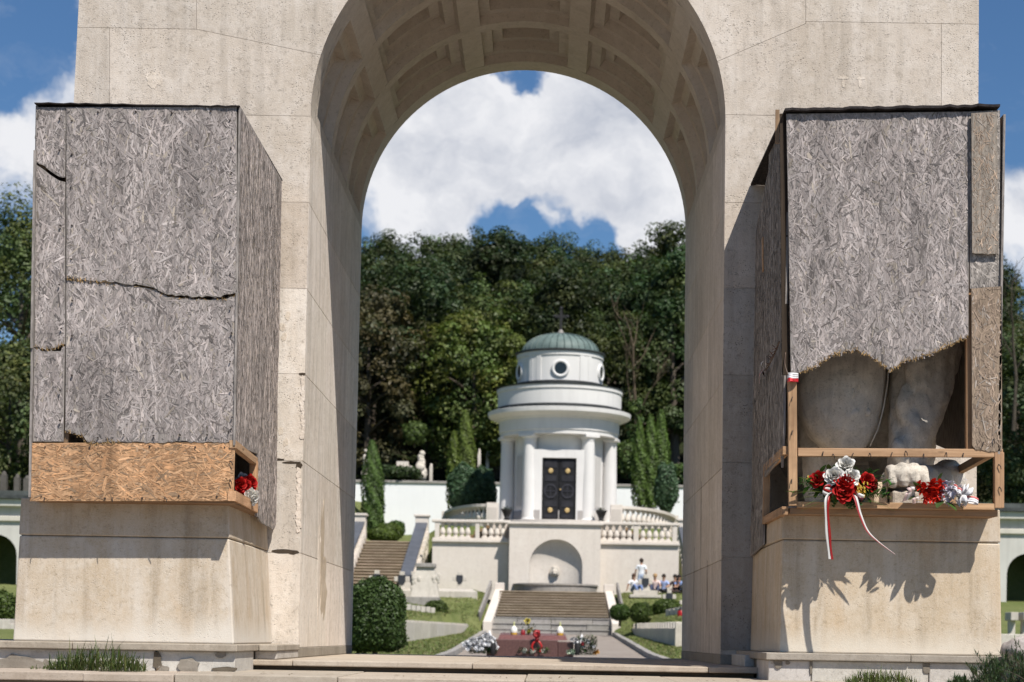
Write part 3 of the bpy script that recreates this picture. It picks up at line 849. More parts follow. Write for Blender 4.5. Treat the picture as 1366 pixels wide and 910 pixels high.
mb=MB(); mb.beam(U(1057.5,675,YX),U(1056.5,506,YX),.055,.064,(1.05,.93,.8),up=Vector((1,0,0))); p=obj('corner_post',mb,M['wood_z'],BR,bevel=.003)
mb=MB(); mb.beam(U(1332,678,YX-.0),U(1332,604,YX-.0),.06,.070,(.95,.82,.72),up=Vector((1,0,0))); obj('corner_post',mb,M['wood_z'],BR,bevel=.003)
mb=MB(); mb.beam(U(1064,603.5,YX),U(1337,605,YX),.05,.060,(1.05,.93,.82)); rail=obj('cross_rail',mb,M['wood_x'],BR,bevel=.003)
nails(rail,[(1098,603),(1111,606),(1138,605),(1190,604),(1208,602),(1232,606),(1262,604),(1285,605),(1160,605)],YX-.026)
mb=MB(); mb.beam(U(1063,673.5,YX),U(1326,676.5,YX),.05,.046,(1.15,1.03,.9)); sh=obj('shelf_front_board',mb,M['wood_x'],BR,bevel=.003)
mb=MB(); mb.beam(U(1053,682,YX+.04),U(1330,685,YX+.04),.05,.05,(.85,.75,.65)); obj('shelf_bearer',mb,M['wood_x'],BR,bevel=.003)
mb=MB(); mb.box(XLr,XRr,YX+.03,16.05,ZS-.05,ZS-.012,(.7,.6,.5)); obj('shelf_board',mb,M['wood_x'],BR)
mb=MB(); mb.beam(U(1295,600,YX+.04),U(1295,152,YX+.04),.06,.075,(.9,.75,.62),up=Vector((1,0,0))); obj('inner_post',mb,M['wood_z'],BR); mb=MB(); mb.beam(U(1326,606,YX+.05),U(1324,152,YX+.05),.06,.075,(.7,.6,.5),up=Vector((1,0,0))); obj('light_block_stud',mb,M['wood_z'],BR); mb=MB(); mb.beam(U(1295,384,YX+.05),U(1330,384,YX+.05),.05,.06,(.7,.6,.5)); obj('light_block_rail',mb,M['wood_x'],BR)  # unseen stud and rail added, inner post lengthened, to block sun slits
mb=MB(); mb.beam((XRr-.03,YX+.05,z1+.02),(XRr-.03,15.7,z1-.04),.045,.06,(.85,.75,.65)); obj('side_rail',mb,M['wood_y'],BR)
mb=MB(); mb.beam((XRr-.0,15.35,ZS-.0),(XRr-.0,15.35,z1+.0),.05,.05,(.8,.68,.58),up=Vector((1,0,0))); obj('rear_post',mb,M['wood_z'],BR)
# left side of the box (in shade, seen at a glancing angle)
XSr=XLr-.01
zq=U(1040,400,YX).z
def yd(px,z): return ydepth(px,z,XSr)
ym=yd(1022,zq)
yend=15.98
sA=[(-ym,z1-.10),(-ym,ZTOPR-.012),(-ym+.12,ZTOPR-.012),(-YX-.06,ZTOPR-.012)]+torn([(-YX-.035,ZTOPR-.03),(-YX-.02,2.9),(-YX-.03,2.0),(-YX-.02,1.75),(-YX-.10,1.5),(-YX-.16,z1-.02)],.1,.008,36)
board('side_sheet',BR,(XSr,0,0),(0,-1,0),EZ,sA,pal_dim,seed=45,asd=14,dens=2000)
sB=[(-yend,ZS-.28),(-yend,ZTOPR-.42),(-ym-.3,ZTOPR-.20)]+torn([(-ym-.02,ZTOPR-.12),(-ym-.02,2.0),(-ym-.015,1.5),(-ym-.02,ZS-.22)],.1,.008,37)
board('side_strip',BR,(XSr+.006,0,0),(0,-1,0),EZ,sB,pal_dim,seed=46,asd=14,dens=2000)
mb=MB(); mb.beam((XSr+.02,YX+.0,z1+.005),(XSr+.02,ym+.0,z1-.02),.045,.06,(1.1,.95,.8)); obj('side_rail',mb,M['wood_y'],BR)
mb=MB(); mb.beam((XSr+.02,YX+.0,ZS-.03),(XSr+.02,ym+.0,ZS-.03),.045,.06,(1.0,.85,.72)); obj('side_rail',mb,M['wood_y'],BR)
mb=MB(); mb.beam((XSr+.02,ym-.03,ZS-.06),(XSr+.02,ym-.03,z1-.0),.05,.05,(.9,.78,.66),up=Vector((1,0,0))); obj('rear_post',mb,M['wood_z'],BR)
mb=MB(); mb.beam((XSr+.02,ym-.03+.3,ZTOPR-.9),(XSr+.02,ym+.35,ZTOPR-.62),.05,.06,(1.1,.95,.8)); obj('side_brace',mb,M['wood_y'],BR)
board('side_sheet',BR,(XRr+.012,0,0),(0,1,0),EZ,[(YX-.03,ZTOPR-.02),(16.05,ZTOPR-.02),(16.05,z1+.3),(15.0,z1+.1),(YX-.03,z1-.0)],pal_grey,seed=47,dens=300)  # unseen side sheet, added to keep the box dark inside
mb=MB(); rr=random.Random(9); n=30; fr=[];bk=[]
for i in range(n+1):
    f=i/n; q=U(1046+(1332-1046)*f,150-6*f,YX)
    fr.append((q.x,YX-.045-rr.uniform(0,.010),q.z+rr.uniform(-.006,.006)))
for i in range(n):
    a,b=fr[i],fr[i+1]
    mb.add([a,b,(b[0],16.09,b[2]),(a[0],16.09,a[2]),(a[0],a[1],a[2]+.018),(b[0],b[1],b[2]+.018),(b[0],16.09,b[2]+.018),(a[0],16.09,a[2]+.018)],[(0,3,2,1),(4,5,6,7),(0,1,5,4),(2,3,7,6),(3,0,4,7),(1,2,6,5)])
obj('roof_felt',mb,M['felt'],BR)
mb=MB(); q=U(1043,165,YX); mb.beam(q+Vector((-.02,.10,-.12)),q+Vector((-.022,.10,.13)),.012,.03,(.7,.65,.6),up=Vector((1,0,0))); obj('loose_splinter',mb,M['wood_z'],BR)
mb=MB(); mb.beam(U(1045,500,YX+.01),U(1042,152,YX+.01),.02,.02,(.10,.095,.09),up=Vector((1,0,0))); mb.beam(U(1049,500,YX+.04),U(1047,152,YX+.04),.03,.03,(.09,.085,.08),up=Vector((1,0,0))); obj('edge_batten',mb,M['wood_z'],BR)
nails(BR,[(1057,530),(1057,575),(1056,640),(1332,620),(1333,650),(1325,586),(1312,590)],YX-.032)

# ================================================================== STONE LION
stx=bpy.data.textures.new('chisel_noise','CLOUDS'); stx.noise_scale=.10; stx.noise_depth=4
def roughen(o,st):
    if o.type=='MESH':
        d=o.modifiers.new('chisel','DISPLACE'); d.texture=stx; d.strength=st; d.mid_level=.5; d.texture_coords='LOCAL'
def remesh_obj(name, mb, mat, parent, vox, it=2):
    o=obj(name,mb,mat,parent)
    r=o.modifiers.new('r','REMESH'); r.mode='VOXEL'; r.voxel_size=vox
    s=o.modifiers.new('s','SMOOTH'); s.iterations=it; s.factor=.5
    dg=bpy.context.evaluated_depsgraph_get(); dg.update()
    me=bpy.data.meshes.new_from_object(o.evaluated_get(dg))
    me.polygons.foreach_set('use_smooth',[True]*len(me.polygons))
    if 'Col' not in me.color_attributes:
        ca=me.color_attributes.new('Col','FLOAT_COLOR','CORNER'); ca.data.foreach_set('color',[1.0]*4*len(me.loops))
    o.modifiers.clear(); old=o.data; o.data=me; bpy.data.meshes.remove(old)
    me.name=name
    return o
LION=thing('stone_lion',(UX(1170,670,15),15.0,ZTR),'seated grey stone lion with a shield half hidden in the torn box','statue')
mb=MB()
cx=UX(1165,400,15)
def limb(pts,rs,n=18): mb.tube(pts,rs,n); mb.ball(pts[0],rs[0]*.98,n,10); mb.ball(pts[-1],rs[-1]*.98,n,10)
g=lambda px,py,Y: U(px,py,Y)
limb([g(1238,440,14.75),g(1228,520,14.65),g(1214,590,14.55),g(1206,660,14.5)],[.30,.245,.17,.14],22)
limb([g(1110,440,15.0),g(1105,560,14.9),g(1100,660,14.85)],[.30,.24,.16],22)
limb([(cx,15.35,2.1),(cx,15.2,2.9),(cx,15.0,3.4)],[.42,.40,.34],22)
mb.ball((cx,14.95,3.62),.30,20,14,sc=(1,1,1.0)); mb.ball((cx,14.70,3.55),.16,14,10)
limb([(cx-.38,15.5,1.75),(cx-.30,15.4,2.2)],[.30,.33]); limb([(cx+.34,15.5,1.75),(cx+.28,15.4,2.2)],[.28,.31])
mb.ball(g(1245,645,14.75),.17,18,12,sc=(1,1.1,.85)); mb.ball(g(1262,640,15.0),.16,16,12)
for (x,y,Y,r_,sc_) in ((1226,500,14.45,.15,(.7,.5,1.6)),(1205,540,14.42,.11,(.6,.5,1.5)),(1243,470,14.5,.13,(.6,.6,1.4)),(1222,570,14.40,.09,(.6,.5,1.4)),(1198,600,14.40,.08,(.8,.6,1.2))):
    mb.ball(g(x,y,Y),r_,14,10,sc=sc_)
obj_l=remesh_obj('lion_body',mb,M['statue'],LION,.022,2); roughen(obj_l,.05)
mb=MB()   # paw: heel, four broad toes split by grooves, each with an upper and lower knuckle
pc=g(1214,631,14.14)
mb.ball(pc+Vector((.02,.24,-.03)),.19,22,16,sc=(1.05,1.1,.55)); mb.ball(pc+Vector((.16,.26,-.02)),.12,16,12,sc=(1.0,1.2,.9))
mb.ball(pc+Vector((0,.10,-.01)),.165,24,16,sc=(1.0,.75,.52))
for k,(dx,w_) in enumerate(((-.122,.92),(-.042,1.05),(.041,1.02),(.118,.9))):
    q=pc+Vector((dx,abs(dx)*.30,-abs(dx)*.16))
    mb.tube([q+Vector((0,.20,.02)),q+Vector((0,.11,.050)),q+Vector((0,.05,.044)),q+Vector((0,.028,.018)),q+Vector((0,.010,-.012)),q+Vector((0,.006,-.050)),q+Vector((0,.02,-.090))],[.040*w_,.046*w_,.045*w_,.039*w_,.043*w_,.044*w_,.034*w_],12)
paw=remesh_obj('front_paw',mb,M['statue'],LION,.007,2)
# shield: curved sides meeting at a low point, bulging forward
mb=MB()
sh_out=[(1064,505),(1065,525),(1069,550),(1076,572),(1088,588),(1104,600),(1122,612),(1132,616),(1144,609),(1160,596),(1171,572),(1178,545),(1183,515),(1186,480),(1186,440),(1160,428),(1120,424),(1085,432),(1066,452)]
out=fpoly(sh_out,14.5); cxs=sum(p[0] for p in out)/len(out); czs=sum(p[1] for p in out)/len(out)
n=len(out); rings=7; vs=[]
for r_ in range(rings+1):
    f=1-r_/rings
    for (x,z) in out:
        b=.16*(1-f*f)
        vs.append((cxs+(x-cxs)*f,14.5-b-.0+ (0.0 if r_ else .02),czs+(z-czs)*f))
fs=[]
for r_ in range(rings):
    for i in range(n):
        j=(i+1)%n; fs.append((r_*n+i,r_*n+j,(r_+1)*n+j,(r_+1)*n+i))
bk=len(vs)
for (x,z) in out: vs.append((x,14.66,z))
for i in range(n):
    j=(i+1)%n; fs.append((bk+i,bk+j,j,i))
mb.add(vs,fs)
o=obj('shield',mb,M['statue'],LION); smooth_by_angle(o,50)
ss=o.modifiers.new('sub','SUBSURF'); ss.levels=ss.render_levels=2; roughen(o,.03)
mb=MB()   # worn relief on the shield: an arched frame, two eroded figures and the rim
def onshield(px,py,d=.0):
    p=U(px,py,14.5); f=math.hypot((p.x-cxs)/.34,(p.z-czs)/.52); return Vector((p.x,14.5-.16*(1-min(1,f)**2)+d,p.z))
mb.tube([onshield(1086+(1142-1086)*(1-math.cos(math.pi*i/14))/2, 522-40*math.sin(math.pi*i/14),.012) for i in range(15)],.016,6)
for (x,y,r_,sx,sz) in ((1133,505,.04,.6,1.3),(1133,528,.035,.5,1.4),(1137,552,.04,.8,.8),(1152,520,.035,.5,1.6),(1154,552,.04,.8,.8)):
    mb.ball(onshield(x,y,.012),r_,12,9,sc=(sx,.42,sz),jit=.06)
mb.tube([Vector((p_[0],14.485,p_[1])) for p_ in out[9:14]],.006,7)
o=obj('shield_relief',mb,M['statue'],LION,smooth=True)
for (x0,x1,y0,y1,Y,c) in ((1165,1185,643,676,14.25,(1.1,.95,.78)),(1190,1236,655,676,14.16,(.80,.76,.72))):
    mb=MB(); a=U(x0,y1,Y); b=U(x1,y0,Y); mb.box(a.x,b.x,Y,Y+.22,ZTR-.0,b.z,c); obj('base_block',mb,M['statue'],LION,bevel=.02)

roughen(paw,.022)
# ================================================================== FLOWERS AND RIBBONS
def rose(parent,name,c,r,col,seed,face=Vector((0,-1,.45)),petals=24):
    r=r*1.24
    rr=random.Random(seed); mb=MB(); f=Vector(face).normalized()
    a=f.cross(Vector((0,0,1))).normalized(); b=a.cross(f)
    ga=2.39996
    for k in range(petals):
        t=k/(petals-1); ang=k*ga+rr.uniform(-.25,.25)
        rd=r*(.12+.62*t); h=r*(.55-.75*t*t); open_=.12+.95*t      # lean outwards
        o=a*math.cos(ang)+b*math.sin(ang); tg=-a*math.sin(ang)+b*math.cos(ang)
        W=r*(.55+.55*t); Hh=r*(.62+.16*t)
        vs=[];m=4
        for i in range(m+1):
            v=i/m
            for j in range(5):
                u=(j/4-.5)*2
                w=W*(.45+.75*math.sin(math.pi*min(1,.15+.75*v)))*.5
                out=rd+Hh*v*math.sin(open_*v*1.15)*.62 - (u*u)*W*.28
                up=-r*.35+h*.35+Hh*v*math.cos(open_*v*.95)
                if v>.9: out+=r*.05
                vs.append(Vector(c)+o*out+tg*u*w+f*up)
        fs=[(i*5+j,i*5+j+1,(i+1)*5+j+1,(i+1)*5+j) for i in range(m) for j in range(4)]
        kk=rr.uniform(.92,1.06)*(.62+.42*t); mb.add(vs,fs,(col[0]*kk,col[1]*kk,col[2]*kk))
    return obj(name,mb,M['petal'],parent,smooth=True)
def blade(mb,p,d,L,W,col,droop=.4,n=6,up=Vector((0,0,1)),fold=.18):
    d=Vector(d).normalized(); s=d.cross(up)
    if s.length<.05: s=Vector((1,0,0))
    s.normalize(); q=Vector(p); vs=[]
    for i in range(n+1):
        v=i/n; w=W*math.sin(math.pi*min(1,.08+.92*v))**.8*.5
        nn=s.cross(d).normalized()
        vs += [q-s*w+nn*w*fold, q, q+s*w+nn*w*fold]
        d=(d+Vector((0,0,-droop/n))).normalized(); q=q+d*L/n
    fs=[]
    for i in range(n):
        for j in range(2): fs.append((i*3+j,i*3+j+1,(i+1)*3+j+1,(i+1)*3+j))
    mb.add(vs,fs,col)
def ribbon(mb,pts,w,cols,wdir=Vector((1,0,0)),wave=0,th=.0015):
    """a ribbon with side by side colour bands"""
    pts=[Vector(p) for p in pts]; n=len(cols); rows=[]
    for i,p in enumerate(pts):
        wd=wdir[i] if isinstance(wdir,list) else wdir
        ww=w[i] if hasattr(w,'__len__') else w
        rows.append([p+Vector(wd)*ww*(j/n-.5) for j in range(n+1)])
    for j in range(n):
        vs=[];fs=[]
        for r_ in rows: vs += [r_[j],r_[j+1],r_[j]+Vector((0,th,0)),r_[j+1]+Vector((0,th,0))]
        for i in range(len(rows)-1):
            a=i*4;b=a+4; fs += [(a,a+1,b+1,b),(a+2,b+2,b+3,a+3),(a,b,b+2,a+2),(a+1,a+3,b+3,b+1)]
        mb.add(vs,fs,cols[j])
def curve(pts,n=8):
    pts=[Vector(p) for p in pts]; out=[]
    P_=[pts[0]*2-pts[1]]+pts+[pts[-1]*2-pts[-2]]
    for i in range(1,len(P_)-2):
        for k in range(n):
            t=k/n; p0,p1,p2,p3=P_[i-1:i+3]
            out.append(.5*((2*p1)+(-p0+p2)*t+(2*p0-5*p1+4*p2-p3)*t*t+(-p0+3*p1-3*p2+p3)*t**3))
    out.append(pts[-1]); return out
RED=(.44,.012,.010); WHITE=(.82,.80,.76); DRED=(.30,.009,.008); GRN=(.05,.105,.028); LGRN=(.17,.23,.065); YEL=(.62,.42,.06)
YFw=13.82
WR=thing('rose_arrangement',U(1125,668,YFw),'arrangement of red and white roses with trailing red and white ribbons on the box shelf','flowers')
q=lambda x,y,dy=0: U(x,y,YFw+dy)
rose(WR,'white_rose',q(1128,620,-.10),.054,WHITE,1)
rose(WR,'white_rose',q(1112,635,-.12),.056,WHITE,2,(-.4,-1,.3))
rose(WR,'white_rose',q(1136,636,-.12),.055,WHITE,3,(.35,-1,.35))
rose(WR,'red_rose',q(1127,643,-.15),.060,RED,4,(0,-1,.7))
rose(WR,'red_rose',q(1126,656,-.17),.062,RED,5,(-.1,-1,.2))
rose(WR,'red_rose',q(1140,653,-.12),.048,RED,6,(.6,-1,.2))
rose(WR,'red_rose',q(1091,639,-.07),.050,RED,7,(-.5,-1,.35))
rose(WR,'red_rose',q(1157,640,-.07),.048,RED,8,(.3,-1,.5))
rose(WR,'red_rose',q(1164,646,-.06),.042,DRED,9,(.8,-1,.2))
rose(WR,'red_rose',q(1149,644,-.05),.042,DRED,10,(0,-1,.6))
mb=MB(); rr=random.Random(3)
for k in range(70):     # yellow curls
    c=q(1147+rr.gauss(0,4),653+rr.gauss(0,5.5),-.12+rr.gauss(0,.012))
    d=Vector((rr.gauss(0,1),-1,rr.gauss(0,1))); blade(mb,c,d,.03,.012,(.5*rr.uniform(.6,1.1),.33*rr.uniform(.6,1.1),.04),2.2,4)
for k in range(14):
    c=q(1081+rr.gauss(0,1.5),640+rr.gauss(0,3),-.02); blade(mb,c,Vector((rr.gauss(0,1),-1,rr.gauss(0,1))),.025,.012,(.45,.33,.07),2,4)
obj('yellow_blossom',mb,M['petal'],WR)
mb=MB()
for (x,y,d,L,W,c,dr) in ((1100,652,(-1,-.08,.35),.29,.046,LGRN,.5),(1098,657,(-1,-.12,.2),.24,.04,GRN,.4),(1099,664,(-1,-.12,.25),.25,.036,LGRN,.55),(1108,662,(-1,-.5,-.1),.13,.03,GRN,.3),
     (1152,657,(1,-.1,.3),.28,.046,LGRN,.5),(1154,661,(1,-.15,.1),.26,.042,(.13,.18,.06),.5),(1152,664,(.9,-.2,0),.16,.03,GRN,.5)):
    for s in range(3):
        mb=MB(); blade(mb,q(x+s*1.0,y+s*3,-.03-.02*s),Vector(d)+Vector((0,rr.uniform(-.35,.05),rr.uniform(-.25,.75)-.1*s)),L*rr.uniform(.7,1.0),W*rr.uniform(.5,.72),tuple(v*rr.uniform(.75,1.25) for v in (.13,.20,.05)),dr*rr.uniform(.7,1.5)); obj('long_leaf',mb,M['petal'],WR,smooth=True)
mb=MB()
def fern(c,d,L,n,colr,w=.02):
    p=Vector(c); d=Vector(d).normalized()
    for i in range(n):
        t=i/n; pp=p+d*L*t+Vector((0,0,-.25*L*t*t))
        for s in (-1,1):
            side=d.cross(Vector((0,-1,.1))).normalized()*s
            k=rr.uniform(.6,1.2); blade(mb,pp,side+d*.8+Vector((0,rr.uniform(-.5,.1),rr.uniform(-.2,.2))),L*.28*(1-.5*t),w,(colr[0]*k,colr[1]*k,colr[2]*k),.3,3)
for k in range(85):   # background greenery
    ang=rr.uniform(0,math.pi); c=q(1126+rr.gauss(0,8),655,-.03); d=Vector((math.cos(ang)*1.25,rr.uniform(-.25,.6),math.sin(ang)*.85+.05))
    fern(c,d,rr.uniform(.15,.27),9,rr.choice([GRN,(.08,.14,.035),(.05,.09,.028),(.11,.17,.045),(.07,.12,.055)]),.034)
for k in range(22):   # front skirt
    ang=rr.uniform(-math.pi,0)
    fern(q(1128+rr.uniform(-12,14),661,-.07),Vector((math.cos(ang)*.9,-.55,math.sin(ang)*.55)),rr.uniform(.07,.13),6,rr.choice([GRN,LGRN,(.12,.19,.05),(.08,.14,.03)]),.034)
for k in range(130):
    c=q(1126+rr.gauss(0,26),650+rr.uniform(-20,14),-.0+rr.uniform(-.06,.05)); ang=rr.uniform(0,6.28)
    blade(mb,c,Vector((math.cos(ang),-.6,math.sin(ang))),rr.uniform(.05,.10),.040,tuple(v*rr.uniform(.6,1.5) for v in GRN),.5,4)
obj('greenery',mb,M['petal'],WR)
mb=MB()
wr=[(.50,.485,.47),(.24,.007,.007)]
a=curve([q(1117,655,-.10),q(1106,661,-.16),q(1103,675,-.19),q(1104,700,-.185),q(1106,725,-.18),q(1108.5,746,-.18)],8)
ribbon(mb,a,.095,wr,[Vector((.5,.84+.1*math.sin(i*.4),0)).normalized() for i in range(len(a))])
b=curve([q(1133,655,-.10),q(1141,664,-.17),q(1147,685,-.21),q(1157,708,-.25),q(1172,723,-.29),q(1194,739.5,-.33)],8)
ribbon(mb,b,[.062*(1-.9*(i/(len(b)-1))**1.3) for i in range(len(b))],wr[::-1],[Vector((.62,.7,.2)).normalized() for i in range(len(b))])
c_=curve([q(1117,655,-.10),q(1104,650,-.14),q(1098,654,-.15),q(1108,659,-.13)],6); ribbon(mb,c_,.045,wr,Vector((.2,-.3,1)).normalized())
d_=curve([q(1133,655,-.10),q(1146,662,-.15),q(1152,665,-.14),q(1140,668,-.12)],6); ribbon(mb,d_,.045,[(.08,.01,.015),(.6,.58,.56)],Vector((.3,-.3,1)).normalized())
obj('ribbon',mb,M['ribbon'],WR,smooth=True)
mb=MB()   # tiny dark lettering along the ribbon's white band
for i in range(3,len(a)-2):
    p=a[i]; wd=Vector((.5,.84,0)).normalized()
    for s in range(2):
        pp=p.lerp(a[i+1],s*.5)+wd*(-.006)+Vector((0,-.0012,0)); mb.add([pp,pp+wd*.009,pp+wd*.009+Vector((0,0,.006)),pp+Vector((0,0,.006))],[(0,1,2,3)],(.02,.02,.02))
obj('ribbon_lettering',mb,M['ribbon'],WR)

YFw=13.80
PB=thing('poinsettia_bunch',U(1240,668,YFw),'bunch of red poinsettia with white bows beside the lion paw on the shelf','flowers')
mb=MB(); rr=random.Random(8)
for (x,y,s) in ((1233,652,1),(1243,648,1.1),(1251,655,1.05),(1240,660,1),(1249,663,.9),(1226,646,.6),(1254,646,.8),(1246,655,1),(1236,664,.8)):
    n_=8
    for k in range(n_*2):
        ang=2*math.pi*k/n_+rr.uniform(-.2,.2); kk=rr.uniform(.7,1.25)
        blade(mb,q(x,y,-.03+rr.uniform(-.02,.02)),Vector((math.cos(ang),-.55-.5*(k>=n_),math.sin(ang)+.15)),.075*s*(1 if k<n_ else .6),.038*s,(.54*kk,.022*kk,.010*kk),.9,4)
obj('red_bracts',mb,M['petal'],PB)
for (x,y,d,L) in ((1228,658,(-1,-.3,.5),.1),(1224,662,(-.8,-.5,-.1),.09),(1228,655,(-.6,-.4,.9),.1),(1262,670,(.4,-.5,-.25),.12),(1258,668,(-.6,-.8,-.3),.12),(1268,672,(.9,-.5,-.1),.11),(1252,642,(.3,-.2,1),.07)):
    mb=MB(); blade(mb,q(x,y,-.03),d,L,.06,tuple(v*rr.uniform(.7,1.3) for v in (.045,.085,.022)),.5); obj('leaf',mb,M['petal'],PB,smooth=True)
mb=MB(); blade(mb,q(1231,668,-.08),(-1,-.3,.02),.07,.022,YEL,.2); obj('leaf',mb,M['petal'],PB)

mb=MB()
for k in range(90):
    x=rr.gauss(1266,8); y=rr.gauss(658,7)
    ang=rr.uniform(0,6.28); kk=rr.uniform(.75,1.05)
    blade(mb,q(x,y,-.02+rr.gauss(0,.02)),Vector((math.cos(ang),-.7,math.sin(ang))),.045,.03,(.60*kk,.58*kk,.66*kk),1.0,3)
for k in range(26):
    ang=rr.uniform(0,6.28); blade(mb,q(rr.gauss(1262,5),rr.gauss(644,3),.0),Vector((math.cos(ang),-.6,math.sin(ang))),.04,.03,(.5,.5,.6),1.0,3)
obj('white_blossom',mb,M['petal'],PB)
mb=MB()
for k,(x0,y0,x1,y1,wd) in enumerate(((1278,662,1287,650,.06),(1280,664,1298,655,.055),(1279,664,1290,670,.055),(1278,661,1272,650,.05),(1281,666,1305,670,.05),(1278,666,1281,672,.06),(1282,660,1292,649,.05),(1284,662,1276,655,.05))):
    p0=q(x0,y0,-.04); p1=q(x1,y1,-.05-.02*(k%3)); m_=p0.lerp(p1,.6)+Vector((0,-.05,.012))
    ribbon(mb,curve([p0,m_,p1,p0.lerp(p1,.3)+Vector((0,.02,0))],5),wd,[(.72,.71,.72),(.72,.71,.72),(.62,.16,.15)] if k in(3,4,7) else [(.74,.73,.74)],Vector((.2,.5,.85)).normalized())
obj('bow',mb,M['ribbon'],PB,smooth=True); mb=MB()
for (x0,y0,x1,y1) in ((1216,664,1213,650),(1214,655,1208,668),(1217,666,1222,671)):
    p0=q(x0,y0,-.03); p1=q(x1,y1,-.06); ribbon(mb,curve([p0,p0.lerp(p1,.5)+Vector((0,-.04,.02)),p1],6),.07,[(.55,.40,.38),(.62,.55,.53)],Vector((.8,.5,.3)).normalized())
obj('pink_ribbon',mb,M['ribbon'],PB,smooth=True)

# ribbons tied on the timber
RB=thing('tied_ribbon',U(1057.5,505,YX-.03),'folded white and red ribbon tied round the top of the corner post','ribbon')
mb=MB()
for k in range(5):
    y=499+k*2.3; c=(.72,.71,.72) if k<3 else (.55,.02,.03)
    pts=[U(1050,y+R.uniform(-.6,.6),YX-.02),U(1053,y-.3,YX-.060-.004*k),U(1058,y+R.uniform(-.5,.5),YX-.07),U(1063,y,YX-.055),U(1065,y+.6,YX-.01)]
    ribbon(mb,curve(pts,4),.016,[c],Vector((0,.05,1)).normalized(),th=.003)
mb.tube(curve([U(1048,470,YX-.0),U(1047,485,YX-.02),U(1051,500,YX-.05)],5),.004,5,(.10,.06,.04))
obj('ribbon_fold',mb,M['ribbon'],RB,smooth=True)
ys_=yd(1020,2.0)
pz=lambda px,py,y,dx=-.03: Vector((XSr+dx,y,U(px,py,y).z))
RB2=thing('tied_ribbon',pz(1021,490,14.9),'small frayed white and red ribbon on twine on the shaded side of the torn box','ribbon')
mb=MB()
y0=14.9; ribbon(mb,curve([pz(1021,492,y0),pz(1022,486,y0-.05,-.06),pz(1024,482,y0-.1,-.05)],4),.04,[(.7,.69,.7)],Vector((0,1,.2)).normalized())
ribbon(mb,curve([pz(1021,492,y0),pz(1019,500,y0+.05,-.06),pz(1017,512,y0+.12,-.05)],4),.035,[(.66,.62,.62),(.5,.03,.04)],Vector((0,1,.2)).normalized())
ribbon(mb,curve([pz(1023,496,y0-.05,-.05),pz(1029,500,y0-.2,-.05)],4),.03,[(.5,.02,.03)],Vector((0,.3,1)).normalized())
mb.tube(curve([pz(1021,494,y0),pz(1032,487,14.5,-.04),pz(1040,474,14.2,-.04),pz(1044,456,13.95,-.03)],6),.006,5,(.10,.055,.035))
for k in range(12): 
    p=pz(1030+k*1.0,488-k*2.2,14.5-k*.045,-.04); mb.tube([p,p+Vector((-.03,R.uniform(-.05,.05),R.uniform(-.06,.05)))],.003,4,(.12,.06,.04))
obj('ribbon_fold',mb,M['ribbon'],RB2,smooth=True)
# flowers in the left box opening
FL=thing('flower_bunch',(XS-.05,14.5,hz0+.05),'red and white blooms poking out of the hole in the side of the left box','flowers')
yq=14.35
fq=lambda px,py,dx=-.02: (lambda y: Vector((XS+dx,y,U(px,py,y).z)))(max(YX+.1,min(15.2,ydepth(px,U(px,py,14.5).z,XS+dx))))
rose(FL,'red_bloom',fq(333,645,-.03),.062,RED,21,(1,-.7,.3)); rose(FL,'red_bloom',fq(325,651,-.06),.066,RED,22,(1,-.8,.2)); rose(FL,'white_bloom',fq(323,642,-.09),.056,(.6,.59,.6),23,(1,-.8,.3))
rose(FL,'white_bloom',fq(337,664,.02),.052,WHITE,24,(1,-.5,-.3)); rose(FL,'white_bloom',fq(333,660,.0),.045,WHITE,25,(1,-.7,-.1)); rose(FL,'red_bloom',fq(320,647,-.05),.05,RED,26,(1,-.9,.1))
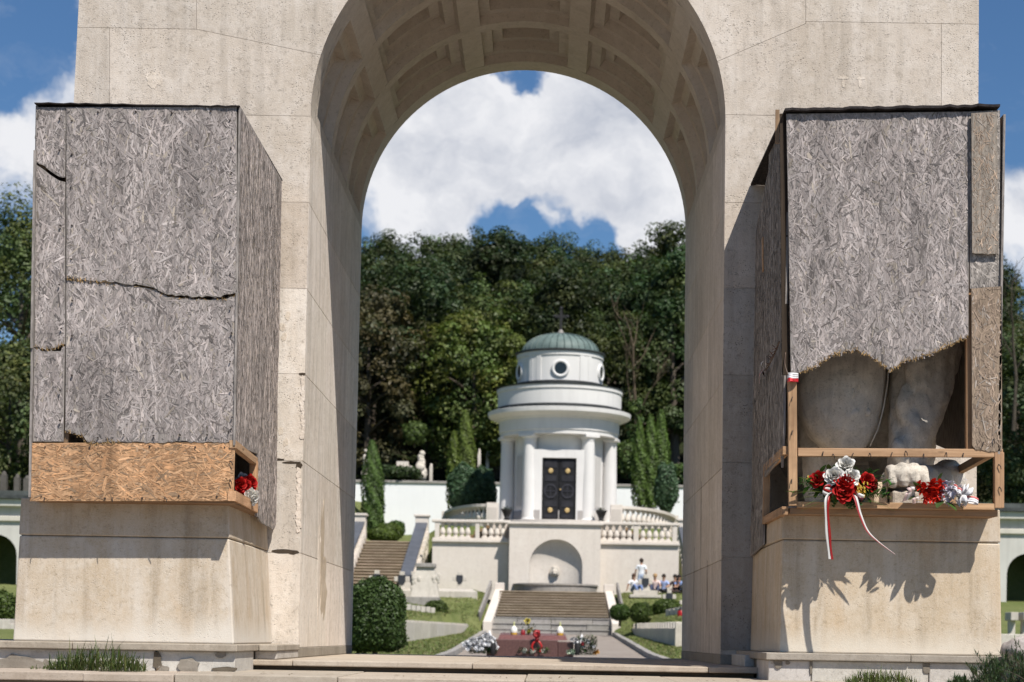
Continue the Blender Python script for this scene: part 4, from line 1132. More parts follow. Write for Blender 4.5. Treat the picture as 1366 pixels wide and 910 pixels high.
# ================================================================== TERRAIN
def lerpt(x,tab):
    if x<=tab[0][0]: return tab[0][1]
    for (a,b),(c,d) in zip(tab[:-1],tab[1:]):
        if x<=c: return b+(d-b)*(x-a)/(c-a)
    return tab[-1][1]
def sstep(a,b,x):
    t=max(0,min(1,(x-a)/(b-a))); return t*t*(3-2*t)
PATHT=[(-80,-1.6),(9,-1.5),(11,-1.0),(14,-.9),(20.5,-.75),(45,-.56),(60,-.37),(90,.35),(93,.42),(120,.5)]
def zpath(y): return lerpt(y,PATHT)
XC=.28
WLx=lambda y: -5.15+(y-70)/20*1.55          # front line of the left grave wall
WRx=lambda y: 4.91-(y-70)/20*.79            # and of the right one
TERR=5.35
def H(x,y):
    ax=abs(x-XC)
    if y<21: return zpath(y)
    base=zpath(min(y,92))
    lawn=base+.07
    if 62<y<=91:
        dl=WLx(y)-.55-x; dr=x-WRx(y)-.55
        d=max(dl,dr)
        if d>0:
            lawn=max(lawn, .74+(y-70)*.03+min(2.0,d*.16)*sstep(62,68,y)) if y>68 else lawn+sstep(0,1.5,d)*sstep(62,68,y)*.9
    z=lawn
    if y>84:
        emb=base+.07+(2.62-base-.07)*sstep(86,98.2,y)
        z=max(lawn if y<91 else -9,emb)
    if y>100.4:
        if ax<6.35: z=min(6.38,5.42+(y-101)*.30) if y>101.2 else 2.62
        elif ax<11.2 and y<107: z=2.6 if y<104 else 2.6+(TERR-2.6)*sstep(104,107,y)
        else: z=TERR if y>=107 else 2.62
    if y>107: z=lerpt(y,[(107,TERR+1.03*(1-sstep(6.35,8,ax))),(118,5.9+.6*(1-sstep(6.35,9,ax))),(130,7.2),(130.6,7.2),(132,9.4),(215,31),(300,26),(900,10),(3000,0)])
    if ax>10.5:
        side=lerpt(y,[(20,-.75),(50,-.4),(66,.6),(79.5,2.05),(82,2.2),(82.6,6.0),(130,9.4),(215,31),(300,26),(900,10),(3000,0)])
        f=sstep(10.5,13,ax); z=z*(1-f)+side*f
    if ax<3.1 and y<=100.3:
        z=zpath(y)-.15 if y<90.3 else .2
    elif ax<3.9 and y<=100.3:
        f=(ax-3.1)/.8; z=(zpath(min(y,93))-.1)*(1-f)+z*f if y<90.3 else z-.25*(1-f)
    return z
xs=[-1500,-600,-300,-160,-100]+list(np.arange(-70,-14,2))+list(np.arange(-14,14.01,.4))+list(np.arange(16,71,2))+[100,160,300,600,1500]
ys=[-600,-200,-60,-20,0,6,8,9,10,11,12,13,14,17,20,20.9,22]+list(np.arange(25,60,2.5))+list(np.arange(60,134,.5))+list(np.arange(136,222,4))+[240,270,300,400,600,900,1500,3000]
mb=MB(); nx=len(xs)
vs=[(x,y,H(x,y)+(R.uniform(-.03,.03) if y>60 else 0)) for y in ys for x in xs]
fs=[(j*nx+i,j*nx+i+1,(j+1)*nx+i+1,(j+1)*nx+i) for j in range(len(ys)-1) for i in range(nx-1)]
mb.add(vs,fs); structure(obj('ground',mb,M['ground'],smooth=True))
def lawn_grass():
    rs=np.random.RandomState(3); n=60000
    x=rs.uniform(-7.5,7.5,n); y=56+43*rs.uniform(0,1,n); k=np.abs(x-XC)>3.35
    x,y=x[k],y[k]; z=np.array([H(a,b) for a,b in zip(x,y)]); m=len(x)
    ok=(z<2.7)
    x,y,z=x[ok],y[ok],z[ok]; m=len(x)
    C=np.stack([x,y,z+.02],1); N_=np.stack([rs.normal(size=m),rs.normal(size=m)-.6,rs.uniform(.1,.7,m)],1)
    K=np.array([.13,.165,.05])*rs.uniform(.55,1.5,(m,1)); dry=rs.uniform(0,1,m)>.7; K[dry]=np.array([.24,.22,.10])*rs.uniform(.6,1.2,(dry.sum(),1))
    o=leafmesh('lawn_grass',C,N_,rs.uniform(.06,.14,m),K,M['grassblade'],aspect=.35)
    tag(o,'rough short lawn grass on the garden slopes','grass',kind='stuff')
# path and kerbs
mb=MB(); py=[20.7]+list(range(25,90,5))+[90.6]
vs=[]
for y in py: vs += [(XC-3.0,y,zpath(y)+.006),(XC+3.0,y,zpath(y)+.006)]
mb.add(vs,[(2*i,2*i+1,2*i+3,2*i+2) for i in range(len(py)-1)]); structure(obj('path',mb,M['gravel']))
for s in (-1,1):
    mb=MB()
    yy=[22+1.0*i for i in range(69)]
    for a,b in zip(yy[:-1],yy[1:]):
        x=XC+s*3.02; x2=x+s*.22; k=R.uniform(-.01,.01); c=tint(.08)
        za,zb=zpath(a),zpath(b)
        lo=[(min(x,x2),a+.005,za-.3),(max(x,x2),a+.005,za-.3),(max(x,x2),b-.005,zb-.3),(min(x,x2),b-.005,zb-.3)]
        hi=[(p[0],p[1],p[2]+.3+.17+k) for p in lo]; mb.hexa(lo,hi,c)
    structure(obj('path_kerb',mb,M['grey_stone'],bevel=.012))

# ================================================================== MAIN STAIRS
ST=thing('stone_stairs',(XC,90.5,.35),'wide worn stone stairs leading from the gravel path up to the fountain','stairs')
mb=MB()
x0,x1=UX(653,845,90.6),UX(817,845,90.6)
z=.35; 
for k in range(3):
    zn=.35+.28*(k+1); cuts=[x0+(x1-x0)*f for f in (0,.22+.1*(k%2),.5,.74+.05*k,1)]
    for i in range(4):
        mb.box(cuts[i]+.01,cuts[i+1]-.01,90.6+.42*k+R.uniform(-.02,.02),92.2,zn-.30,zn,tint(.10)); mb.box(cuts[i]+.003,cuts[i+1]-.003,90.56+.42*k,92.0,zn-.05,zn+.003,tint(.10))
        pass
obj('lower_step',mb,M['grey_stone'],ST,bevel=.015)
mb=MB(); N=10; zb,zt=1.19,2.60
for k in range(N):
    f=(k+1)/N; zn=zb+(zt-zb)*f; y=92.0+4.6*k/N
    xa=UX(662,822,92)+(UX(667,790,96.8)-UX(662,822,92))*f; xb_=UX(812,822,92)+(UX(806,790,96.8)-UX(812,822,92))*f
    mb.box(xa,xb_,y+.06,97.2,zn-.17,zn-.05,(.42,.40,.37)); mb.box(xa,xb_,y,97.2,zn-.05,zn,tint(.08,.015))
obj('upper_step',mb,M['brownstep'],ST)
for s,(pa,pb,pc) in ((-1,((650,846),(666,792),(672,783))),(1,((822,848),(812,793),(806,785)))):
    a=U(pa[0],pa[1]-12,90.4); b=U(pb[0],pb[1],97.0)
    w=.42
    mb=MB(); lo=[(a.x-w/2,90.3,-.1),(a.x+w/2,90.3,-.1),(b.x+w/2,97.0,1.2),(b.x-w/2,97.0,1.2)]
    zA=.95; zB=2.72
    mb.hexa(lo,[(lo[0][0],90.3,zA),(lo[1][0],90.3,zA),(lo[2][0],97.0,zB),(lo[3][0],97.0,zB)])
    o=obj('flank_wall',mb,M['far_stone'],ST,bevel=.02)
    mb=MB(); mb.box(b.x-.26,b.x+.26,96.8,97.32,2.3,3.02); obj('newel',mb,M['far_stone'],ST,bevel=.03)
    mb=MB(); mb.beam((a.x+s*.42,91.2,1.2),(b.x+s*.42,96.6,2.9),.12,.5,(.85,.85,.85)); obj('rough_edge_stone',mb,M['grey_stone'],ST,bevel=.04)

# ================================================================== FOUNTAIN BLOCK AND TERRACE WALLS
YW=99.0
FB=thing('fountain_wall',(UX(740,785,YW),YW,2.6),'projecting pale stone wall block with an arched fountain niche below the chapel','fountain')
xa,xb=UX(679,750,YW),UX(801,750,YW); z0,z1=2.3,UZ(740,700,YW)
nx_,nz,nr=UX(741.5,755,YW),UZ(741.5,755,YW),0
nr=(UX(777,755,YW)-UX(706,755,YW))/2
mb=MB()
out=[(xa,z0),(nx_-nr,z0),(nx_-nr,nz)]+[(nx_+nr*math.cos(rad(180-9*i)),nz+nr*math.sin(rad(180-9*i))) for i in range(1,20)]+[(nx_+nr,nz),(nx_+nr,z0),(xb,z0),(xb,z1),(xa,z1)]
mb.prism([(x,YW,z) for x,z in out],[(x,YW+1.6,z) for x,z in out],caps=False)
mb.prism([(x,YW,z) for x,z in out],[(x,YW+.02,z) for x,z in out])
mb.box(xa,xb,YW+1.55,YW+1.62,z0,z1)
o=obj('wall_block',mb,M['far_stone'],FB)
mb=MB()
nv0=len(mb.v); mb.lathe([(nr,z0),(nr,nz)],nx_,YW+.0,40,(.95,.95,.95),0,math.pi)
vs=[];fs=[];na,nb=40,14
for i in range(nb+1):
    for k in range(na+1):
        ph=math.pi/2*i/nb; t=math.pi*k/na; vs.append((nx_+nr*math.cos(ph)*math.cos(t),YW+nr*math.cos(ph)*math.sin(t),nz+nr*math.sin(ph)))
for i in range(nb):
    for k in range(na): fs.append((i*(na+1)+k,i*(na+1)+k+1,(i+1)*(na+1)+k+1,(i+1)*(na+1)+k))
mb.add(vs,fs,(.95,.95,.95))
mb.v=[(a_,YW+(b_-YW)*.42,c_) for a_,b_,c_ in mb.v]
o=obj('niche',mb,M['far_stone'],FB,smooth=True)
mb=MB(); mb.box(xa-.12,xb+.12,YW-.14,YW+1.7,z1,z1+.12); mb.box(xa-.06,xb+.06,YW-.07,YW+1.7,z1-.07,z1); obj('coping',mb,M['far_stone'],FB,bevel=.02)
mh=U(740,763,YW); mh.y=YW+nr*.42-.16
mb=MB(); q_=.66
mb.ball(mh,.30*q_,18,12,sc=(1,.9,1.05)); mb.ball(mh+Vector((0,-.22,-.10))*q_,.16*q_,12,8,sc=(1,1,.85)); mb.ball(mh+Vector((-.1,-.22,.06))*q_,.06*q_); mb.ball(mh+Vector((.1,-.22,.06))*q_,.06*q_)
for k in range(11):
    t=rad(-30+24*k); mb.ball(mh+Vector((.30*math.cos(t),.02,.30*math.sin(t)))*q_,.12*q_,10,7)
mb.box(mh.x-.22*q_,mh.x+.22*q_,mh.y-.1*q_,mh.y+.3,mh.z+.2*q_,mh.z+.45*q_)
obj('lion_mask',mb,M['white_stone'],FB,smooth=True)
mb=MB(); bx,by=nx_,YW+.1; rB=UX(797,785,YW-1.2)-nx_
prof=[(rB-.04,2.45),(rB,2.55),(rB,2.93),(rB+.07,2.95),(rB+.07,3.04),(rB-.22,3.05),(rB-.24,2.86)]
mb.lathe(prof,bx,by,40,(1,1,1),math.pi,2*math.pi)
o=obj('basin',mb,M['grey_stone'],FB,smooth=False); smooth_by_angle(o,30)
mb=MB(); mb.lathe([(0.01,2.88),(rB-.24,2.88)],bx,by,40,(1,1,1),math.pi,2*math.pi); obj('water',mb,M['water'],FB)

def baluster_mb(h,r):
    mb=MB(); mb.box(-r,r,-r,r,0,.09*h); 
    mb.lathe([(r*.95,.09*h),(r*.95,.13*h),(r*.55,.17*h),(r*.6,.20*h),(r*.98,.30*h),(r*1.0,.38*h),(r*.85,.52*h),(r*.55,.68*h),(r*.42,.76*h),(r*.42,.80*h),(r*.62,.82*h),(r*.62,.86*h),(r*.5,.90*h)],0,0,12)
    mb.box(-r*.85,r*.85,-r*.85,r*.85,.89*h,h); return mb
BAL=None
def baluster(parent,x,y,z):
    global BAL
    if BAL is None:
        o=obj('baluster',baluster_mb(.86,.155),M['far_stone'],None); smooth_by_angle(o,35); BAL=o
    else:
        o=BAL.copy(); COL.objects.link(o)
    o.parent=parent; o.location=Vector((x,y,z))-wloc(parent); return o
YT=100.0
for side in (-1,1):
    if side<0:
        pxs=(577,679); label='pale terrace wall with balustrade left of the fountain block'; pier=(634,639.5); bals=[590.5,599,607.5,616,624,646.5,655,663,671]; extra=[(580,586)]
    else:
        pxs=(801,906); label='pale terrace wall with balustrade right of the fountain block, people resting at its foot'; pier=(845,852); bals=[805.5,814,822.5,831.5,839.5,857.5,866,874.5,883,891]; extra=[(897,903)]
    xa_,xb_=UX(pxs[0],720,YT),UX(pxs[1],720,YT)
    root=thing('terrace_wall',((xa_+xb_)/2,YT,2.6),label,'wall')
    zc=UZ(740,721.5,YT); zr=UZ(740,698.5,YT)
    mb=MB(); mb.box(xa_,xb_,YT,YT+.6,2.2,zc-.16); obj('retaining_wall',mb,M['far_stone'],root)
    mb=MB(); mb.box(xa_-.02,xb_+.02,YT-.16,YT+.55,zc-.16,zc-.02); mb.box(xa_-.0,xb_+.0,YT-.07,YT+.5,zc-.02,zc+.07); obj('ledge',mb,M['far_stone'],root,bevel=.025)
    mb=MB(); mb.box(xa_-.05,xb_+.05,YT-.10,YT+.42,zr-.02,zr+.13); obj('handrail',mb,M['far_stone'],root,bevel=.03)
    for a,b in [pier]+extra:
        mb=MB(); mb.box(UX(a,710,YT),UX(b,710,YT),YT-.05,YT+.37,zc+.07,zr-.02); obj('pier',mb,M['far_stone'],root,bevel=.015)
    for b in bals:
        x=UX(b,712,YT+.16); o=baluster(root,x,YT+.16,zc+.07); o.scale=(1,1,(zr-.02-zc-.07)/.86)

# grand stairs left and right of the terrace
for side in (-1,1):
    if side<0: xl_,xr_=UX(487,722,106),UX(556,722,106); lab='long brown stairs between slate topped parapets left of the terrace'
    else: xl_,xr_=UX(913,722,106)+.25,UX(913,722,106)+3.4; lab='stairs with slate topped parapet right of the terrace, mostly behind the arch pier'
    root=thing('garden_stairs',((xl_+xr_)/2,97,2.5),lab,'stairs')
    mb=MB(); N=17; zb,zt=2.45,UZ(520,722.5,106)
    for k in range(N):
        f=(k+1)/N; zn=zb+(zt-zb)*f; y=97.6+8.4*k/N; dx=.25*(1-f) if side<0 else 0
        mb.box(xl_-dx*1.0,xr_-dx*.3,y+.05,106.3,zn-.2,zn-.06,(.40,.38,.35)); mb.box(xl_-dx*1.0,xr_-dx*.3,y,106.3,zn-.06,zn,tint(.07,.02))
    obj('stair_flight',mb,M['brownstep'],root)
    for s in (-1,1):
        xw=(xl_-.30 if s<0 else xr_+.30)
        xo=xw-.25*(1 if side<0 else 0)
        mb=MB(); w=.26
        y0,y1=97.4,105.4; za,zb2=3.25,zt+.95
        mb.hexa([(xo-w,y0,2.2),(xo+w,y0,2.2),(xw+w,y1,2.2),(xw-w,y1,2.2)],[(xo-w,y0,za),(xo+w,y0,za),(xw+w,y1,zb2),(xw-w,y1,zb2)])
        obj('parapet',mb,M['far_stone'],root)
        mb=MB(); mb.hexa([(xo-w-.06,y0-.1,za+.004),(xo+w+.06,y0-.1,za+.004),(xw+w+.06,y1,zb2+.004),(xw-w-.06,y1,zb2+.004)],[(xo-w-.06,y0-.1,za+.12),(xo+w+.06,y0-.1,za+.12),(xw+w+.06,y1,zb2+.12),(xw-w-.06,y1,zb2+.12)])
        obj('slate_coping',mb,M['slate'],root)
        mb=MB(); mb.box(xw-.36,xw+.36,y1,y1+.75,zt-1.6,zb2+.45); mb.box(xw-.44,xw+.44,y1-.08,y1+.83,zb2+.45,zb2+.58); obj('newel',mb,M['far_stone'],root,bevel=.03)
        # stepped white edge stones along the flight
        inner=(side<0)
        mb=MB()
        for k in range(11):
            f=k/11; y=y0+(y1-y0)*f; zz=za+(zb2-za)*f; xx_=xo+(xw-xo)*f + (.34 if inner else .34*s)
            mb.box(xx_-.13,xx_+.13,y,y+.62,zz-.62,zz-.12,tint(.06))
        obj('edge_stones',mb,M['far_stone'],root,bevel=.04)

# curved balustrades beside the chapel
for side in (-1,1):
    if side<0: a,b=(657,105.2),(597,113.0); lab='curved white balustrade left of the chapel door'
    else: a,b=(822,105.2),(897,113.5); lab='curved white balustrade right of the chapel door'
    xa_,xb_=UX(a[0],690,a[1]),UX(b[0],690,b[1])
    root=thing('curved_balustrade',((xa_+xb_)/2,107,6.3),lab,'balustrade')
    n=15; pts=[]
    for i in range(n+1):
        f=i/n; t=math.pi/2*f
        pts.append(Vector((xa_+(xb_-xa_)*math.sin(t)*.55+(xb_-xa_)*f*.45, a[1]+(b[1]-a[1])*(1-math.cos(t)),0)))
    zb_=6.55; h=1.12
    for nm,zz0,zz1,w in (('plinth_rail',5.3,zb_+.06,.22),('handrail',zb_+h-.16,zb_+h,.24)):
        mb=MB()
        vs=[];fs=[]
        for i,p in enumerate(pts):
            d=(pts[min(i+1,n)]-pts[max(i-1,0)]).normalized(); s_=Vector((d.y,-d.x,0))*w
            vs += [p+s_+Vector((0,0,zz0)),p-s_+Vector((0,0,zz0)),p-s_+Vector((0,0,zz1)),p+s_+Vector((0,0,zz1))]
        for i in range(n):
            for k in range(4): fs.append((i*4+k,i*4+(k+1)%4,(i+1)*4+(k+1)%4,(i+1)*4+k))
        fs += [(3,2,1,0),(n*4,n*4+1,n*4+2,n*4+3)]
        mb.add(vs,fs); obj(nm,mb,M['far_stone'],root)
    for i in range(1,n):
        o=baluster(root,pts[i].x,pts[i].y,zb_+.06); o.scale=(1.05,1.05,(h-.22)/.86)
    for i in (0,n):
        mb=MB(); p=pts[i]; mb.box(p.x-.34,p.x+.34,p.y-.34,p.y+.34,5.3,zb_+h+.06); mb.box(p.x-.26,p.x+.26,p.y-.36,p.y-.34,zb_+.1,zb_+h-.2,(.8,.8,.8)); obj('pier',mb,M['far_stone'],root,bevel=.03)
# white garden wall
YGW=130.3
GW=thing('garden_wall',(-1,YGW,7.2),'long plain white garden wall behind the chapel under the trees','wall')
zt=UZ(560,641.5,YGW)
mb=MB(); mb.box(-22,20,YGW,YGW+.5,6.5,zt-.18); obj('wall_face',mb,M['whitewall'],GW)
mb=MB(); mb.box(-22.1,20.1,YGW-.1,YGW+.6,zt-.18,zt); obj('coping',mb,M['grey_stone'],GW,bevel=.03)

# ================================================================== GALLERIES (arcades at both sides)
for side in (-1,1):
    YG=80.0
    if side<0: cx0=UX(-6,760,YG); zs_=UZ(10,741,YG); lab='pale arcaded gallery wall far behind the left pedestal'; zc0=UZ(20,655,YG)
    else: cx0=UX(1371,765,YG); zs_=UZ(1345,766,YG); lab='pale arcaded gallery wall far behind the right pedestal'; zc0=UZ(1350,672,YG)
    root=thing('gallery',(cx0+side*4,YG,2),lab,'gallery')
    r=UX(22,760,YG)-UX(-6,760,YG); pitch=3.1
    cs=[cx0+side*pitch*k for k in range(4)]
    xin=cx0-side*2.6; xout=cx0+side*pitch*4
    lo_,hi_=min(xin,xout),max(xin,xout)
    zt_=zc0-.35
    outp=[(lo_,1.4)]
    for c in sorted(cs):
        outp += [(c-r,1.4),(c-r,zs_)]+[(c+r*math.cos(rad(180-15*i)),zs_+r*math.sin(rad(180-15*i))) for i in range(1,12)]+[(c+r,zs_),(c+r,1.4)]
    outp += [(hi_,1.4),(hi_,zt_),(lo_,zt_)]
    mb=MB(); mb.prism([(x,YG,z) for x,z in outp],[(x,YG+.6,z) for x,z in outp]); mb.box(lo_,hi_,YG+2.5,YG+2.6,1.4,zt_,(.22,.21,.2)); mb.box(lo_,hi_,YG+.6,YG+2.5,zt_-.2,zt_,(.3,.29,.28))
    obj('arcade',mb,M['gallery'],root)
    mb=MB(); mb.box(lo_-.1,hi_+.1,YG-.12,YG+.3,zt_-.95,zt_-.72,(1.05,1.02,.96)); mb.box(lo_-.1,hi_+.1,YG-.3,YG+.3,zt_-.32,zt_,(1.15,1.13,1.1)); obj('cornice',mb,M['gallery'],root,bevel=.03)
    mb=MB(); mb.box(lo_-.2,hi_+.2,YG-.45,YG+2.8,zt_+.003,zt_+.14,(1.6,1.6,1.6)); mb.box(lo_-.2,hi_+.2,YG-.3,YG+2.6,zt_+.14,zt_+.34,(2.4,2.4,2.3)); obj('roof_ledge',mb,M['flash'],root)
# ================================================================== CHAPEL
CYC=108.0
ccx=UX(745.5,600,CYC)
CH=thing('round_chapel',(ccx,CYC,6.4),'round white chapel with a green copper dome and black double door','chapel')
zz=lambda y,Y=CYC: UZ(746,y,Y)
SEG=72
def ring(prof,c=(1,1,1),seg=SEG):
    mb=MB(); mb.lathe(prof,ccx,CYC,seg,c); return mb
zbase=zz(694,104.5)
mb=MB(); mb.box(ccx-3.6,ccx+3.6,100.7,106,5.2,6.42); mb.lathe([(4.9,5.2),(4.9,6.42),(0,6.42)],ccx,CYC,48); mb.lathe([(4.2,6.42),(4.2,zbase),(0,zbase)],ccx,CYC,48)
for k in range(4): mb.box(ccx-5.0,ccx+5.0,101.6-.0+.0,104,5.3+.25*k,5.5+.25*k,(.7,.55,.4)) if False else None
obj('podium',mb,M['far_stone'],CH)
for s in (-1,1):
    mb=MB()
    for k in range(6): mb.box(ccx+s*3.6,ccx+s*(3.6+.32*(6-k)),101.2,103.4,5.2,5.35+.18*k,(.75,.62,.48))
    obj('side_steps',mb,M['brownstep'],CH)
RW=2.62; ze=zz(577.5,104.5)
o=obj('drum_wall',ring([(RW,zbase),(RW,ze+.3)]),M['plaster'],CH,smooth=True)
o=obj('wall_plinth',ring([(RW+.06,zbase),(RW+.06,zz(680,104.9)),(RW,zz(680,104.9)+.01)],(.55,.53,.52)),M['plaster'],CH,smooth=True)
# entablature, cornice, attic, drum, dome
def ent(name,prof,mat,c=(1,1,1),ang=30):
    o=obj(name,ring(prof,c),mat,CH); smooth_by_angle(o,ang); return o
zc1,zc2=zz(565.5),zz(553)
ent('frieze',[(2.5,ze),(3.40,ze),(3.40,ze+.22),(3.46,ze+.24),(3.46,zc1)],M['plaster'])
ent('cornice',[(3.44,zc1-.02),(3.56,zc1+.02),(3.60,zc1+.10),(3.78,zc1+.14),(4.02,zc1+.24),(4.10,zc1+.30),(4.12,zc2-.02),(4.06,zc2)],M['plaster'])
ent('cornice_roof',[(4.06,zc2),(3.62,zc2+.08),(3.60,zc2+.24)],M['flash'])
za1,za2=zz(553)+.1,zz(523)
ent('attic',[(3.56,za1),(3.56,za2-.22),(3.62,za2-.20),(3.62,za2)],M['plaster'])
ent('attic_roof',[(3.66,za2),(3.66,za2+.05),(2.7,za2+.16),(2.55,za2+.18),(2.55,za2+.36),(2.44,za2+.37)],M['flash'])
zd1,zd2=za2+.15,zz(474)
ent('upper_drum',[(2.44,zd1),(2.44,zd2-.32),(2.50,zd2-.30),(2.50,zd2-.06)],M['plaster'])
ent('dome_eave',[(2.50,zd2-.08),(2.60,zd2-.05),(2.60,zd2+.03),(2.2,zd2+.10)],M['flash'])
# copper dome with standing seams
zt=zz(446.5); Rd=2.2; hd=zt-zd2-.08
def dome_pt(a,t,e=0):
    # a: 0 at rim .. pi/2 at top ; flattened cap
    r=(Rd+e)*math.cos(a)**.92; return (ccx+r*math.cos(t),CYC+r*math.sin(t),zd2+.08+(hd+e)*math.sin(a))
mb=MB(); na,nt=14,96; vs=[dome_pt(math.pi/2*i/na*.999,2*math.pi*k/nt) for i in range(na+1) for k in range(nt)]
mb.add(vs,[(i*nt+k,i*nt+(k+1)%nt,(i+1)*nt+(k+1)%nt,(i+1)*nt+k) for i in range(na) for k in range(nt)])
dome=obj('dome',mb,M['copper'],CH,smooth=True)
mb=MB()
for k in range(32):
    t=2*math.pi*(k+.5)/32
    mb.tube([dome_pt(math.pi/2*i/10*.97,t,.012) for i in range(11)],.035,5,(.62,.66,.66))
obj('standing_seam',mb,M['copper'],dome)
mb=MB(); mb.lathe([(.22,zt-.05),(.25,zt+.08),(.12,zt+.16),(.10,zt+.28),(.0,zt+.3)],ccx,CYC,16,(.9,.9,.9)); obj('finial',mb,M['grey_stone'],dome,smooth=True)
mb=MB(); c=(1,1,1); zt0=zt+.25
mb.box(ccx-.07,ccx+.07,CYC-.07,CYC+.07,zt0,zt0+1.25); mb.box(ccx-.34,ccx+.34,CYC-.06,CYC+.06,zt0+.72,zt0+.86)
for (dx,dz) in ((-.36,.79),(.36,.79),(0,1.27)): mb.ball((ccx+dx,CYC,zt0+dz),.11,10,6)
for k in range(12):
    t=2*math.pi*k/12; mb.beam((ccx,CYC,zt0+.79),(ccx+.26*math.cos(t),CYC,zt0+.79+.26*math.sin(t)),.03,.03)
obj('cross',mb,M['iron'],CH)
# oculus windows round the upper drum
def rotbox(mb,ang,rad_,w,d,z0,z1,c=(1,1,1)):
    """ang measured from the front (-Y), to the right"""
    n=Vector((math.sin(ang),-math.cos(ang),0)); t_=Vector((math.cos(ang),math.sin(ang),0)); o=Vector((ccx,CYC,0))
    lo=[o+n*(rad_+d)-t_*w/2,o+n*(rad_+d)+t_*w/2,o+n*(rad_-d)+t_*w/2,o+n*(rad_-d)-t_*w/2]
    mb.hexa([p+Vector((0,0,z0)) for p in lo],[p+Vector((0,0,z1)) for p in lo],c)
zo=zz(491.5,105.6)
for k in range(5):
    ang=rad(72*k); n=Vector((math.sin(ang),-math.cos(ang),0)); t_=Vector((math.cos(ang),math.sin(ang),0)); cen=Vector((ccx,CYC,zo))+n*2.44
    mb=MB(); vs=[];fs=[]; m=32; pr=[(.34,-.05),(.34,.05),(.40,.08),(.50,.07),(.52,-.06)]
    for (r_,d) in pr:
        for i in range(m):
            a=2*math.pi*i/m; vs.append(cen+t_*r_*math.cos(a)+Vector((0,0,r_*math.sin(a)))+n*d)
    for j in range(len(pr)-1):
        for i in range(m): fs.append((j*m+i,j*m+(i+1)%m,(j+1)*m+(i+1)%m,(j+1)*m+i))
    mb.add(vs,fs); w=obj('oculus_window',mb,M['plaster'],CH,smooth=True)
    mb=MB(); mb.add([cen+t_*.36*math.cos(2*math.pi*i/24)+Vector((0,0,.36*math.sin(2*math.pi*i/24)))+n*.02 for i in range(24)],[tuple(range(24))]); obj('pane',mb,M['glass'],w)
for k in range(5):
    mb=MB()
    for s in (-1,1): rotbox(mb,rad(72*k+36+s*6.5),2.44,.26,.045,zd1+.2,zd2-.30)
    rotbox(mb,rad(72*k+36),2.44,.62,.03,zd1+.2,zd2-.30)
    obj('pilaster_band',mb,M['plaster'],CH)
# columns
zcap=ze
for a in (-33,33,-79,79,-125,125,-170,170):
    t=rad(a); x,y=ccx+3.0*math.sin(t),CYC-3.0*math.cos(t)
    mb=MB(); r0=.42
    mb.lathe([(r0*1.12,zbase),(r0*1.12,zbase+.10),(r0,zbase+.16),(r0*.98,zbase+1.6),(r0*.86,zcap-.45),(r0*.86,zcap-.36),(r0*.92,zcap-.34),(r0*.92,zcap-.30),(r0*.88,zcap-.28),(r0*1.06,zcap-.16),(r0*1.08,zcap-.15)],x,y,28)
    mb.hexa(*[[Vector((x,y,z))+Vector((math.cos(t),math.sin(t),0))*u*.47+Vector((math.sin(t),-math.cos(t),0))*-v*.47 for u,v in ((-1,-1),(1,-1),(1,1),(-1,1))] for z in (zcap-.15,zcap+.004)])
    o=obj('column',mb,M['plaster'],CH); smooth_by_angle(o,35)
# portal, door
zdt=zz(611,105.25); yP=CYC-2.78
mb=MB(); xl,xr=UX(723,650,105.25),UX(768.5,650,105.25)
xL,xR=UX(711,650,105.25),UX(779,650,105.25); ztp=zz(600,105.25)
mb.box(xL,xl,yP-.05,yP+.5,zbase,ztp); mb.box(xr,xR,yP-.05,yP+.5,zbase,ztp); mb.box(xl,xr,yP-.05,yP+.5,zdt,ztp)
for a,b in ((xL-.01,xl-.10),(xr+.10,xR+.01)): mb.box(a,b,yP-.07,yP,zbase,zz(681,105.25),(.52,.50,.49))
obj('portal',mb,M['plaster'],CH)
mb=MB(); mb.box(xl,xr,yP+.16,yP+.3,zbase,zdt); 
door=obj('double_door',mb,M['door'],CH)
W=(xr-xl)/2
for s in (0,1):
    x0=xl+W*s
    mb=MB(); mb.box(x0+.02,x0+W-.02,yP+.10,yP+.16,zbase+.02,zdt-.02)
    for (py0,py1) in ((614,624),(634,642),(668,676),(686,691)):
        a,b=zz(py1,105.25),zz(py0,105.25); mb.box(x0+.14,x0+W-.14,yP+.075,yP+.10,a,b,(1.8,1.8,1.9))
    zc_=zz(655,105.25); cx_=x0+W/2; vs=[];fs=[];m=28
    for (r_,d) in ((.37,0),(.37,.04),(.29,.04),(.29,0)):
        for i in range(m): vs.append((cx_+r_*math.cos(2*math.pi*i/m),yP+.10-d,zc_+r_*1.1*math.sin(2*math.pi*i/m)))
    for j in range(3):
        for i in range(m): fs.append((j*m+i,j*m+(i+1)%m,(j+1)*m+(i+1)%m,(j+1)*m+i))
    mb.add(vs,fs,(2.6,2.6,2.8)); mb.box(cx_-.03,cx_+.03,yP+.07,yP+.1,zc_-.38,zc_+.38,(2.2,2.2,2.4)); mb.box(cx_-.34,cx_+.34,yP+.072,yP+.1,zc_-.03,zc_+.03,(2.2,2.2,2.4))
    lf=obj('door_leaf',mb,M['door'],door)
    for py in (628,680.5):
        mb=MB(); zm=zz(py,105.25); m=20; vs=[];fs=[]
        for (r_,d) in ((.14,0),(.135,.035),(.095,.055),(.075,.045),(.04,.06),(.0,.065)):
            for i in range(m): vs.append((cx_+r_*math.cos(2*math.pi*i/m),yP+.10-d,zm+r_*math.sin(2*math.pi*i/m)))
        for j in range(5):
            for i in range(m): fs.append((j*m+i,j*m+(i+1)%m,(j+1)*m+(i+1)%m,(j+1)*m+i))
        mb.add(vs,fs); obj('gilt_medallion',mb,M['gold'],door,smooth=True)
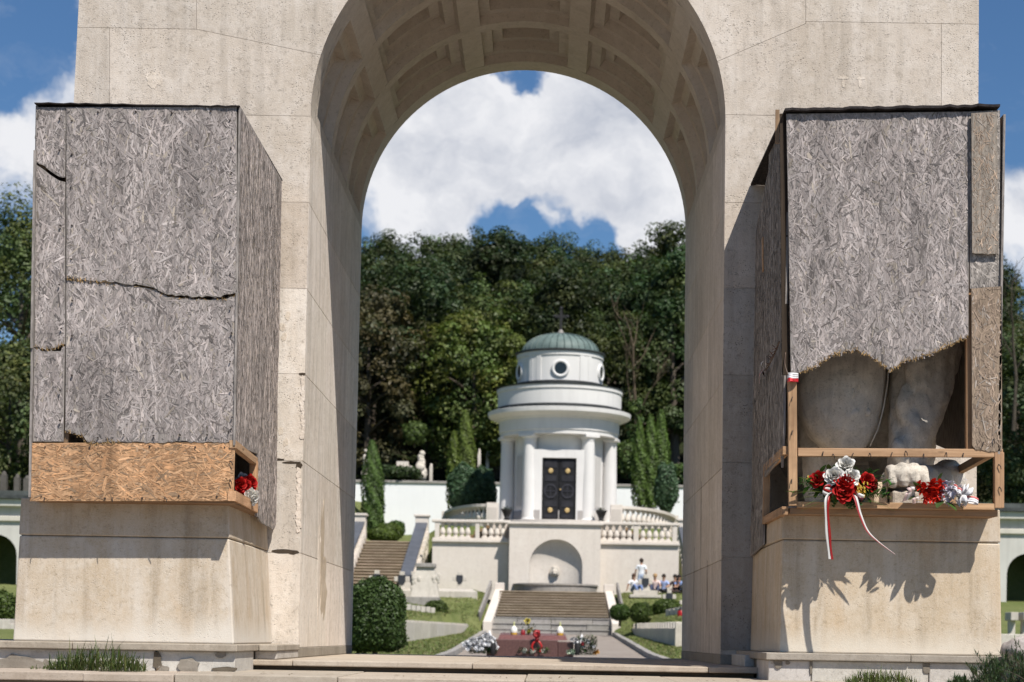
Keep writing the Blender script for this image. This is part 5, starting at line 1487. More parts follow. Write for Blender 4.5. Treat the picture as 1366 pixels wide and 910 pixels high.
mb=MB(); mb.ball((xl+W+.07,yP+.06,zz(653,105.25)),.05,8,6); mb.tube([(xl+W+.07,yP+.1,zz(653,105.25)),(xl+W+.07,yP+.06,zz(653,105.25))],.02,6); obj('door_handle',mb,M['gold'],door)
# tall side openings
for a in (-57,57):
    mb=MB(); rotbox(mb,rad(a),RW,.72,.035,zz(676,105.5),zz(604,105.5),(.9,.9,.9)); w=obj('tall_niche',mb,M['plaster'],CH)
    mb=MB(); rotbox(mb,rad(a),RW+.01,.55,.045,zz(674,105.5),zz(607,105.5),(.72,.71,.70)); obj('niche_shade_panel',mb,M['plaster'],w)  # niche shade painted as a darker plaster panel
# dark urns by the wall
for (px,s) in ((802,'right'),(676,'left')):
    x=UX(px,686,104.9); y=104.9; z=zbase
    root=thing('urn',(x,y,z),'dark plant urn standing %s of the chapel door'%s,'urn')
    mb=MB(); mb.lathe([(.14,z),(.2,z+.04),(.12,z+.1),(.2,z+.3),(.3,z+.52),(.34,z+.6),(.28,z+.6)],x,y,16); obj('bowl',mb,M['iron'],root,smooth=True)
    mb=MB(); rr=random.Random(px)
    for k in range(26):
        t=rr.uniform(0,6.28); blade(mb,(x,y,z+.55),(math.cos(t),math.sin(t),rr.uniform(.3,1.5)),rr.uniform(.25,.5),.06,tuple(v*rr.uniform(.6,1.3) for v in (.04,.075,.03)),.8,4)
    obj('foliage',mb,M['shrub'],root)

# ================================================================== GRAVES, CROSSES, MONUMENT
def cross_mb(h,w,a,t):
    """stone cross with stubby arms, origin at its foot"""
    mb=MB(); mb.box(-a/2,a/2,-t/2,t/2,0,h); zc=h-w*.5
    mb.box(-w/2,-a/2,-t/2,t/2,zc-a/2,zc+a/2); mb.box(a/2,w/2,-t/2,t/2,zc-a/2,zc+a/2); return mb,zc
def grave_cross(px,ytop,ybot,Y,label,group,w=.78,step=False):
    top,bot=U(px,ytop,Y),U(px,ybot,Y); h=top.z-bot.z
    root=thing('grave_cross',bot,label,'grave cross',group)
    mb,zc=cross_mb(h,w,w*.32,.22); obj('cross',mb,M['white_stone'],root,local=True,bevel=.02)
    mb=MB(); s=w*.24; zc2=zc
    pts=[(-s,zc2+s*1.1),(s,zc2+s*1.1),(s,zc2-s*.7),(s*.6,zc2-s*1.3),(0,zc2-s*1.7),(-s*.6,zc2-s*1.3),(-s,zc2-s*.7)]
    mb.prism([(x,-.14,z) for x,z in pts][::-1],[(x,-.1,z) for x,z in pts][::-1]); obj('shield_plaque',mb,M['plaque'],root,local=True)
    if step:
        mb=MB(); mb.box(-.62,.62,-.4,.4,-.02,.20); mb.box(-.8,.8,-.55,.55,-.18,-.02); obj('stepped_base',mb,M['white_stone'],root,local=True,bevel=.02)
    else:
        mb=MB(); mb.box(-.3,.3,-.25,.25,-.25,.06); obj('base',mb,M['white_stone'],root,local=True,bevel=.02)
    return root
grave_cross(502.5,761,787,95.3,'white stone cross with dark shield nearest the left garden stairs','white stone grave crosses')
grave_cross(536,762.5,786,95.3,'white stone cross with dark shield between the round hedge and the carved monument','white stone grave crosses')
grave_cross(551.5,762.5,786,95.6,'white stone cross half hidden behind the carved monument','white stone grave crosses')
grave_cross(613,763,786,97.5,'white stone cross standing against the left terrace wall','white stone grave crosses',.72)
grave_cross(860.5,767,793,95.6,'white stone cross on a stepped base in front of the resting people','white stone grave crosses',.72,True)
grave_cross(892.5,787,806,91.2,'white stone cross on the lawn below the seated people','white stone grave crosses',.66)
grave_cross(915.5,795,812,90.5,'white stone cross cut off by the right arch pier','white stone grave crosses',.66)
# carved monument on a base, left of the stairs
mo=U(567,800,93.0)
MN=thing('carved_monument',mo,'squat carved white monument with a grey cap slab on the left lawn','monument')
Y=93.0
mb=MB()
pts=[(551,797),(556,775),(557,757),(578,757),(579,775),(586,797)]
w=lambda px,py: U(px,py,Y)
mb.hexa([(w(549,797).x,Y-.6,w(549,797).z),(w(586,797).x,Y-.6,w(586,797).z),(w(586,797).x,Y+.5,w(586,797).z),(w(549,797).x,Y+.5,w(549,797).z)],
        [(w(556.5,756).x,Y-.3,w(556,756).z),(w(580,756).x,Y-.3,w(556,756).z),(w(580,756).x,Y+.4,w(556,756).z),(w(556.5,756).x,Y+.4,w(556,756).z)])
rr=random.Random(5)
for k in range(26):
    px,py=rr.choice([rr.uniform(551,560),rr.uniform(577,586)]),rr.uniform(768,796); p=w(px,py); mb.ball(p+Vector((0,-.42,0)),rr.uniform(.05,.11),9,6,sc=(1,.6,1.5))
obj('carved_block',mb,M['white_stone'],MN)
mb=MB(); a,b=w(555,757),w(581.5,752); mb.box(a.x,b.x,Y-.45,Y+.5,a.z,b.z); obj('cap_slab',mb,M['grey_stone'],MN,bevel=.03)
mb=MB(); a,b=w(536,803.5),w(587,797); mb.box(a.x,b.x,Y-.8,Y+.6,a.z-.3,b.z); obj('base_slab',mb,M['grey_stone'],MN,bevel=.03)
# long low kerb of the lawn behind it
gb=thing('grave_slab',U(590,797,95.0),'long low white grave slab behind the carved monument','grave')
a,b=U(530,797,95),U(640,786,95)
mb=MB(); mb.hexa([(a.x,94.6,a.z-.3),(b.x-.1,94.6,a.z-.3),(b.x-.5,96.8,a.z-.3),(a.x,96.8,a.z-.3)],[(a.x,94.6,b.z-.12),(b.x-.1,94.6,b.z-.12),(b.x-.5,96.8,b.z+.04),(a.x,96.8,b.z+.04)]); obj('slab',mb,M['white_stone'],gb,bevel=.03)
# grave terraces: low retaining walls carrying a row of upright stones
def grave_row(label,p0,p1,zt0,zt1,foot,h,nst,ends,sw=.15,thk=.6):
    """p0 near, p1 far (x,y); zt: wall top; stones of height h along it"""
    root=thing('grave_wall',(p0[0],p0[1],foot),label,'grave wall')
    mb=MB(); d=Vector((p1[0]-p0[0],p1[1]-p0[1],0)); L=d.length; dn=d.normalized(); s=Vector((-dn.y,dn.x,0))
    if (s.x>0)==(p0[0]<0): s=-s        # thickness away from the axis
    nseg=9
    for k in range(nseg):
        f0,f1=k/nseg,(k+1)/nseg
        a=Vector((p0[0],p0[1],0))+d*f0+dn*.012; b=Vector((p0[0],p0[1],0))+d*f1-dn*.012
        lo=[a,b,b+s*thk,a+s*thk]
        if (lo[1]-lo[0]).cross(lo[2]-lo[1]).z<0: lo=[lo[3],lo[2],lo[1],lo[0]]
        ztA=zt0+(zt1-zt0)*(f0+f1)/2
        mb.hexa([p+Vector((0,0,foot)) for p in lo],[p+Vector((0,0,ztA)) for p in lo],tint(.07))
    obj('wall',mb,M['white_stone'],root,bevel=.015)
    for k in range(nst):
        f=(k+.5)/nst; c=Vector((p0[0],p0[1],0))+d*f+s*.17; zt_=zt0+(zt1-zt0)*f
        mb=MB(); dd=dn*min(sw,L/nst*.40); ss=s*.12
        lo=[c-dd-ss,c+dd-ss,c+dd+ss,c-dd+ss]
        if (lo[1]-lo[0]).cross(lo[2]-lo[1]).z<0: lo=lo[::-1]
        mb.hexa([p+Vector((0,0,zt_+.0)) for p in lo],[p+Vector((0,0,zt_+h*R.uniform(.92,1.05))) for p in lo],tint(.05)); obj('upright_stone',mb,M['white_stone'],root,bevel=.01)
    if ends:
        mb=MB(); x0=p0[0]; sx=1 if x0>0 else -1
        mb.box(x0,x0+sx*ends,p0[1]-.02,p0[1]+.4,foot,zt0+h*.9,(1.08,1.07,1.05)); obj('return_wall',mb,M['white_stone'],root,bevel=.015)
    return root
pR=U(900.5,858,70); pRf=U(842,843,89)
grave_row('low grey shaded grave wall topped with a row of small white stones right of the path',(pR.x,70),(pRf.x,89),UZ(901,838,70),UZ(842,838.5,89),-.5,.24,20,2.4,.16)
pL=U(541,856,70); pLf=U(625,840,89)
grave_row('long low white grave wall tapering towards the stairs left of the path',(pL.x,70),(pLf.x,89),UZ(541,829,70),UZ(625,834,89),-.5,.06,20,2.6,.42)
a,b=U(886,826,84),U(918,818,82)
grave_row('short upper grave row with a red lantern right of the path',(b.x+.3,b.y),(a.x,a.y),b.z,a.z,.6,.42,7,0,.15)
a,b=U(582,823,84),U(536,816,82)
grave_row('short upper grave row of white stones beside the big round shrub',(b.x-.2,b.y),(a.x,a.y),b.z,a.z,.6,.40,8,0,.17)
RL=thing('grave_lantern',U(908,829,81.5),'red glass grave lantern on the upper right grave row','lantern')
mb=MB(); p=U(908.5,829,81.5); mb.lathe([(.08,p.z-.05),(.10,p.z+.02),(.17,p.z+.12),(.17,p.z+.40),(.12,p.z+.48),(.05,p.z+.55)],p.x,p.y,12,(.35,.012,.012)); obj('glass',mb,M['ribbon'],RL,smooth=True)
mb=MB(); mb.lathe([(.13,p.z+.47),(.08,p.z+.56),(.02,p.z+.66)],p.x,p.y,10); obj('cap',mb,M['iron'],RL,smooth=True)
# crosses and stones by the right gallery
p=U(1352,846,60); 
for (px,lab) in ((1349,'stubby stone cross seen from its side right of the right pedestal'),(1366,'stubby stone cross cut off by the right picture edge')):
    p=U(px,846,60); rt=thing('grave_cross',p,lab,'grave cross')
    mb=MB(); hh=UZ(px,817,60)-p.z
    mb.box(-.09,.09,-.15,.15,-.3,hh*.72); mb.hexa([(-.12,-.40,hh*.62),(.12,-.40,hh*.62),(.12,.40,hh*.62),(-.12,.40,hh*.62)],[(-.12,-.40,hh),(.12,-.40,hh),(.12,.40,hh),(-.12,.40,hh)])
    obj('cross',mb,M['white_stone'],rt,local=True,bevel=.02)
p=U(1345,854,52); rt=thing('grave_slab',p,'pale low grave kerb just right of the right pedestal','grave'); mb=MB(); mb.box(-.7,.5,-.3,.5,-.5,UZ(1345,846,52)-p.z); obj('slab',mb,M['white_stone'],rt,local=True,bevel=.02)
p=U(6,850,60); rt=thing('grave_slab',p,'pale low grave kerb just left of the left pedestal','grave'); mb=MB(); mb.box(-.9,.25,-.3,.6,-.6,UZ(6,826,60)-p.z); mb.box(.25,.5,-.3,.6,-.6,UZ(6,832,60)-p.z); obj('slab',mb,M['white_stone'],rt,local=True,bevel=.02)
# old tombstones under the trees behind the white wall
def tomb_rock(px,ytop,ybot,Y,wpx,label,kind):
    b=U(px,ybot,Y); t=U(px,ytop,Y); h=t.z-b.z; w_=wpx/F_PX*Y
    rt=thing('tombstone',b,label,'tombstone'); mb=MB(); rr=random.Random(px)
    if kind=='rock':
        for k in range(7): 
            f=k/7; mb.ball((rr.uniform(-.1,.1)*w_+ (f-.5)*.12*w_,rr.uniform(-.1,.1),h*f*.85),w_*(.55-.35*f),10,7,sc=(1,.8,1.0),jit=.14)
    elif kind=='statue':
        mb.box(-w_*.5,w_*.5,-w_*.5,w_*.5,-.5,h*.25); mb.tube([(0,0,h*.2),(.05*w_,0,h*.5),(-.05*w_,0,h*.78)],[w_*.42,w_*.36,w_*.25],12); mb.ball((0,0,h*.9),w_*.24,12,8); mb.beam((-w_*.3,0,h*.7),(w_*.35,-.2,h*.45),w_*.18,w_*.18)
    elif kind=='slab':
        mb.box(-w_/2,w_/2,-.4,.4,-.4,h)
        mb.box(-w_*.3,w_*.3,-.3,.3,h,h*1.5)
    else:
        cc_=(.35,.34,.32) if kind=='dim' else (1,1,1); mb.box(-w_/2,w_/2,-.15,.15,-.4,h*.8,cc_); mb.lathe([(w_/2,h*.8),(w_*.3,h*.95),(0,h)],0,0,10,cc_)  # shade on the dim headstones is put into their darkened colour
    obj('stone',mb,M['far_stone' if kind=='slab' else 'grey_stone' if kind=='dim' else 'statue'],rt,local=True,smooth=(kind in('rock','statue')))
tomb_rock(562,594,634,133,15,'rocky grey tombstone under the trees above the white wall','rock')
tomb_rock(537,622,634,132.5,26,'pale stone slab tomb in the shade above the white wall','slab')
tomb_rock(487,597,640,132,9,'pale standing statue left of the thuja column','statue')
tomb_rock(514,624,638,132,7,'small pale headstone between the thuja column and the slab tomb','post')
tomb_rock(575,618,636,132,4,'small slim headstone just right of the rocky tombstone','post')
tomb_rock(639,598,636,134,4,'tall slim pale headstone left of the chapel','post')
tomb_rock(650,600,636,136,4,'tall slim brownish headstone beside the chapel wall','post')
for (px,yt,yb,wp,lab) in ((5,628,655,8,'dim grey headstone on the left gallery terrace at the picture edge'),(23,632,655,7,'slim headstone on the left gallery terrace'),(37,634,655,10,'squat headstone on the left gallery terrace beside the box')):
    tomb_rock(px,yt,yb+2,83.6,wp,lab,'dim')

# ================================================================== TOMB OF RED GRANITE
YTB=50.0
ta,tb=UX(649,870,YTB),UX(765,870,YTB); zT=UZ(707,852.5,YTB); gz=zpath(YTB)
TB=thing('granite_tomb',((ta+tb)/2,YTB,gz),'low red granite tomb slab with candles and a red ribbon in front of the stairs','tomb')
mb=MB(); mb.box(ta,tb-.42,YTB,YTB+1.5,gz-.1,zT-.02); mb.box(tb-.415,tb,YTB+.0,YTB+1.5,gz-.1,zT-.06,(.85,.85,.85)); obj('base_block',mb,M['granite'],TB,bevel=.015)
mb=MB(); sa,sb=UX(664,850,YTB),UX(757,850,YTB); mb.hexa([(sa,YTB+.02,zT-.02),(sb,YTB+.02,zT-.02),(sb,YTB+1.4,zT-.02),(sa,YTB+1.4,zT-.02)],[(sa+.05,YTB+.22,zT+.10),(sb-.05,YTB+.22,zT+.10),(sb-.05,YTB+1.35,zT+.16),(sa+.05,YTB+1.35,zT+.16)],(1.5,1.35,1.35)); obj('cover_slab',mb,M['granite'],TB,bevel=.01)
def candle(px,yb,lab,col):
    p=U(px,yb,YTB+.5); rt=thing('grave_candle',p,lab,'candle')
    mb=MB(); mb.lathe([(.07,0),(.085,.02),(.09,.12)],0,0,14,(.55,.33,.05)); mb.lathe([(.09,.12),(.10,.16),(.085,.24),(.035,.30),(.02,.31)],0,0,14,col); obj('glass',mb,M['ribbon'],rt,smooth=True,local=True)
    mb=MB(); mb.lathe([(.035,.30),(.015,.34),(.03,.37),(.012,.42)],0,0,10,(.5,.5,.25)); obj('cap',mb,M['ribbon'],rt,smooth=True,local=True)
candle(685.5,850,'white and amber grave candle on the left end of the granite tomb',(.75,.72,.66))
candle(747,850.5,'white and amber grave candle on the right end of the granite tomb',(.75,.72,.66))
p=U(673,856,YTB-.05); 
rt=thing('grave_candle',U(697.5,850,YTB+.4),'small dark red grave candle beside the yellow bouquet','candle'); mb=MB(); mb.lathe([(.05,0),(.065,.03),(.06,.16),(.03,.2)],0,0,12,(.22,.01,.015)); obj('glass',mb,M['ribbon'],rt,smooth=True,local=True)
# red ribbon rosette hanging down the front
rt=thing('red_ribbon',U(716,850,YTB-.02),'red ribbon rosette with two looping tails hanging on the granite tomb','ribbon')
mb=MB(); rr=random.Random(2); cR=(.30,.010,.014)
pp=lambda x,y,dy=-.05: U(x,y,YTB+dy)
for k in range(16):
    t=2*math.pi*k/16; c=pp(716,846,-.08); e=c+Vector((math.cos(t)*.10,-.04,math.sin(t)*.11)); ribbon(mb,curve([c,(c+e)/2+Vector((0,-.06,0)),e,c],4),.06,[tuple(v*rr.uniform(.5,1.2) for v in cR)],Vector((-math.sin(t),.2,math.cos(t))))
for k in range(10): mb.ball(pp(716+rr.uniform(-3,3),840+rr.uniform(-2,14),-.1),.045,8,6,tuple(v*rr.uniform(.4,1.1) for v in cR))
for s in (-1,1): mb.tube(curve([pp(716,854),pp(716+s*4.5,858,-.08),pp(716+s*6.5,864,-.08),pp(716+s*3.8,870,-.06)],5),[.028]*16,8,(.42,.018,.016))
obj('bow',mb,M['ribbon'],rt,smooth=True)
def bunch(name,lab,px,py,Y,specs,leafn,spread,cat='flowers'):
    p=U(px,py,Y); rt=thing(name,p,lab,cat); mbF=MB(); mbL=MB(); rr=random.Random(int(px*7+py))
    for (dx,dy,r,col,n) in specs:
        for k in range(n):
            c=Vector((dx+rr.gauss(0,r*.6),rr.gauss(0,.08),dy+rr.gauss(0,r*.4)))
            for j in range(9):
                t=rr.uniform(0,6.28); kk=rr.uniform(.75,1.1); blade(mbF,c,Vector((math.cos(t),-.8,math.sin(t)+.3)),r*.9,r*.6,tuple(v*kk for v in col),1.0,3)
    for k in range(leafn):
        t=rr.uniform(0,math.pi); c=Vector((rr.uniform(-.42,.42)*spread[0],rr.uniform(-.1,.15),spread[1]*rr.uniform(0,.85)**1.2))
        blade(mbL,c,Vector((math.cos(t),rr.uniform(-.8,.3),math.sin(t)*.9)),rr.uniform(.05,.11),.035,tuple(v*rr.uniform(.5,1.4) for v in (.035,.07,.02)),.6,3)
    if mbF.f: obj('blooms',mbF,M['petal'],rt,local=True)
    if mbL.f: obj('leaves',mbL,M['petal'],rt,local=True)
    return rt
CW=(.84,.84,.86)
bunch('wreath','dark green wreath covered in white blooms left of the granite tomb',643,872,YTB-.1,[(-.25,.24,.17,CW,12),(-.05,.34,.17,CW,12),(.14,.44,.15,CW,10),(.24,.30,.13,CW,8),(-.12,.28,.16,CW,9),(.05,.30,.15,CW,8)],900,(.85,.40),'wreath')
bunch('wreath','black ringed wreath with white and orange flowers right of the granite tomb',782,874,YTB-.1,[(.0,.38,.10,CW,6),(.14,.24,.08,CW,5),(-.28,.08,.11,(.5,.62,.48),7),(.26,.1,.08,(.5,.25,.05),8),(-.32,.42,.10,(.6,.6,.62),6)],800,(.62,.60),'wreath')
bunch('bouquet','small low bouquet of pale flowers leaning on the front of the granite tomb',712,872,YTB-.12,[(-.25,.06,.07,(.62,.66,.58),7),(.0,.05,.06,(.66,.68,.6),5),(.22,.1,.05,(.6,.6,.52),4)],110,(1.0,.16),'flowers')
bunch('bouquet','yellow and green bouquet lying on top of the granite tomb',705,850,YTB+.5,[(.0,.15,.07,(.45,.42,.07),6),(.08,.2,.06,(.50,.34,.06),4)],90,(.5,.4),'flowers')
rt=thing('single_flower',U(703.5,846,YTB+.7),'single pale yellow rose on a tall stem above the granite tomb','flower')
mb=MB(); mb.tube([(0,0,0),(.02,0,.2),(0,0,.36)],.012,6,(.04,.07,.02)); obj('stem',mb,M['petal'],rt,local=True)
rose(rt,'bloom',U(703.5,828.5,YTB+.7),.07,(.62,.52,.12),77)
for (px,py,lab,red) in ((776,858,'white and red folded paper cone beside the right wreath',True),(653,853,'white folded paper cone above the left wreath',False)):
    p=U(px,py,YTB-.05); rt=thing('paper_cone',p,lab,'paper cone'); mb=MB()
    mb.lathe([(.09,-.12),(.10,-.02),(.05,.14),(.0,.26)],0,0,10,(.74,.73,.74)); 
    if red: mb.ball((.02,-.08,-.02),.06,8,6,(.5,.06,.07))
    obj('cone',mb,M['ribbon'],rt,smooth=True,local=True)
for (px,lab) in ((657.5,'black grave lamp by the left wreath'),(770,'black grave lamp with white cap by the right wreath')):
    p=U(px,874,YTB-.2); rt=thing('grave_lamp',p,lab,'lamp'); mb=MB(); mb.lathe([(.05,0),(.075,.06),(.08,.26),(.06,.32),(.06,.36),(.02,.40)],0,0,14); obj('body',mb,M['iron'],rt,smooth=True,local=True)
    mb=MB(); mb.ball((0,-.04,.34),.035,8,6,(.74,.74,.74)); obj('cap',mb,M['ribbon'],rt,smooth=True,local=True)
# ================================================================== LEAF CLOUDS
def leafmesh(name, C, N, S, K, mat, parent=None, local=True, aspect=.72, origin=None):
    """C centres, N normals, S sizes, K colours: one bent rhombic leaf spray per centre"""
    n=len(C); rs=np.random.RandomState(n%9973)
    N=N/np.maximum(np.linalg.norm(N,axis=1,keepdims=True),1e-6)
    A=rs.normal(size=(n,3)); A-=N*(A*N).sum(1,keepdims=True); A/=np.maximum(np.linalg.norm(A,axis=1,keepdims=True),1e-6)
    B=np.cross(N,A)
    S=S[:,None]; j=lambda: rs.uniform(.75,1.25,size=(n,1))
    V=np.stack([C-A*S*.55*j(), C-B*S*.5*aspect*j()+N*S*.10, C+A*S*.55*j()-N*S*.12, C+B*S*.5*aspect*j()+N*S*.10],1).reshape(-1,3)
    me=bpy.data.meshes.new(name)
    me.vertices.add(4*n); me.vertices.foreach_set('co',V.astype(np.float32).ravel())
    me.loops.add(4*n); me.loops.foreach_set('vertex_index',np.arange(4*n,dtype=np.int32))
    me.polygons.add(n); me.polygons.foreach_set('loop_start',np.arange(0,4*n,4,dtype=np.int32)); me.polygons.foreach_set('loop_total',np.full(n,4,dtype=np.int32))
    me.update(calc_edges=True)
    me.materials.append(mat)
    ca=me.color_attributes.new('Col','FLOAT_COLOR','CORNER')
    col=np.concatenate([K,np.ones((n,1))],1); ca.data.foreach_set('color',np.repeat(col,4,axis=0).astype(np.float32).ravel())
    o=bpy.data.objects.new(name,me); COL.objects.link(o)
    if parent is not None: o.parent=parent
    return o
def clumpy(rs, clumps, per, size, base, cv=.35, up=.55, flat=.75):
    """clumps: (centre, radius, outward)"""
    Cs=[];Ns=[];Ss=[];Ks=[]
    for cl_ in clumps:
        c,r,o=cl_[:3]
        m=max(6,int(per*rs.uniform(.7,1.3)*(cl_[3] if len(cl_)>3 else 1)))
        d=rs.normal(size=(m,3)); d/=np.linalg.norm(d,axis=1,keepdims=True)
        q=d*(rs.uniform(.35,1.0,size=(m,1))**.5)*r*np.array([1,1,flat])
        Cs.append(c+q); nn=d*.8+o*.5+np.array([0,0,up])+rs.normal(size=(m,3))*.45; Ns.append(nn)
        Ss.append(size*rs.uniform(.65,1.35,size=m))
        k=rs.uniform(1-cv,1+cv); hue=rs.uniform(-.12,.12)
        col=np.array([base[0]*(1+hue*1.6),base[1],base[2]*(1-hue)])*k
        Ks.append(col*rs.uniform(.75,1.25,size=(m,1)))
    return np.concatenate(Cs),np.concatenate(Ns),np.concatenate(Ss),np.concatenate(Ks)
def tree_proto(name,label,cat,H_,Rw,base,seed,nclump=105,per=150,leaf=.25,crown0=.25,shape='round',bark=(1,1,1),group=None):
    rs=np.random.RandomState(seed); rr=random.Random(seed)
    root=thing(name,(0,0,0),label,cat,group)
    clumps=[]
    z0,z1=H_*crown0,H_
    for k in range(nclump):
        u=rs.uniform(0,1); 
        if shape=='round': prof=math.sin(math.pi*(.10+.83*u))**.65
        elif shape=='tall': prof=math.sin(math.pi*(.12+.8*u))**.8*.75
        else: prof=(1-u)**.8
        t=rs.uniform(0,2*math.pi); rho=Rw*prof*(rs.uniform(.35,1.0)**.5)*rs.uniform(.8,1.12)
        c=np.array([rho*math.cos(t),rho*math.sin(t),z0+(z1-z0)*u*rs.uniform(.97,1.03)])
        o=np.array([math.cos(t)*rho/Rw,math.sin(t)*rho/Rw,.2+.5*u])
        clumps.append((c,Rw*rs.uniform(.17,.30),o))
    for k in range(nclump//4):    # twigs breaking the outline
        t=rs.uniform(0,2*math.pi); u=rs.uniform(.45,1.0); prof=math.sin(math.pi*(.10+.83*u))**.65
        rho=Rw*prof*rs.uniform(1.0,1.18); clumps.append((np.array([rho*math.cos(t),rho*math.sin(t),z0+(z1-z0)*(u+.03)]),Rw*rs.uniform(.10,.20),np.array([0,0,1.]),.30))
    C,N_,S,K=clumpy(rs,clumps,per,leaf,base)
    leafmesh('crown',C,N_,S,K,M['leaf'],root)
    mb=MB(); tr=H_*.022
    top=(rr.uniform(-.4,.4),rr.uniform(-.4,.4),H_*.72)
    mb.tube([(0,0,-1.0),(0,0,H_*.1),(top[0]*.5,top[1]*.5,H_*.4),top],[tr*1.25,tr,tr*.7,tr*.25],9,bark)
    for k in range(9):
        z=H_*rr.uniform(.22,.6); t=rr.uniform(0,6.28); L=Rw*rr.uniform(.5,.95); f=z/H_/.72
        p=Vector((top[0]*f,top[1]*f,z)); mb.tube([p,p+Vector((math.cos(t)*L*.5,math.sin(t)*L*.5,L*.35)),p+Vector((math.cos(t)*L,math.sin(t)*L,L*.55))],[tr*.4,tr*.26,tr*.08],6,bark)
    obj('trunk',mb,M['bark'],root,local=True,smooth=True)
    return root
HG='trees of the wooded hillside'
G1=(.058,.082,.025); G2=(.048,.073,.026); G3=(.074,.096,.028); G4=(.078,.074,.033); G5=(.040,.062,.024)
protos=[
 tree_proto('hillside_tree','broad dark green broadleaf tree in the wooded hillside','tree',15,5.0,G1,1,group=HG),
 tree_proto('hillside_tree','tall narrow deep green tree in the wooded hillside','tree',17,3.9,G2,2,shape='tall',group=HG),
 tree_proto('hillside_tree','lighter olive green bushy tree in the wooded hillside','tree',13,4.6,G3,3,nclump=95,leaf=.27,group=HG),
 tree_proto('hillside_tree','dark ragged topped tree in the wooded hillside','tree',16,4.4,G5,5,nclump=85,per=160,leaf=.24,group=HG),
]
spots=[]   # px, Y, kind, scale
rr=random.Random(12)
def row(Y,x0,x1,n,kinds,s=1.0,skip=()):
    for i in range(n):
        px=x0+(x1-x0)*(i+.5)/n+rr.uniform(-.22,.22)*(x1-x0)/n
        spots.append((px,Y+rr.uniform(-3,3),rr.choice(kinds),s*rr.uniform(.9,1.12)))
row(141,470,935,6,[0,0,3,1],.98)
row(151,475,930,6,[0,1,3],1.0)
row(163,470,935,7,[0,2,3,1],1.0)
row(176,475,930,7,[0,2,1,0],1.0)
row(190,470,935,8,[0,2,3],.98)
row(203,475,930,9,[0,3,1,2],.92)
row(213,470,935,9,[3,1,0,2],.80)
row(146,60,440,5,[0,0,3,1],.98); row(165,60,450,6,[0,2,3],1.0); row(190,60,450,7,[0,2,1],.98); row(210,60,450,7,[3,1,0,2],.85)
row(146,960,1330,5,[0,0,3,1],.98); row(165,960,1330,6,[0,2,3],1.0); row(190,960,1330,7,[0,2,1],.98); row(210,960,1330,7,[3,1,0,2],.85)
first={}
for (px,Y,k,s) in spots:
    x=UX(px,500,Y); z=H(x,Y)-.2
    if k not in first:
        first[k]=1; p=protos[k]; p.location=(x,Y,z); p.scale=(s,s,s); p.rotation_euler=(0,0,rr.uniform(0,6))
    else: dup(protos[k],(x,Y,z),rr.uniform(0,6.28),(s,s,s*rr.uniform(.94,1.06)))
# trees that stand out
br=tree_proto('chestnut_tree','rusty brown leaved chestnut tree at the left edge of the arch opening','tree',14.5,4.4,G4,9,nclump=110,leaf=.26,crown0=.12)
x=UX(492,500,136); br.location=(x,136,H(x,136)-.3)
bl=tree_proto('maple_tree','bright green maple with sunlit leaf clumps just left of the chapel dome','tree',13.0,4.6,(.078,.108,.025),10,nclump=110,leaf=.26,crown0=.22)
x=UX(632,500,136.5); bl.location=(x,136.5,H(x,136.5)-.2)
tr_=tree_proto('oak_tree','tall dark tree rising highest beside the right arch pier','tree',19.0,4.4,(.050,.068,.025),11,nclump=120,leaf=.26,crown0=.15)
x=UX(900,500,150); tr_.location=(x,150,H(x,150)-.2); k_=(UZ(900,303,150)-H(x,150))/19.0; tr_.scale=(1.0,1.0,k_)
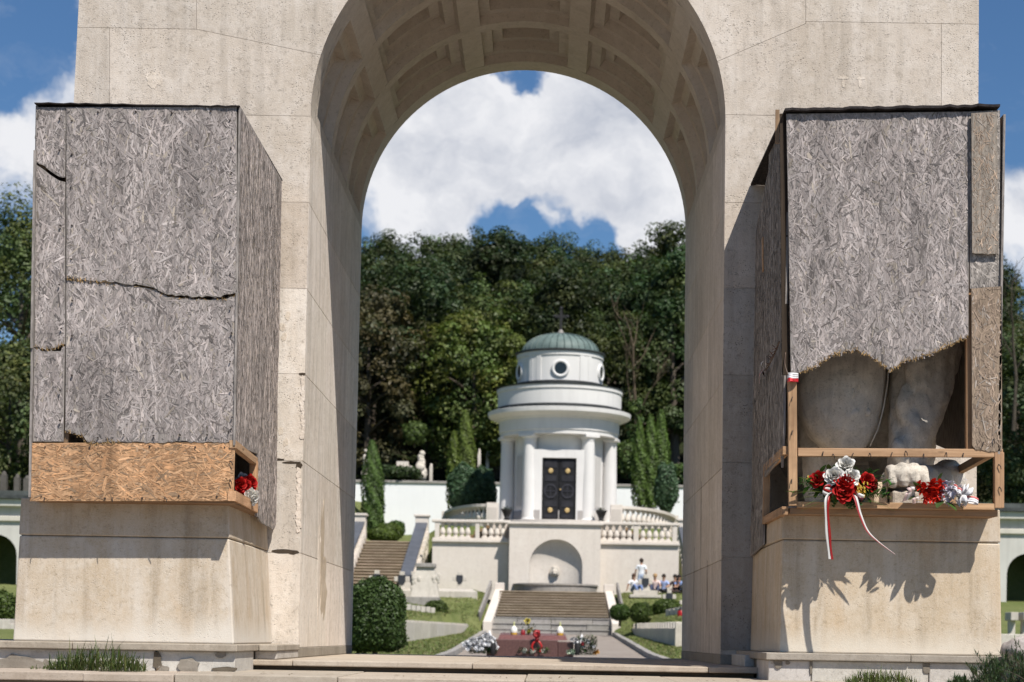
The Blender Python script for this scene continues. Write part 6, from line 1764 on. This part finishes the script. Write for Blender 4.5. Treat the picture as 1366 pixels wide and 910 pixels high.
# side trees seen past the outer edges of the piers
for (px,Y,ytop,w,col,lab,sd) in ((30,112,276,5.0,G1,'big dark tree behind the left boarded box',21),(-25,122,300,5.2,G2,'dark tree reaching in at the left picture edge',22),
        (1352,112,448,4.2,(.055,.07,.026),'dark tree behind the right boarded box',23),(1385,104,452,4.0,G2,'dark tree reaching in at the right picture edge',24),(12,98,470,4.2,(.066,.082,.026),'smaller tree in front of the big dark tree at left',25),(1330,124,440,5.0,G5,'deep green tree half hidden by the right boarded box',26)):
    x=UX(px,600,Y); z=H(x,Y)-.2; h=UZ(px,ytop,Y)-z
    t_=tree_proto('broadleaf_tree',lab,'tree',h,w,col,sd,nclump=120,per=170,leaf=.21,crown0=.10); t_.location=(x,Y,z)
def bare_tree(label,px,Y,ytop,ybase,spread,col,seed,ivy=None):
    x=UX(px,ybase,Y); zb=UZ(px,ybase,Y); zt=UZ(px,ytop,Y); rr=random.Random(seed); h=zt-zb
    root=thing('bare_tree',(x,Y,zb),label,'tree'); mb=MB()
    def br_(p,d,L,r,lev):
        pts=[p]; q=p.copy(); dd=d.copy()
        for i in range(4):
            dd=(dd+Vector((rr.uniform(-.22,.22),rr.uniform(-.2,.2),rr.uniform(-.05,.22)))).normalized(); q=q+dd*L/4; pts.append(q.copy())
        mb.tube(pts,[r,r*.85,r*.7,r*.5,r*.25],6,col)
        if lev>0:
            for k in range(4 if lev>1 else 3):
                i=rr.choice([1,2,3,3]); b=pts[i]; nd=(dd*.7+Vector((rr.uniform(-1,1),rr.uniform(-.5,.5),rr.uniform(.1,.7)))).normalized(); br_(b,nd,L*.55,r*.5,lev-1)
    k_=h/13; mb.tube([(0,0,-.6),(.1,0,h*.3),(-.1,0,h*.55)],[.2*k_,.15*k_,.12*k_],8,col)
    br_(Vector((-.1,0,h*.55)),Vector((.05,0,1)),h*.48,.10*k_,2); br_(Vector((.05,0,h*.4)),Vector((-.4,0,1)),h*.4,.07*k_,2); br_(Vector((.05,0,h*.35)),Vector((.45,0,1)),h*.35,.06*k_,2)
    obj('trunk',mb,M['bark'],root,local=True)
    if ivy:
        rs=np.random.RandomState(seed); cl=[(np.array([rs.normal()*.25,rs.normal()*.2,h*ivy*rs.uniform(0,1)]),.34,np.array([0,-.4,.2])) for k in range(46)]
        C,N_,S,K=clumpy(rs,cl,55,.16,(.06,.12,.03)); leafmesh('ivy',C,N_,S,K,M['leaf'],root)
bare_tree('pale bare dead tree with an ivy covered foot right of the chapel dome',846,134,415,640,2,(1.0,.92,.8),3,.48)
bare_tree('bare twiggy treetop against the cloud at the right picture edge',1352,100,372,560,2,(.8,.8,.8),4)

lawn_grass()
# ================================================================== SHRUBS AND THUJAS
def thuja(label,cols,Y,base,seed,group=None,leaf=.13,dens=4600):
    """cols: (px, ytop, ybot, half width px)"""
    px0=sum(c[0] for c in cols)/len(cols); yb=max(c[2] for c in cols)
    root=thing('thuja',U(px0,yb,Y),label,'conifer',group); rs=np.random.RandomState(seed); o=wloc(root)
    Cs=[];Ns=[];Ss=[];Ks=[]; mb=MB()
    for i,(px,yt,yb_,hw) in enumerate(cols):
        b=U(px,yb_,Y+.12*i); t=U(px,yt,Y+.12*i); h=t.z-b.z; w=hw*1.15/F_PX*Y
        n=int(dens*h*w/2.5)
        u=rs.uniform(0,1,n)**.9; a=rs.uniform(0,2*math.pi,n)
        prof=np.minimum(1,(1.02-u)*2.3)**.62*np.minimum(1,.80+u*2)*(1+.10*np.sin(a*5+u*22+i)+.08*np.sin(a*9-u*40))
        r=w*prof*rs.uniform(.6,1.0,n)**.3
        lean=t-b
        Cs.append(np.stack([b.x-o.x+lean.x*u+r*np.cos(a),b.y-o.y+r*np.sin(a),b.z-o.z+h*u],1))
        Ns.append(np.stack([np.cos(a),np.sin(a),np.full(n,.25)],1)+rs.normal(size=(n,3))*.35)
        Ss.append(leaf*rs.uniform(.7,1.4,n))
        kk=(.75+.5*rs.uniform(0,1,n))*(1+.28*np.sin(a*5+u*22+i)); Ks.append(np.array(base)*kk[:,None])
        mb.tube([(b.x-o.x,b.y-o.y,-.3),(b.x-o.x,b.y-o.y,h*.9)],[.09,.02],6)
    leafmesh('foliage',np.concatenate(Cs),np.concatenate(Ns),np.concatenate(Ss),np.concatenate(Ks),M['shrub'],root,aspect=.5)
    obj('trunk',mb,M['bark'],root,local=True)
TG=(.105,.165,.032)
thuja('slim dark green thuja column against the left end of the white wall',[(496.5,588,708,12.5),(501,600,706,10)],118,(.075,.125,.030),1)
thuja('pair of tall bright green thuja columns left of the chapel',[(606,575,680,9),(621,548,682,12),(613,572,682,10)],117,TG,2)
thuja('cluster of tall green thuja columns right of the chapel',[(853,560,676,9),(868,553,678,10),(882,547,676,10),(862,575,678,10)],117,(.088,.142,.030),3)
def roundshrub(label,px,py,rx,ry,Y,base,seed,leaf=.07,n=5000,cat='shrub',lumps=0,name='round_shrub',group=None,trim=.06,low=False):
    c=U(px,py,Y); a=rx/F_PX*Y; b=ry/F_PX*Y
    root=thing(name,(c.x,Y,c.z-b),label,cat,group); rs=np.random.RandomState(seed)
    d=rs.normal(size=(n,3)); d/=np.linalg.norm(d,axis=1,keepdims=True)
    lump=1+trim*np.sin(d[:,0]*9+seed)*np.sin(d[:,2]*8)*np.cos(d[:,1]*7)
    if lumps: lump+= .13*lumps*np.sin(d[:,0]*4+seed)*np.cos(d[:,2]*5+1)
    r=rs.uniform(.80,1.0,n)**.6*lump
    # superellipsoid: squarer shoulders
    if low: f_=np.where(d[:,2]<0,np.minimum(1.35,1/np.sqrt(np.maximum(.05,1-d[:,2]**2))),1.0); d=d*np.stack([f_,f_,np.ones(n)],1)
    C=np.sign(d)*np.abs(d)**(.78 if low else .86)*r[:,None]*np.array([a,a,b])+np.array([0,0,b])
    C+=rs.normal(size=(n,3))*leaf*.25; st_=rs.uniform(0,1,n)>.985; C[st_]+=d[st_]*leaf*1.1
    N_=d+rs.normal(size=(n,3))*.55
    K=np.array(base)*rs.uniform(.55,1.45,size=(n,1))
    leafmesh('foliage',C,N_,leaf*rs.uniform(.7,1.4,n),K,M['shrub'],root)
    mb=MB(); mb.ball((0,0,b),1,16,10,(.35,.45,.22),sc=(a*.86,a*.86,b*.86)); mb.tube([(0,0,-.3),(0,0,b)],[.06,.05],6)
    obj('stem',mb,M['bark'],root,local=True,smooth=True)
    return root
roundshrub('big clipped round boxwood just behind the left arch pier',501,822,40,49,40,(.036,.066,.016),1,.058,30000,trim=.05,lumps=.35,low=True)
roundshrub('small clipped round bush nearest the right side of the stairs',827,817,13.5,10.5,88,(.045,.080,.014),2,.075,4200)
roundshrub('clipped round bush in the middle of the right lawn',855.5,817.5,15,13.5,87,(.042,.076,.014),3,.075,5200)
roundshrub('wide clipped bush behind the upper right grave row',889,813,19,13.5,88,(.045,.080,.014),4,.075,5600)
roundshrub('clipped round bush below the carved monument',582,813,15,11.5,87,(.042,.075,.014),5,.075,4600)
roundshrub('front dome of clipped hedge at the top of the left stairs',509,714,20,9,108,(.062,.108,.018),6,.09,4200)
roundshrub('middle dome of clipped hedge at the top of the left stairs',519,710,17,12,110,(.058,.10,.018),7,.09,4200)
roundshrub('rear tallest dome of clipped hedge at the top of the left stairs',528,706,12,11,112,(.05,.09,.018),8,.09,3800)
roundshrub('blue green rounded conifer bush left of the chapel',622,652,24,31,113,(.062,.112,.056),9,.13,8500,lumps=1,name='cypress_bush')
roundshrub('narrow blue green conifer bush touching the left of the chapel',646,655,15,33,114,(.060,.108,.055),10,.13,6000,lumps=1,name='cypress_bush')
roundshrub('blue green rounded conifer bush right of the chapel beside the pier',889,650,15,34,113.5,(.060,.108,.055),11,.13,6000,lumps=1,name='cypress_bush')
roundshrub('green hedge block beyond the left pedestal',-4,812,26,24,62,(.06,.10,.02),12,.09,6000,name='hedge')
for (px,py,rx,ry,Y,lab,sd) in ((905,634,20,14,133,'pale green undergrowth bush above the white wall at the right',31),(838,612,16,22,134,'sunlit leafy sapling above the white wall right of the chapel',32),(553,578,14,14,133,'sunlit pale green sapling above the rocky tombstone',33),(530,632,30,8,131.6,'low dark bushes along the top of the white wall',34)):
    roundshrub(lab,px,py,rx,ry,Y,(.07,.115,.03) if sd!=34 else (.03,.05,.016),sd,.22,1800,lumps=1,name='wild_bush',trim=.2)

# ================================================================== FOREGROUND PLANTS
def grass_tuft(label,px0,px1,py,Y,hmax,n,seed,cat='grass'):
    a,b=U(px0,py,Y),U(px1,py,Y); root=thing('grass_tuft',((a.x+b.x)/2,Y,zx),label,cat); mb=MB(); rr=random.Random(seed)
    for k in range(n):
        f=rr.random(); x=a.x+(b.x-a.x)*f; edge=min(1,.45+2.2*min(f,1-f))
        L=hmax*rr.uniform(.35,1.0)*edge*(1.0 if rr.random()<.93 else 1.5)
        kk=rr.uniform(.55,1.45); c=rr.choice([(.06,.10,.024),(.075,.115,.03),(.05,.085,.022),(.11,.12,.045)])
        blade(mb,(x,Y+rr.uniform(-.14,.16),zx),(rr.gauss(0,.38),rr.gauss(0,.25),1),L,rr.uniform(.004,.0085),tuple(v*kk for v in c),rr.uniform(.2,1.1),5)
    obj('blades',mb,M['grassblade'],root)
grass_tuft('long grass tuft growing before the left plinth',68,192,902,13.3,.20,950,1)
grass_tuft('short grass tuft growing before the right plinth',1130,1222,908,13.2,.13,520,2)
grass_tuft('sparse grass blades in the gap of the lower step at the left',40,120,906,13.45,.06,110,3)
def juniper():
    root=thing('juniper',U(1330,905,13.0),'low dark green juniper spreading in the lower right corner','shrub'); root.location.z=zx; rr=random.Random(6); o=wloc(root); mbk=MB(); mbl=MB()
    Cs=[];Ns=[];Ss=[];Ks=[]
    def spray(p,d,L,r):
        pts=[p]; q=p.copy(); dd=d.normalized()
        for i in range(6):
            dd=(dd+Vector((rr.gauss(0,.16),rr.gauss(0,.16),rr.gauss(.02,.12)))).normalized(); q=q+dd*L/6; pts.append(q.copy())
        mbk.tube(pts,[r,r*.8,r*.7,r*.5,r*.4,r*.3,r*.15],5)
        for i in range(1,7):
            for k in range(17):
                b=pts[i-1].lerp(pts[i],rr.random()); t=(dd*.9+Vector((rr.gauss(0,.7),rr.gauss(0,.7),rr.gauss(.2,.6)))).normalized()
                c=rr.choice([(.030,.068,.034),(.042,.085,.038),(.026,.055,.030),(.060,.10,.04)]); kk=rr.uniform(.6,1.4)
                blade(mbl,b,t,rr.uniform(.025,.055),.006,tuple(v*kk for v in c),.2,2)
    for k in range(125):
        px=rr.uniform(1262,1420); Y=rr.uniform(12.75,13.6)
        top=lerpt(px,[(1262,.05),(1290,.12),(1320,.26),(1345,.33),(1366,.36),(1420,.4)])
        p=U(px+rr.uniform(0,25),905,Y); p.z=zx-.02
        spray(p,Vector((rr.gauss(-.5,.6),rr.gauss(-.25,.5),rr.uniform(.3,1.0))),top*rr.uniform(.7,1.25),.006)
    obj('branches',mbk,M['bark'],root); obj('needles',mbl,M['grassblade'],root)
juniper()
bo=thing('boulder',U(1372,868,13.75),'rough pinkish boulder behind the juniper at the right edge','boulder'); mb=MB()
p=U(1375,868,13.75); mb.ball(p,.30,40,28,sc=(.68,.5,.36)); o=obj('rock',mb,M['boulder'],bo,smooth=True)
tx=bpy.data.textures.new('rock_noise','CLOUDS'); tx.noise_scale=.12
dm=o.modifiers.new('d','DISPLACE'); dm.texture=tx; dm.strength=.07; dm.texture_coords='LOCAL'
mb=MB(); rr=random.Random(5)
for k in range(60):
    x=rr.uniform(-3.6,2.5); y=rr.uniform(12.9,13.6); blade(mb,(x,y,zx+.006),(rr.gauss(0,1),rr.gauss(0,1),.05),rr.uniform(.02,.05),.014,rr.choice([(.16,.11,.05),(.10,.08,.035),(.2,.15,.07)]),.2,3)
tag(obj('fallen_leaves',mb,M['grassblade']),'dry fallen leaves scattered on the lower step','leaves',kind='stuff')
# ================================================================== PEOPLE
def person(label, base, pose, shirt, trousers, hair, rz=0, long_hair=False, group=None, sc=1.0):
    """pose: joint name -> (x,y,z) in metres, facing -Y; base: the point on the ground"""
    root=thing('person',base,label,'person',group,rz)
    J=pose
    rads={'pelvis':.145,'waist':.125,'chest':.150,'neck':.055,'headb':.070,'head':.098,'headt':.085,
          'shL':.070,'elL':.046,'wrL':.034,'haL':.030,'shR':.070,'elR':.046,'wrR':.034,'haR':.030,
          'hipL':.098,'knL':.066,'anL':.046,'toL':.036,'hipR':.098,'knR':.066,'anR':.046,'toR':.036}
    names=list(J); idx={n:i for i,n in enumerate(names)}
    edges=[('pelvis','waist'),('waist','chest'),('chest','neck'),('neck','headb'),('headb','head'),('head','headt')]
    for s in 'LR': edges += [('chest','sh'+s),('sh'+s,'el'+s),('el'+s,'wr'+s),('wr'+s,'ha'+s),('pelvis','hip'+s),('hip'+s,'kn'+s),('kn'+s,'an'+s),('an'+s,'to'+s)]
    me=bpy.data.meshes.new('person_body'); me.from_pydata([J[n] for n in names],[(idx[a],idx[b]) for a,b in edges],[])
    o=bpy.data.objects.new('body',me); COL.objects.link(o); o.parent=root
    sk=o.modifiers.new('skin','SKIN'); 
    for i,n in enumerate(names): me.skin_vertices[0].data[i].radius=(rads[n],rads[n]*(.78 if n in('pelvis','waist','chest') else 1))
    me.skin_vertices[0].data[idx['pelvis']].use_root=True
    sb=o.modifiers.new('sub','SUBSURF'); sb.levels=sb.render_levels=2
    dg=bpy.context.evaluated_depsgraph_get(); dg.update()
    nm=bpy.data.meshes.new_from_object(o.evaluated_get(dg)); o.modifiers.clear(); o.data=nm; bpy.data.meshes.remove(me)
    nm.materials.clear(); nm.materials.append(M['skin'])
    def paint(m,c):
        if 'Col' in m.color_attributes: m.color_attributes.remove(m.color_attributes['Col'])
        ca=m.color_attributes.new('Col','FLOAT_COLOR','CORNER'); ca.data.foreach_set('color',[c[0],c[1],c[2],1.0]*len(m.loops))
    paint(nm,(1,1,1)); nm.polygons.foreach_set('use_smooth',[True]*len(nm.polygons))
    segs=[(a,b,Vector(J[a]),Vector(J[b])) for a,b in edges]
    def nearest(p):
        best=None;bd=9
        for a,b,pa,pb in segs:
            ab=pb-pa; t=max(0,min(1,(p-pa).dot(ab)/max(1e-6,ab.length_squared))); d=(p-pa-ab*t).length-rads[a]*(1-t)-rads[b]*t
            if d<bd: bd=d;best=(a,b,t)
        return best
    def cloth(name,test,c,off):
        vs=[];fs=[];mp={}
        for p in nm.polygons:
            s=nearest(p.center)
            if test(*s):
                f=[]
                for vi in p.vertices:
                    if vi not in mp: mp[vi]=len(vs); v=nm.vertices[vi]; vs.append(v.co+v.normal*off)
                    f.append(mp[vi])
                fs.append(f)
        mb=MB(); mb.add(vs,fs,c); obj(name,mb,M['cloth'],root,local=True,smooth=True)
    cloth('shirt',lambda a,b,t: (a in('pelvis',) and b=='waist' and t>.25) or a=='waist' or (a=='chest' and b in('shL','shR')) or (a=='chest' and b=='neck' and t<.55) or (a[:2]=='sh' and t<.62),shirt,.016)
    cloth('trousers',lambda a,b,t: (a=='pelvis' and (b!='waist' or t<=.3)) or a[:3]=='hip' or (a[:2]=='kn' and t<.88),trousers,.014)
    cloth('shoes',lambda a,b,t: (a[:2]=='an') or (a[:2]=='kn' and t>.93),(.05,.045,.04),.014)
    hd=Vector(J['head']); ht=Vector(J['headt'])
    mb=MB(); mb.ball(hd.lerp(ht,.55)+Vector((0,.022,.012)),.118,14,10,hair,sc=(.98,1.02,1.08),jit=.03)
    if long_hair: mb.ball(hd+Vector((0,.07,-.10)),.10,12,8,hair,sc=(1.0,.6,1.6),jit=.05)
    obj('hair',mb,M['hair'],root,local=True,smooth=True)
    # face: nose and ears
    return root
def standing():
    return {'pelvis':(0,0,.95),'waist':(0,0,1.10),'chest':(0,.01,1.32),'neck':(0,0,1.50),'headb':(0,-.01,1.57),'head':(0,-.02,1.66),'headt':(0,-.01,1.74),
     'shL':(-.19,0,1.42),'elL':(-.27,.03,1.14),'wrL':(-.24,-.10,.92),'haL':(-.23,-.13,.83),'shR':(.19,0,1.42),'elR':(.28,.04,1.15),'wrR':(.27,-.02,.90),'haR':(.27,-.03,.80),
     'hipL':(-.10,0,.90),'knL':(-.12,-.02,.48),'anL':(-.13,.03,.08),'toL':(-.15,-.15,.04),'hipR':(.10,0,.90),'knR':(.13,-.03,.48),'anR':(.15,.02,.08),'toR':(.18,-.16,.04)}
def sitting(legs='bent',lean=0.0,turn=0.0):
    d={'pelvis':(0,.1,.16),'waist':(0,.10+lean*.15,.31),'chest':(0,.07+lean*.5,.52),'neck':(0,.04+lean*.7,.70),'headb':(0,.02+lean*.7,.77),'head':(turn*.02,0+lean*.7,.86),'headt':(turn*.02,.01+lean*.7,.94),
     'shL':(-.19,.06+lean*.6,.62),'elL':(-.30,-.06,.38),'wrL':(-.20,-.26,.34),'haL':(-.16,-.33,.33),'shR':(.19,.06+lean*.6,.62),'elR':(.30,-.06,.38),'wrR':(.20,-.26,.34),'haR':(.16,-.33,.33),
     'hipL':(-.10,.05,.14),'hipR':(.10,.05,.14)}
    if legs=='bent': d.update({'knL':(-.20,-.36,.42),'anL':(-.14,-.62,.08),'toL':(-.15,-.78,.05),'knR':(.20,-.34,.40),'anR':(.16,-.60,.08),'toR':(.18,-.76,.05)})
    elif legs=='side': d.update({'knL':(-.02,-.40,.16),'anL':(.34,-.46,.08),'toL':(.46,-.5,.06),'knR':(.32,-.30,.14),'anR':(.62,-.52,.07),'toR':(.74,-.55,.06)})
    else: d.update({'knL':(-.14,-.40,.20),'anL':(-.16,-.82,.08),'toL':(-.17,-.86,.18),'knR':(.14,-.42,.16),'anR':(.18,-.84,.08),'toR':(.2,-.88,.17)})
    return d
def gpt(px,Y): x=UX(px,793,Y); return (x,Y,H(x,Y)+.02)
JEANS=(.32,.42,.62)
pst=standing(); pst.update({'elR':(.30,.02,1.16),'wrR':(.33,-.10,.98),'haR':(.33,-.14,.90)})
p1=person('person standing with back turned, in white shirt and pale blue trousers',gpt(855,98.3),pst,(.74,.76,.80),(.50,.58,.74),(.045,.028,.02),rz=math.pi-.2)
BG=thing('shoulder_bag',gpt(859.5,98.0),'dark bag hanging at the side of the standing person','bag')
b=Vector(gpt(860,98.0)); mb=MB(); mb.ball(b+Vector((0.0,0,.66)),.17,14,10,(.05,.05,.055),sc=(.85,.5,1.2)); mb.tube(curve([b+Vector((-.1,0,.8)),b+Vector((-.06,0,1.05)),b+Vector((.02,0,1.05)),b+Vector((.1,0,.8))],5),.014,6,(.05,.05,.05)); obj('bag_body',mb,M['cloth'],BG,smooth=True)
s1=sitting('bent',.05); s1.update({'wrL':(-.36,.12,.20),'haL':(-.40,.16,.08),'elL':(-.33,.10,.38)})
person('person in white shirt and blue jeans sitting left of the standing one',gpt(846,98.2),s1,(.76,.75,.75),(.16,.22,.40),(.09,.045,.03),rz=.5,long_hair=True,)
person('fair haired person in pale pink top seated on the grass',gpt(873.5,98.1),sitting('bent',-.05),(.72,.56,.52),(.06,.07,.12),(.42,.26,.12),rz=-.1)
s3=sitting('long',.0); 
person('dark haired person in light blue shirt seated at the edge of the wall shadow',gpt(885,98.4),s3,(.34,.42,.66),(.025,.027,.04),(.03,.02,.016),rz=-.3)
person('long haired person in dark clothes reclining in the wall shadow',gpt(899,98.5),sitting('side',.1),(.07,.055,.06),(.09,.06,.055),(.02,.015,.013),rz=-.6,long_hair=True)
person('long haired person in blue shirt sitting farthest right in the wall shadow',gpt(906,98.6),sitting('bent',.0),(.20,.28,.50),(.03,.03,.035),(.018,.013,.012),rz=.5,long_hair=True)
# ================================================================== CAMERA, LIGHT, SKY
cam=bpy.data.cameras.new('camera'); co=bpy.data.objects.new('camera',cam); COL.objects.link(co)
cam.sensor_fit='HORIZONTAL'; cam.sensor_width=36; cam.lens=F_PX/1366*36
cam.shift_x=(683-PPX)/1366; cam.shift_y=(PPY-455)/1366
cam.clip_start=.1; cam.clip_end=6000
co.matrix_world=Matrix(((CR,-SR,0,0),(0,0,-1,0),(SR,CR,0,EYE),(0,0,0,1)))
cam.dof.use_dof=True; cam.dof.focus_distance=14.6; cam.dof.aperture_fstop=3.4
scene.camera=co
SUN=Vector((1.0,-1.62,2.65)).normalized()
sl=bpy.data.lights.new('sun','SUN'); sl.energy=5.0; sl.angle=rad(.53); sl.color=(1,.945,.86)
so=bpy.data.objects.new('sun',sl); COL.objects.link(so); so.location=(20,-30,40)
so.rotation_euler=SUN.to_track_quat('Z','Y').to_euler()
w=bpy.data.worlds.new('World'); scene.world=w; w.use_nodes=True
t=NT('w',world=w)
elev=math.asin(SUN.z); azi=math.atan2(SUN.x,SUN.y)
sky=t.n('ShaderNodeTexSky',sky_type='NISHITA',sun_disc=False,sun_elevation=elev,sun_rotation=azi,altitude=300,air_density=1.0,dust_density=.6,ozone_density=1.6)
D=t.n('ShaderNodeTexCoord').outputs['Generated']
D=t.n('ShaderNodeVectorMath',{0:D},operation='NORMALIZE').outputs[0]
def dirv(px,py):
    p=U(px,py,1.0)-Vector((0,0,EYE)); return p.normalized()
warp=t.n('ShaderNodeTexNoise',{'Vector':D,'Scale':14.0,'Detail':5.0,'Roughness':.6}).outputs['Color']
wv=t.n('ShaderNodeVectorMath',{0:warp,1:(.5,.5,.5)},operation='SUBTRACT').outputs[0]
wv=t.n('ShaderNodeVectorMath',{0:wv,'Scale':.055},operation='SCALE').outputs[0]
DW=t.n('ShaderNodeVectorMath',{0:D,1:wv},operation='ADD').outputs[0]
dens=t.math('MULTIPLY_ADD',t.noise(DW,5.5,7,.56),1.5,-.70)
f2=t.noise(DW,26,6,.62)
dens=t.math('ADD',dens,t.math('MULTIPLY_ADD',f2,1.9,-.95))
# cloud banks and blue gaps, by direction
def blobd(px,py,rx,amp):
    global dens
    d=dirv(px,py)
    dist=t.n('ShaderNodeVectorMath',{0:DW,1:tuple(d)},operation='DISTANCE').outputs['Value']
    v=t.n('ShaderNodeMapRange',{0:dist,1:rx/F_PX*1.25,2:rx/F_PX*.35,3:0.0,4:amp},interpolation_type='SMOOTHSTEP').outputs[0]
    dens=t.math('ADD',dens,v)
for a in ((600,205,170,.8),(720,180,150,.8),(850,220,130,.8),(560,285,100,.6),(890,300,80,.7),(670,96,26,-1.1),(702,98,28,-1.1),(688,112,20,-.5),(640,306,30,-.5),(672,296,34,-.5),(704,304,40,-.6),(740,306,44,-.6),(784,298,36,-.6),(815,318,40,-.6),(690,330,60,-.5),(770,330,60,-.5),(742,296,22,1.0),(700,276,20,.7),(846,306,26,.6),(775,280,18,.6),(840,120,70,.3),
          (55,230,85,.75),(85,110,48,.45),(25,60,75,-.9),(10,130,36,-.55),(20,290,40,-.3),(1345,90,130,-1.1),(1350,270,55,.75),(1360,340,55,.6)):
    blobd(*a)
yy=t.n('ShaderNodeSeparateXYZ',{0:D}).outputs[1]
dens=t.math('ADD',dens,t.n('ShaderNodeMapRange',{0:yy,1:.85,2:.2,3:0.0,4:-.95}).outputs[0])  # thins the clouds out of view to lower the fill light
mask=t.n('ShaderNodeMapRange',{0:dens,1:-.12,2:.80,3:0.0,4:1.0},interpolation_type='SMOOTHSTEP').outputs[0]
sh=t.noise(t.mapping(DW,(1,1,1.5),loc=(.13,.4,.02)),8,6,.6)
ccol=t.mix(t.ramp(t.math('ADD',sh,t.math('MULTIPLY',f2,.25)),[(.46,0),(.68,1)]),(.37,.40,.47),(.68,.685,.71))
skyc=t.n('ShaderNodeVectorMath',{0:sky.outputs[0],1:(.041,.0575,.073)},operation='MULTIPLY').outputs[0]
veil=t.math('MULTIPLY',t.ramp(t.noise(t.mapping(DW,(1,1,2.2)),17,6,.65),[(.52,0),(.80,1)]),.16)
fin=t.mix(t.math('MAXIMUM',mask,t.math('MULTIPLY',veil,t.n('ShaderNodeMapRange',{0:yy,1:.8,2:.95}).outputs[0])),skyc,ccol)
bg=t.n('ShaderNodeBackground',{0:fin,1:1.0})
o=t.n('ShaderNodeOutputWorld'); t.link(bg.outputs[0],o.inputs[0])
scene.view_settings.view_transform='Standard'; scene.view_settings.look='None'
scene.view_settings.exposure=.34; scene.view_settings.gamma=1.0; scene.view_settings.use_curve_mapping=False
cy=scene.cycles
cy.use_denoising=True
cy.max_bounces=8; cy.diffuse_bounces=5; cy.glossy_bounces=2; cy.transmission_bounces=2; cy.transparent_max_bounces=4
cy.use_adaptive_sampling=True; cy.adaptive_threshold=.015
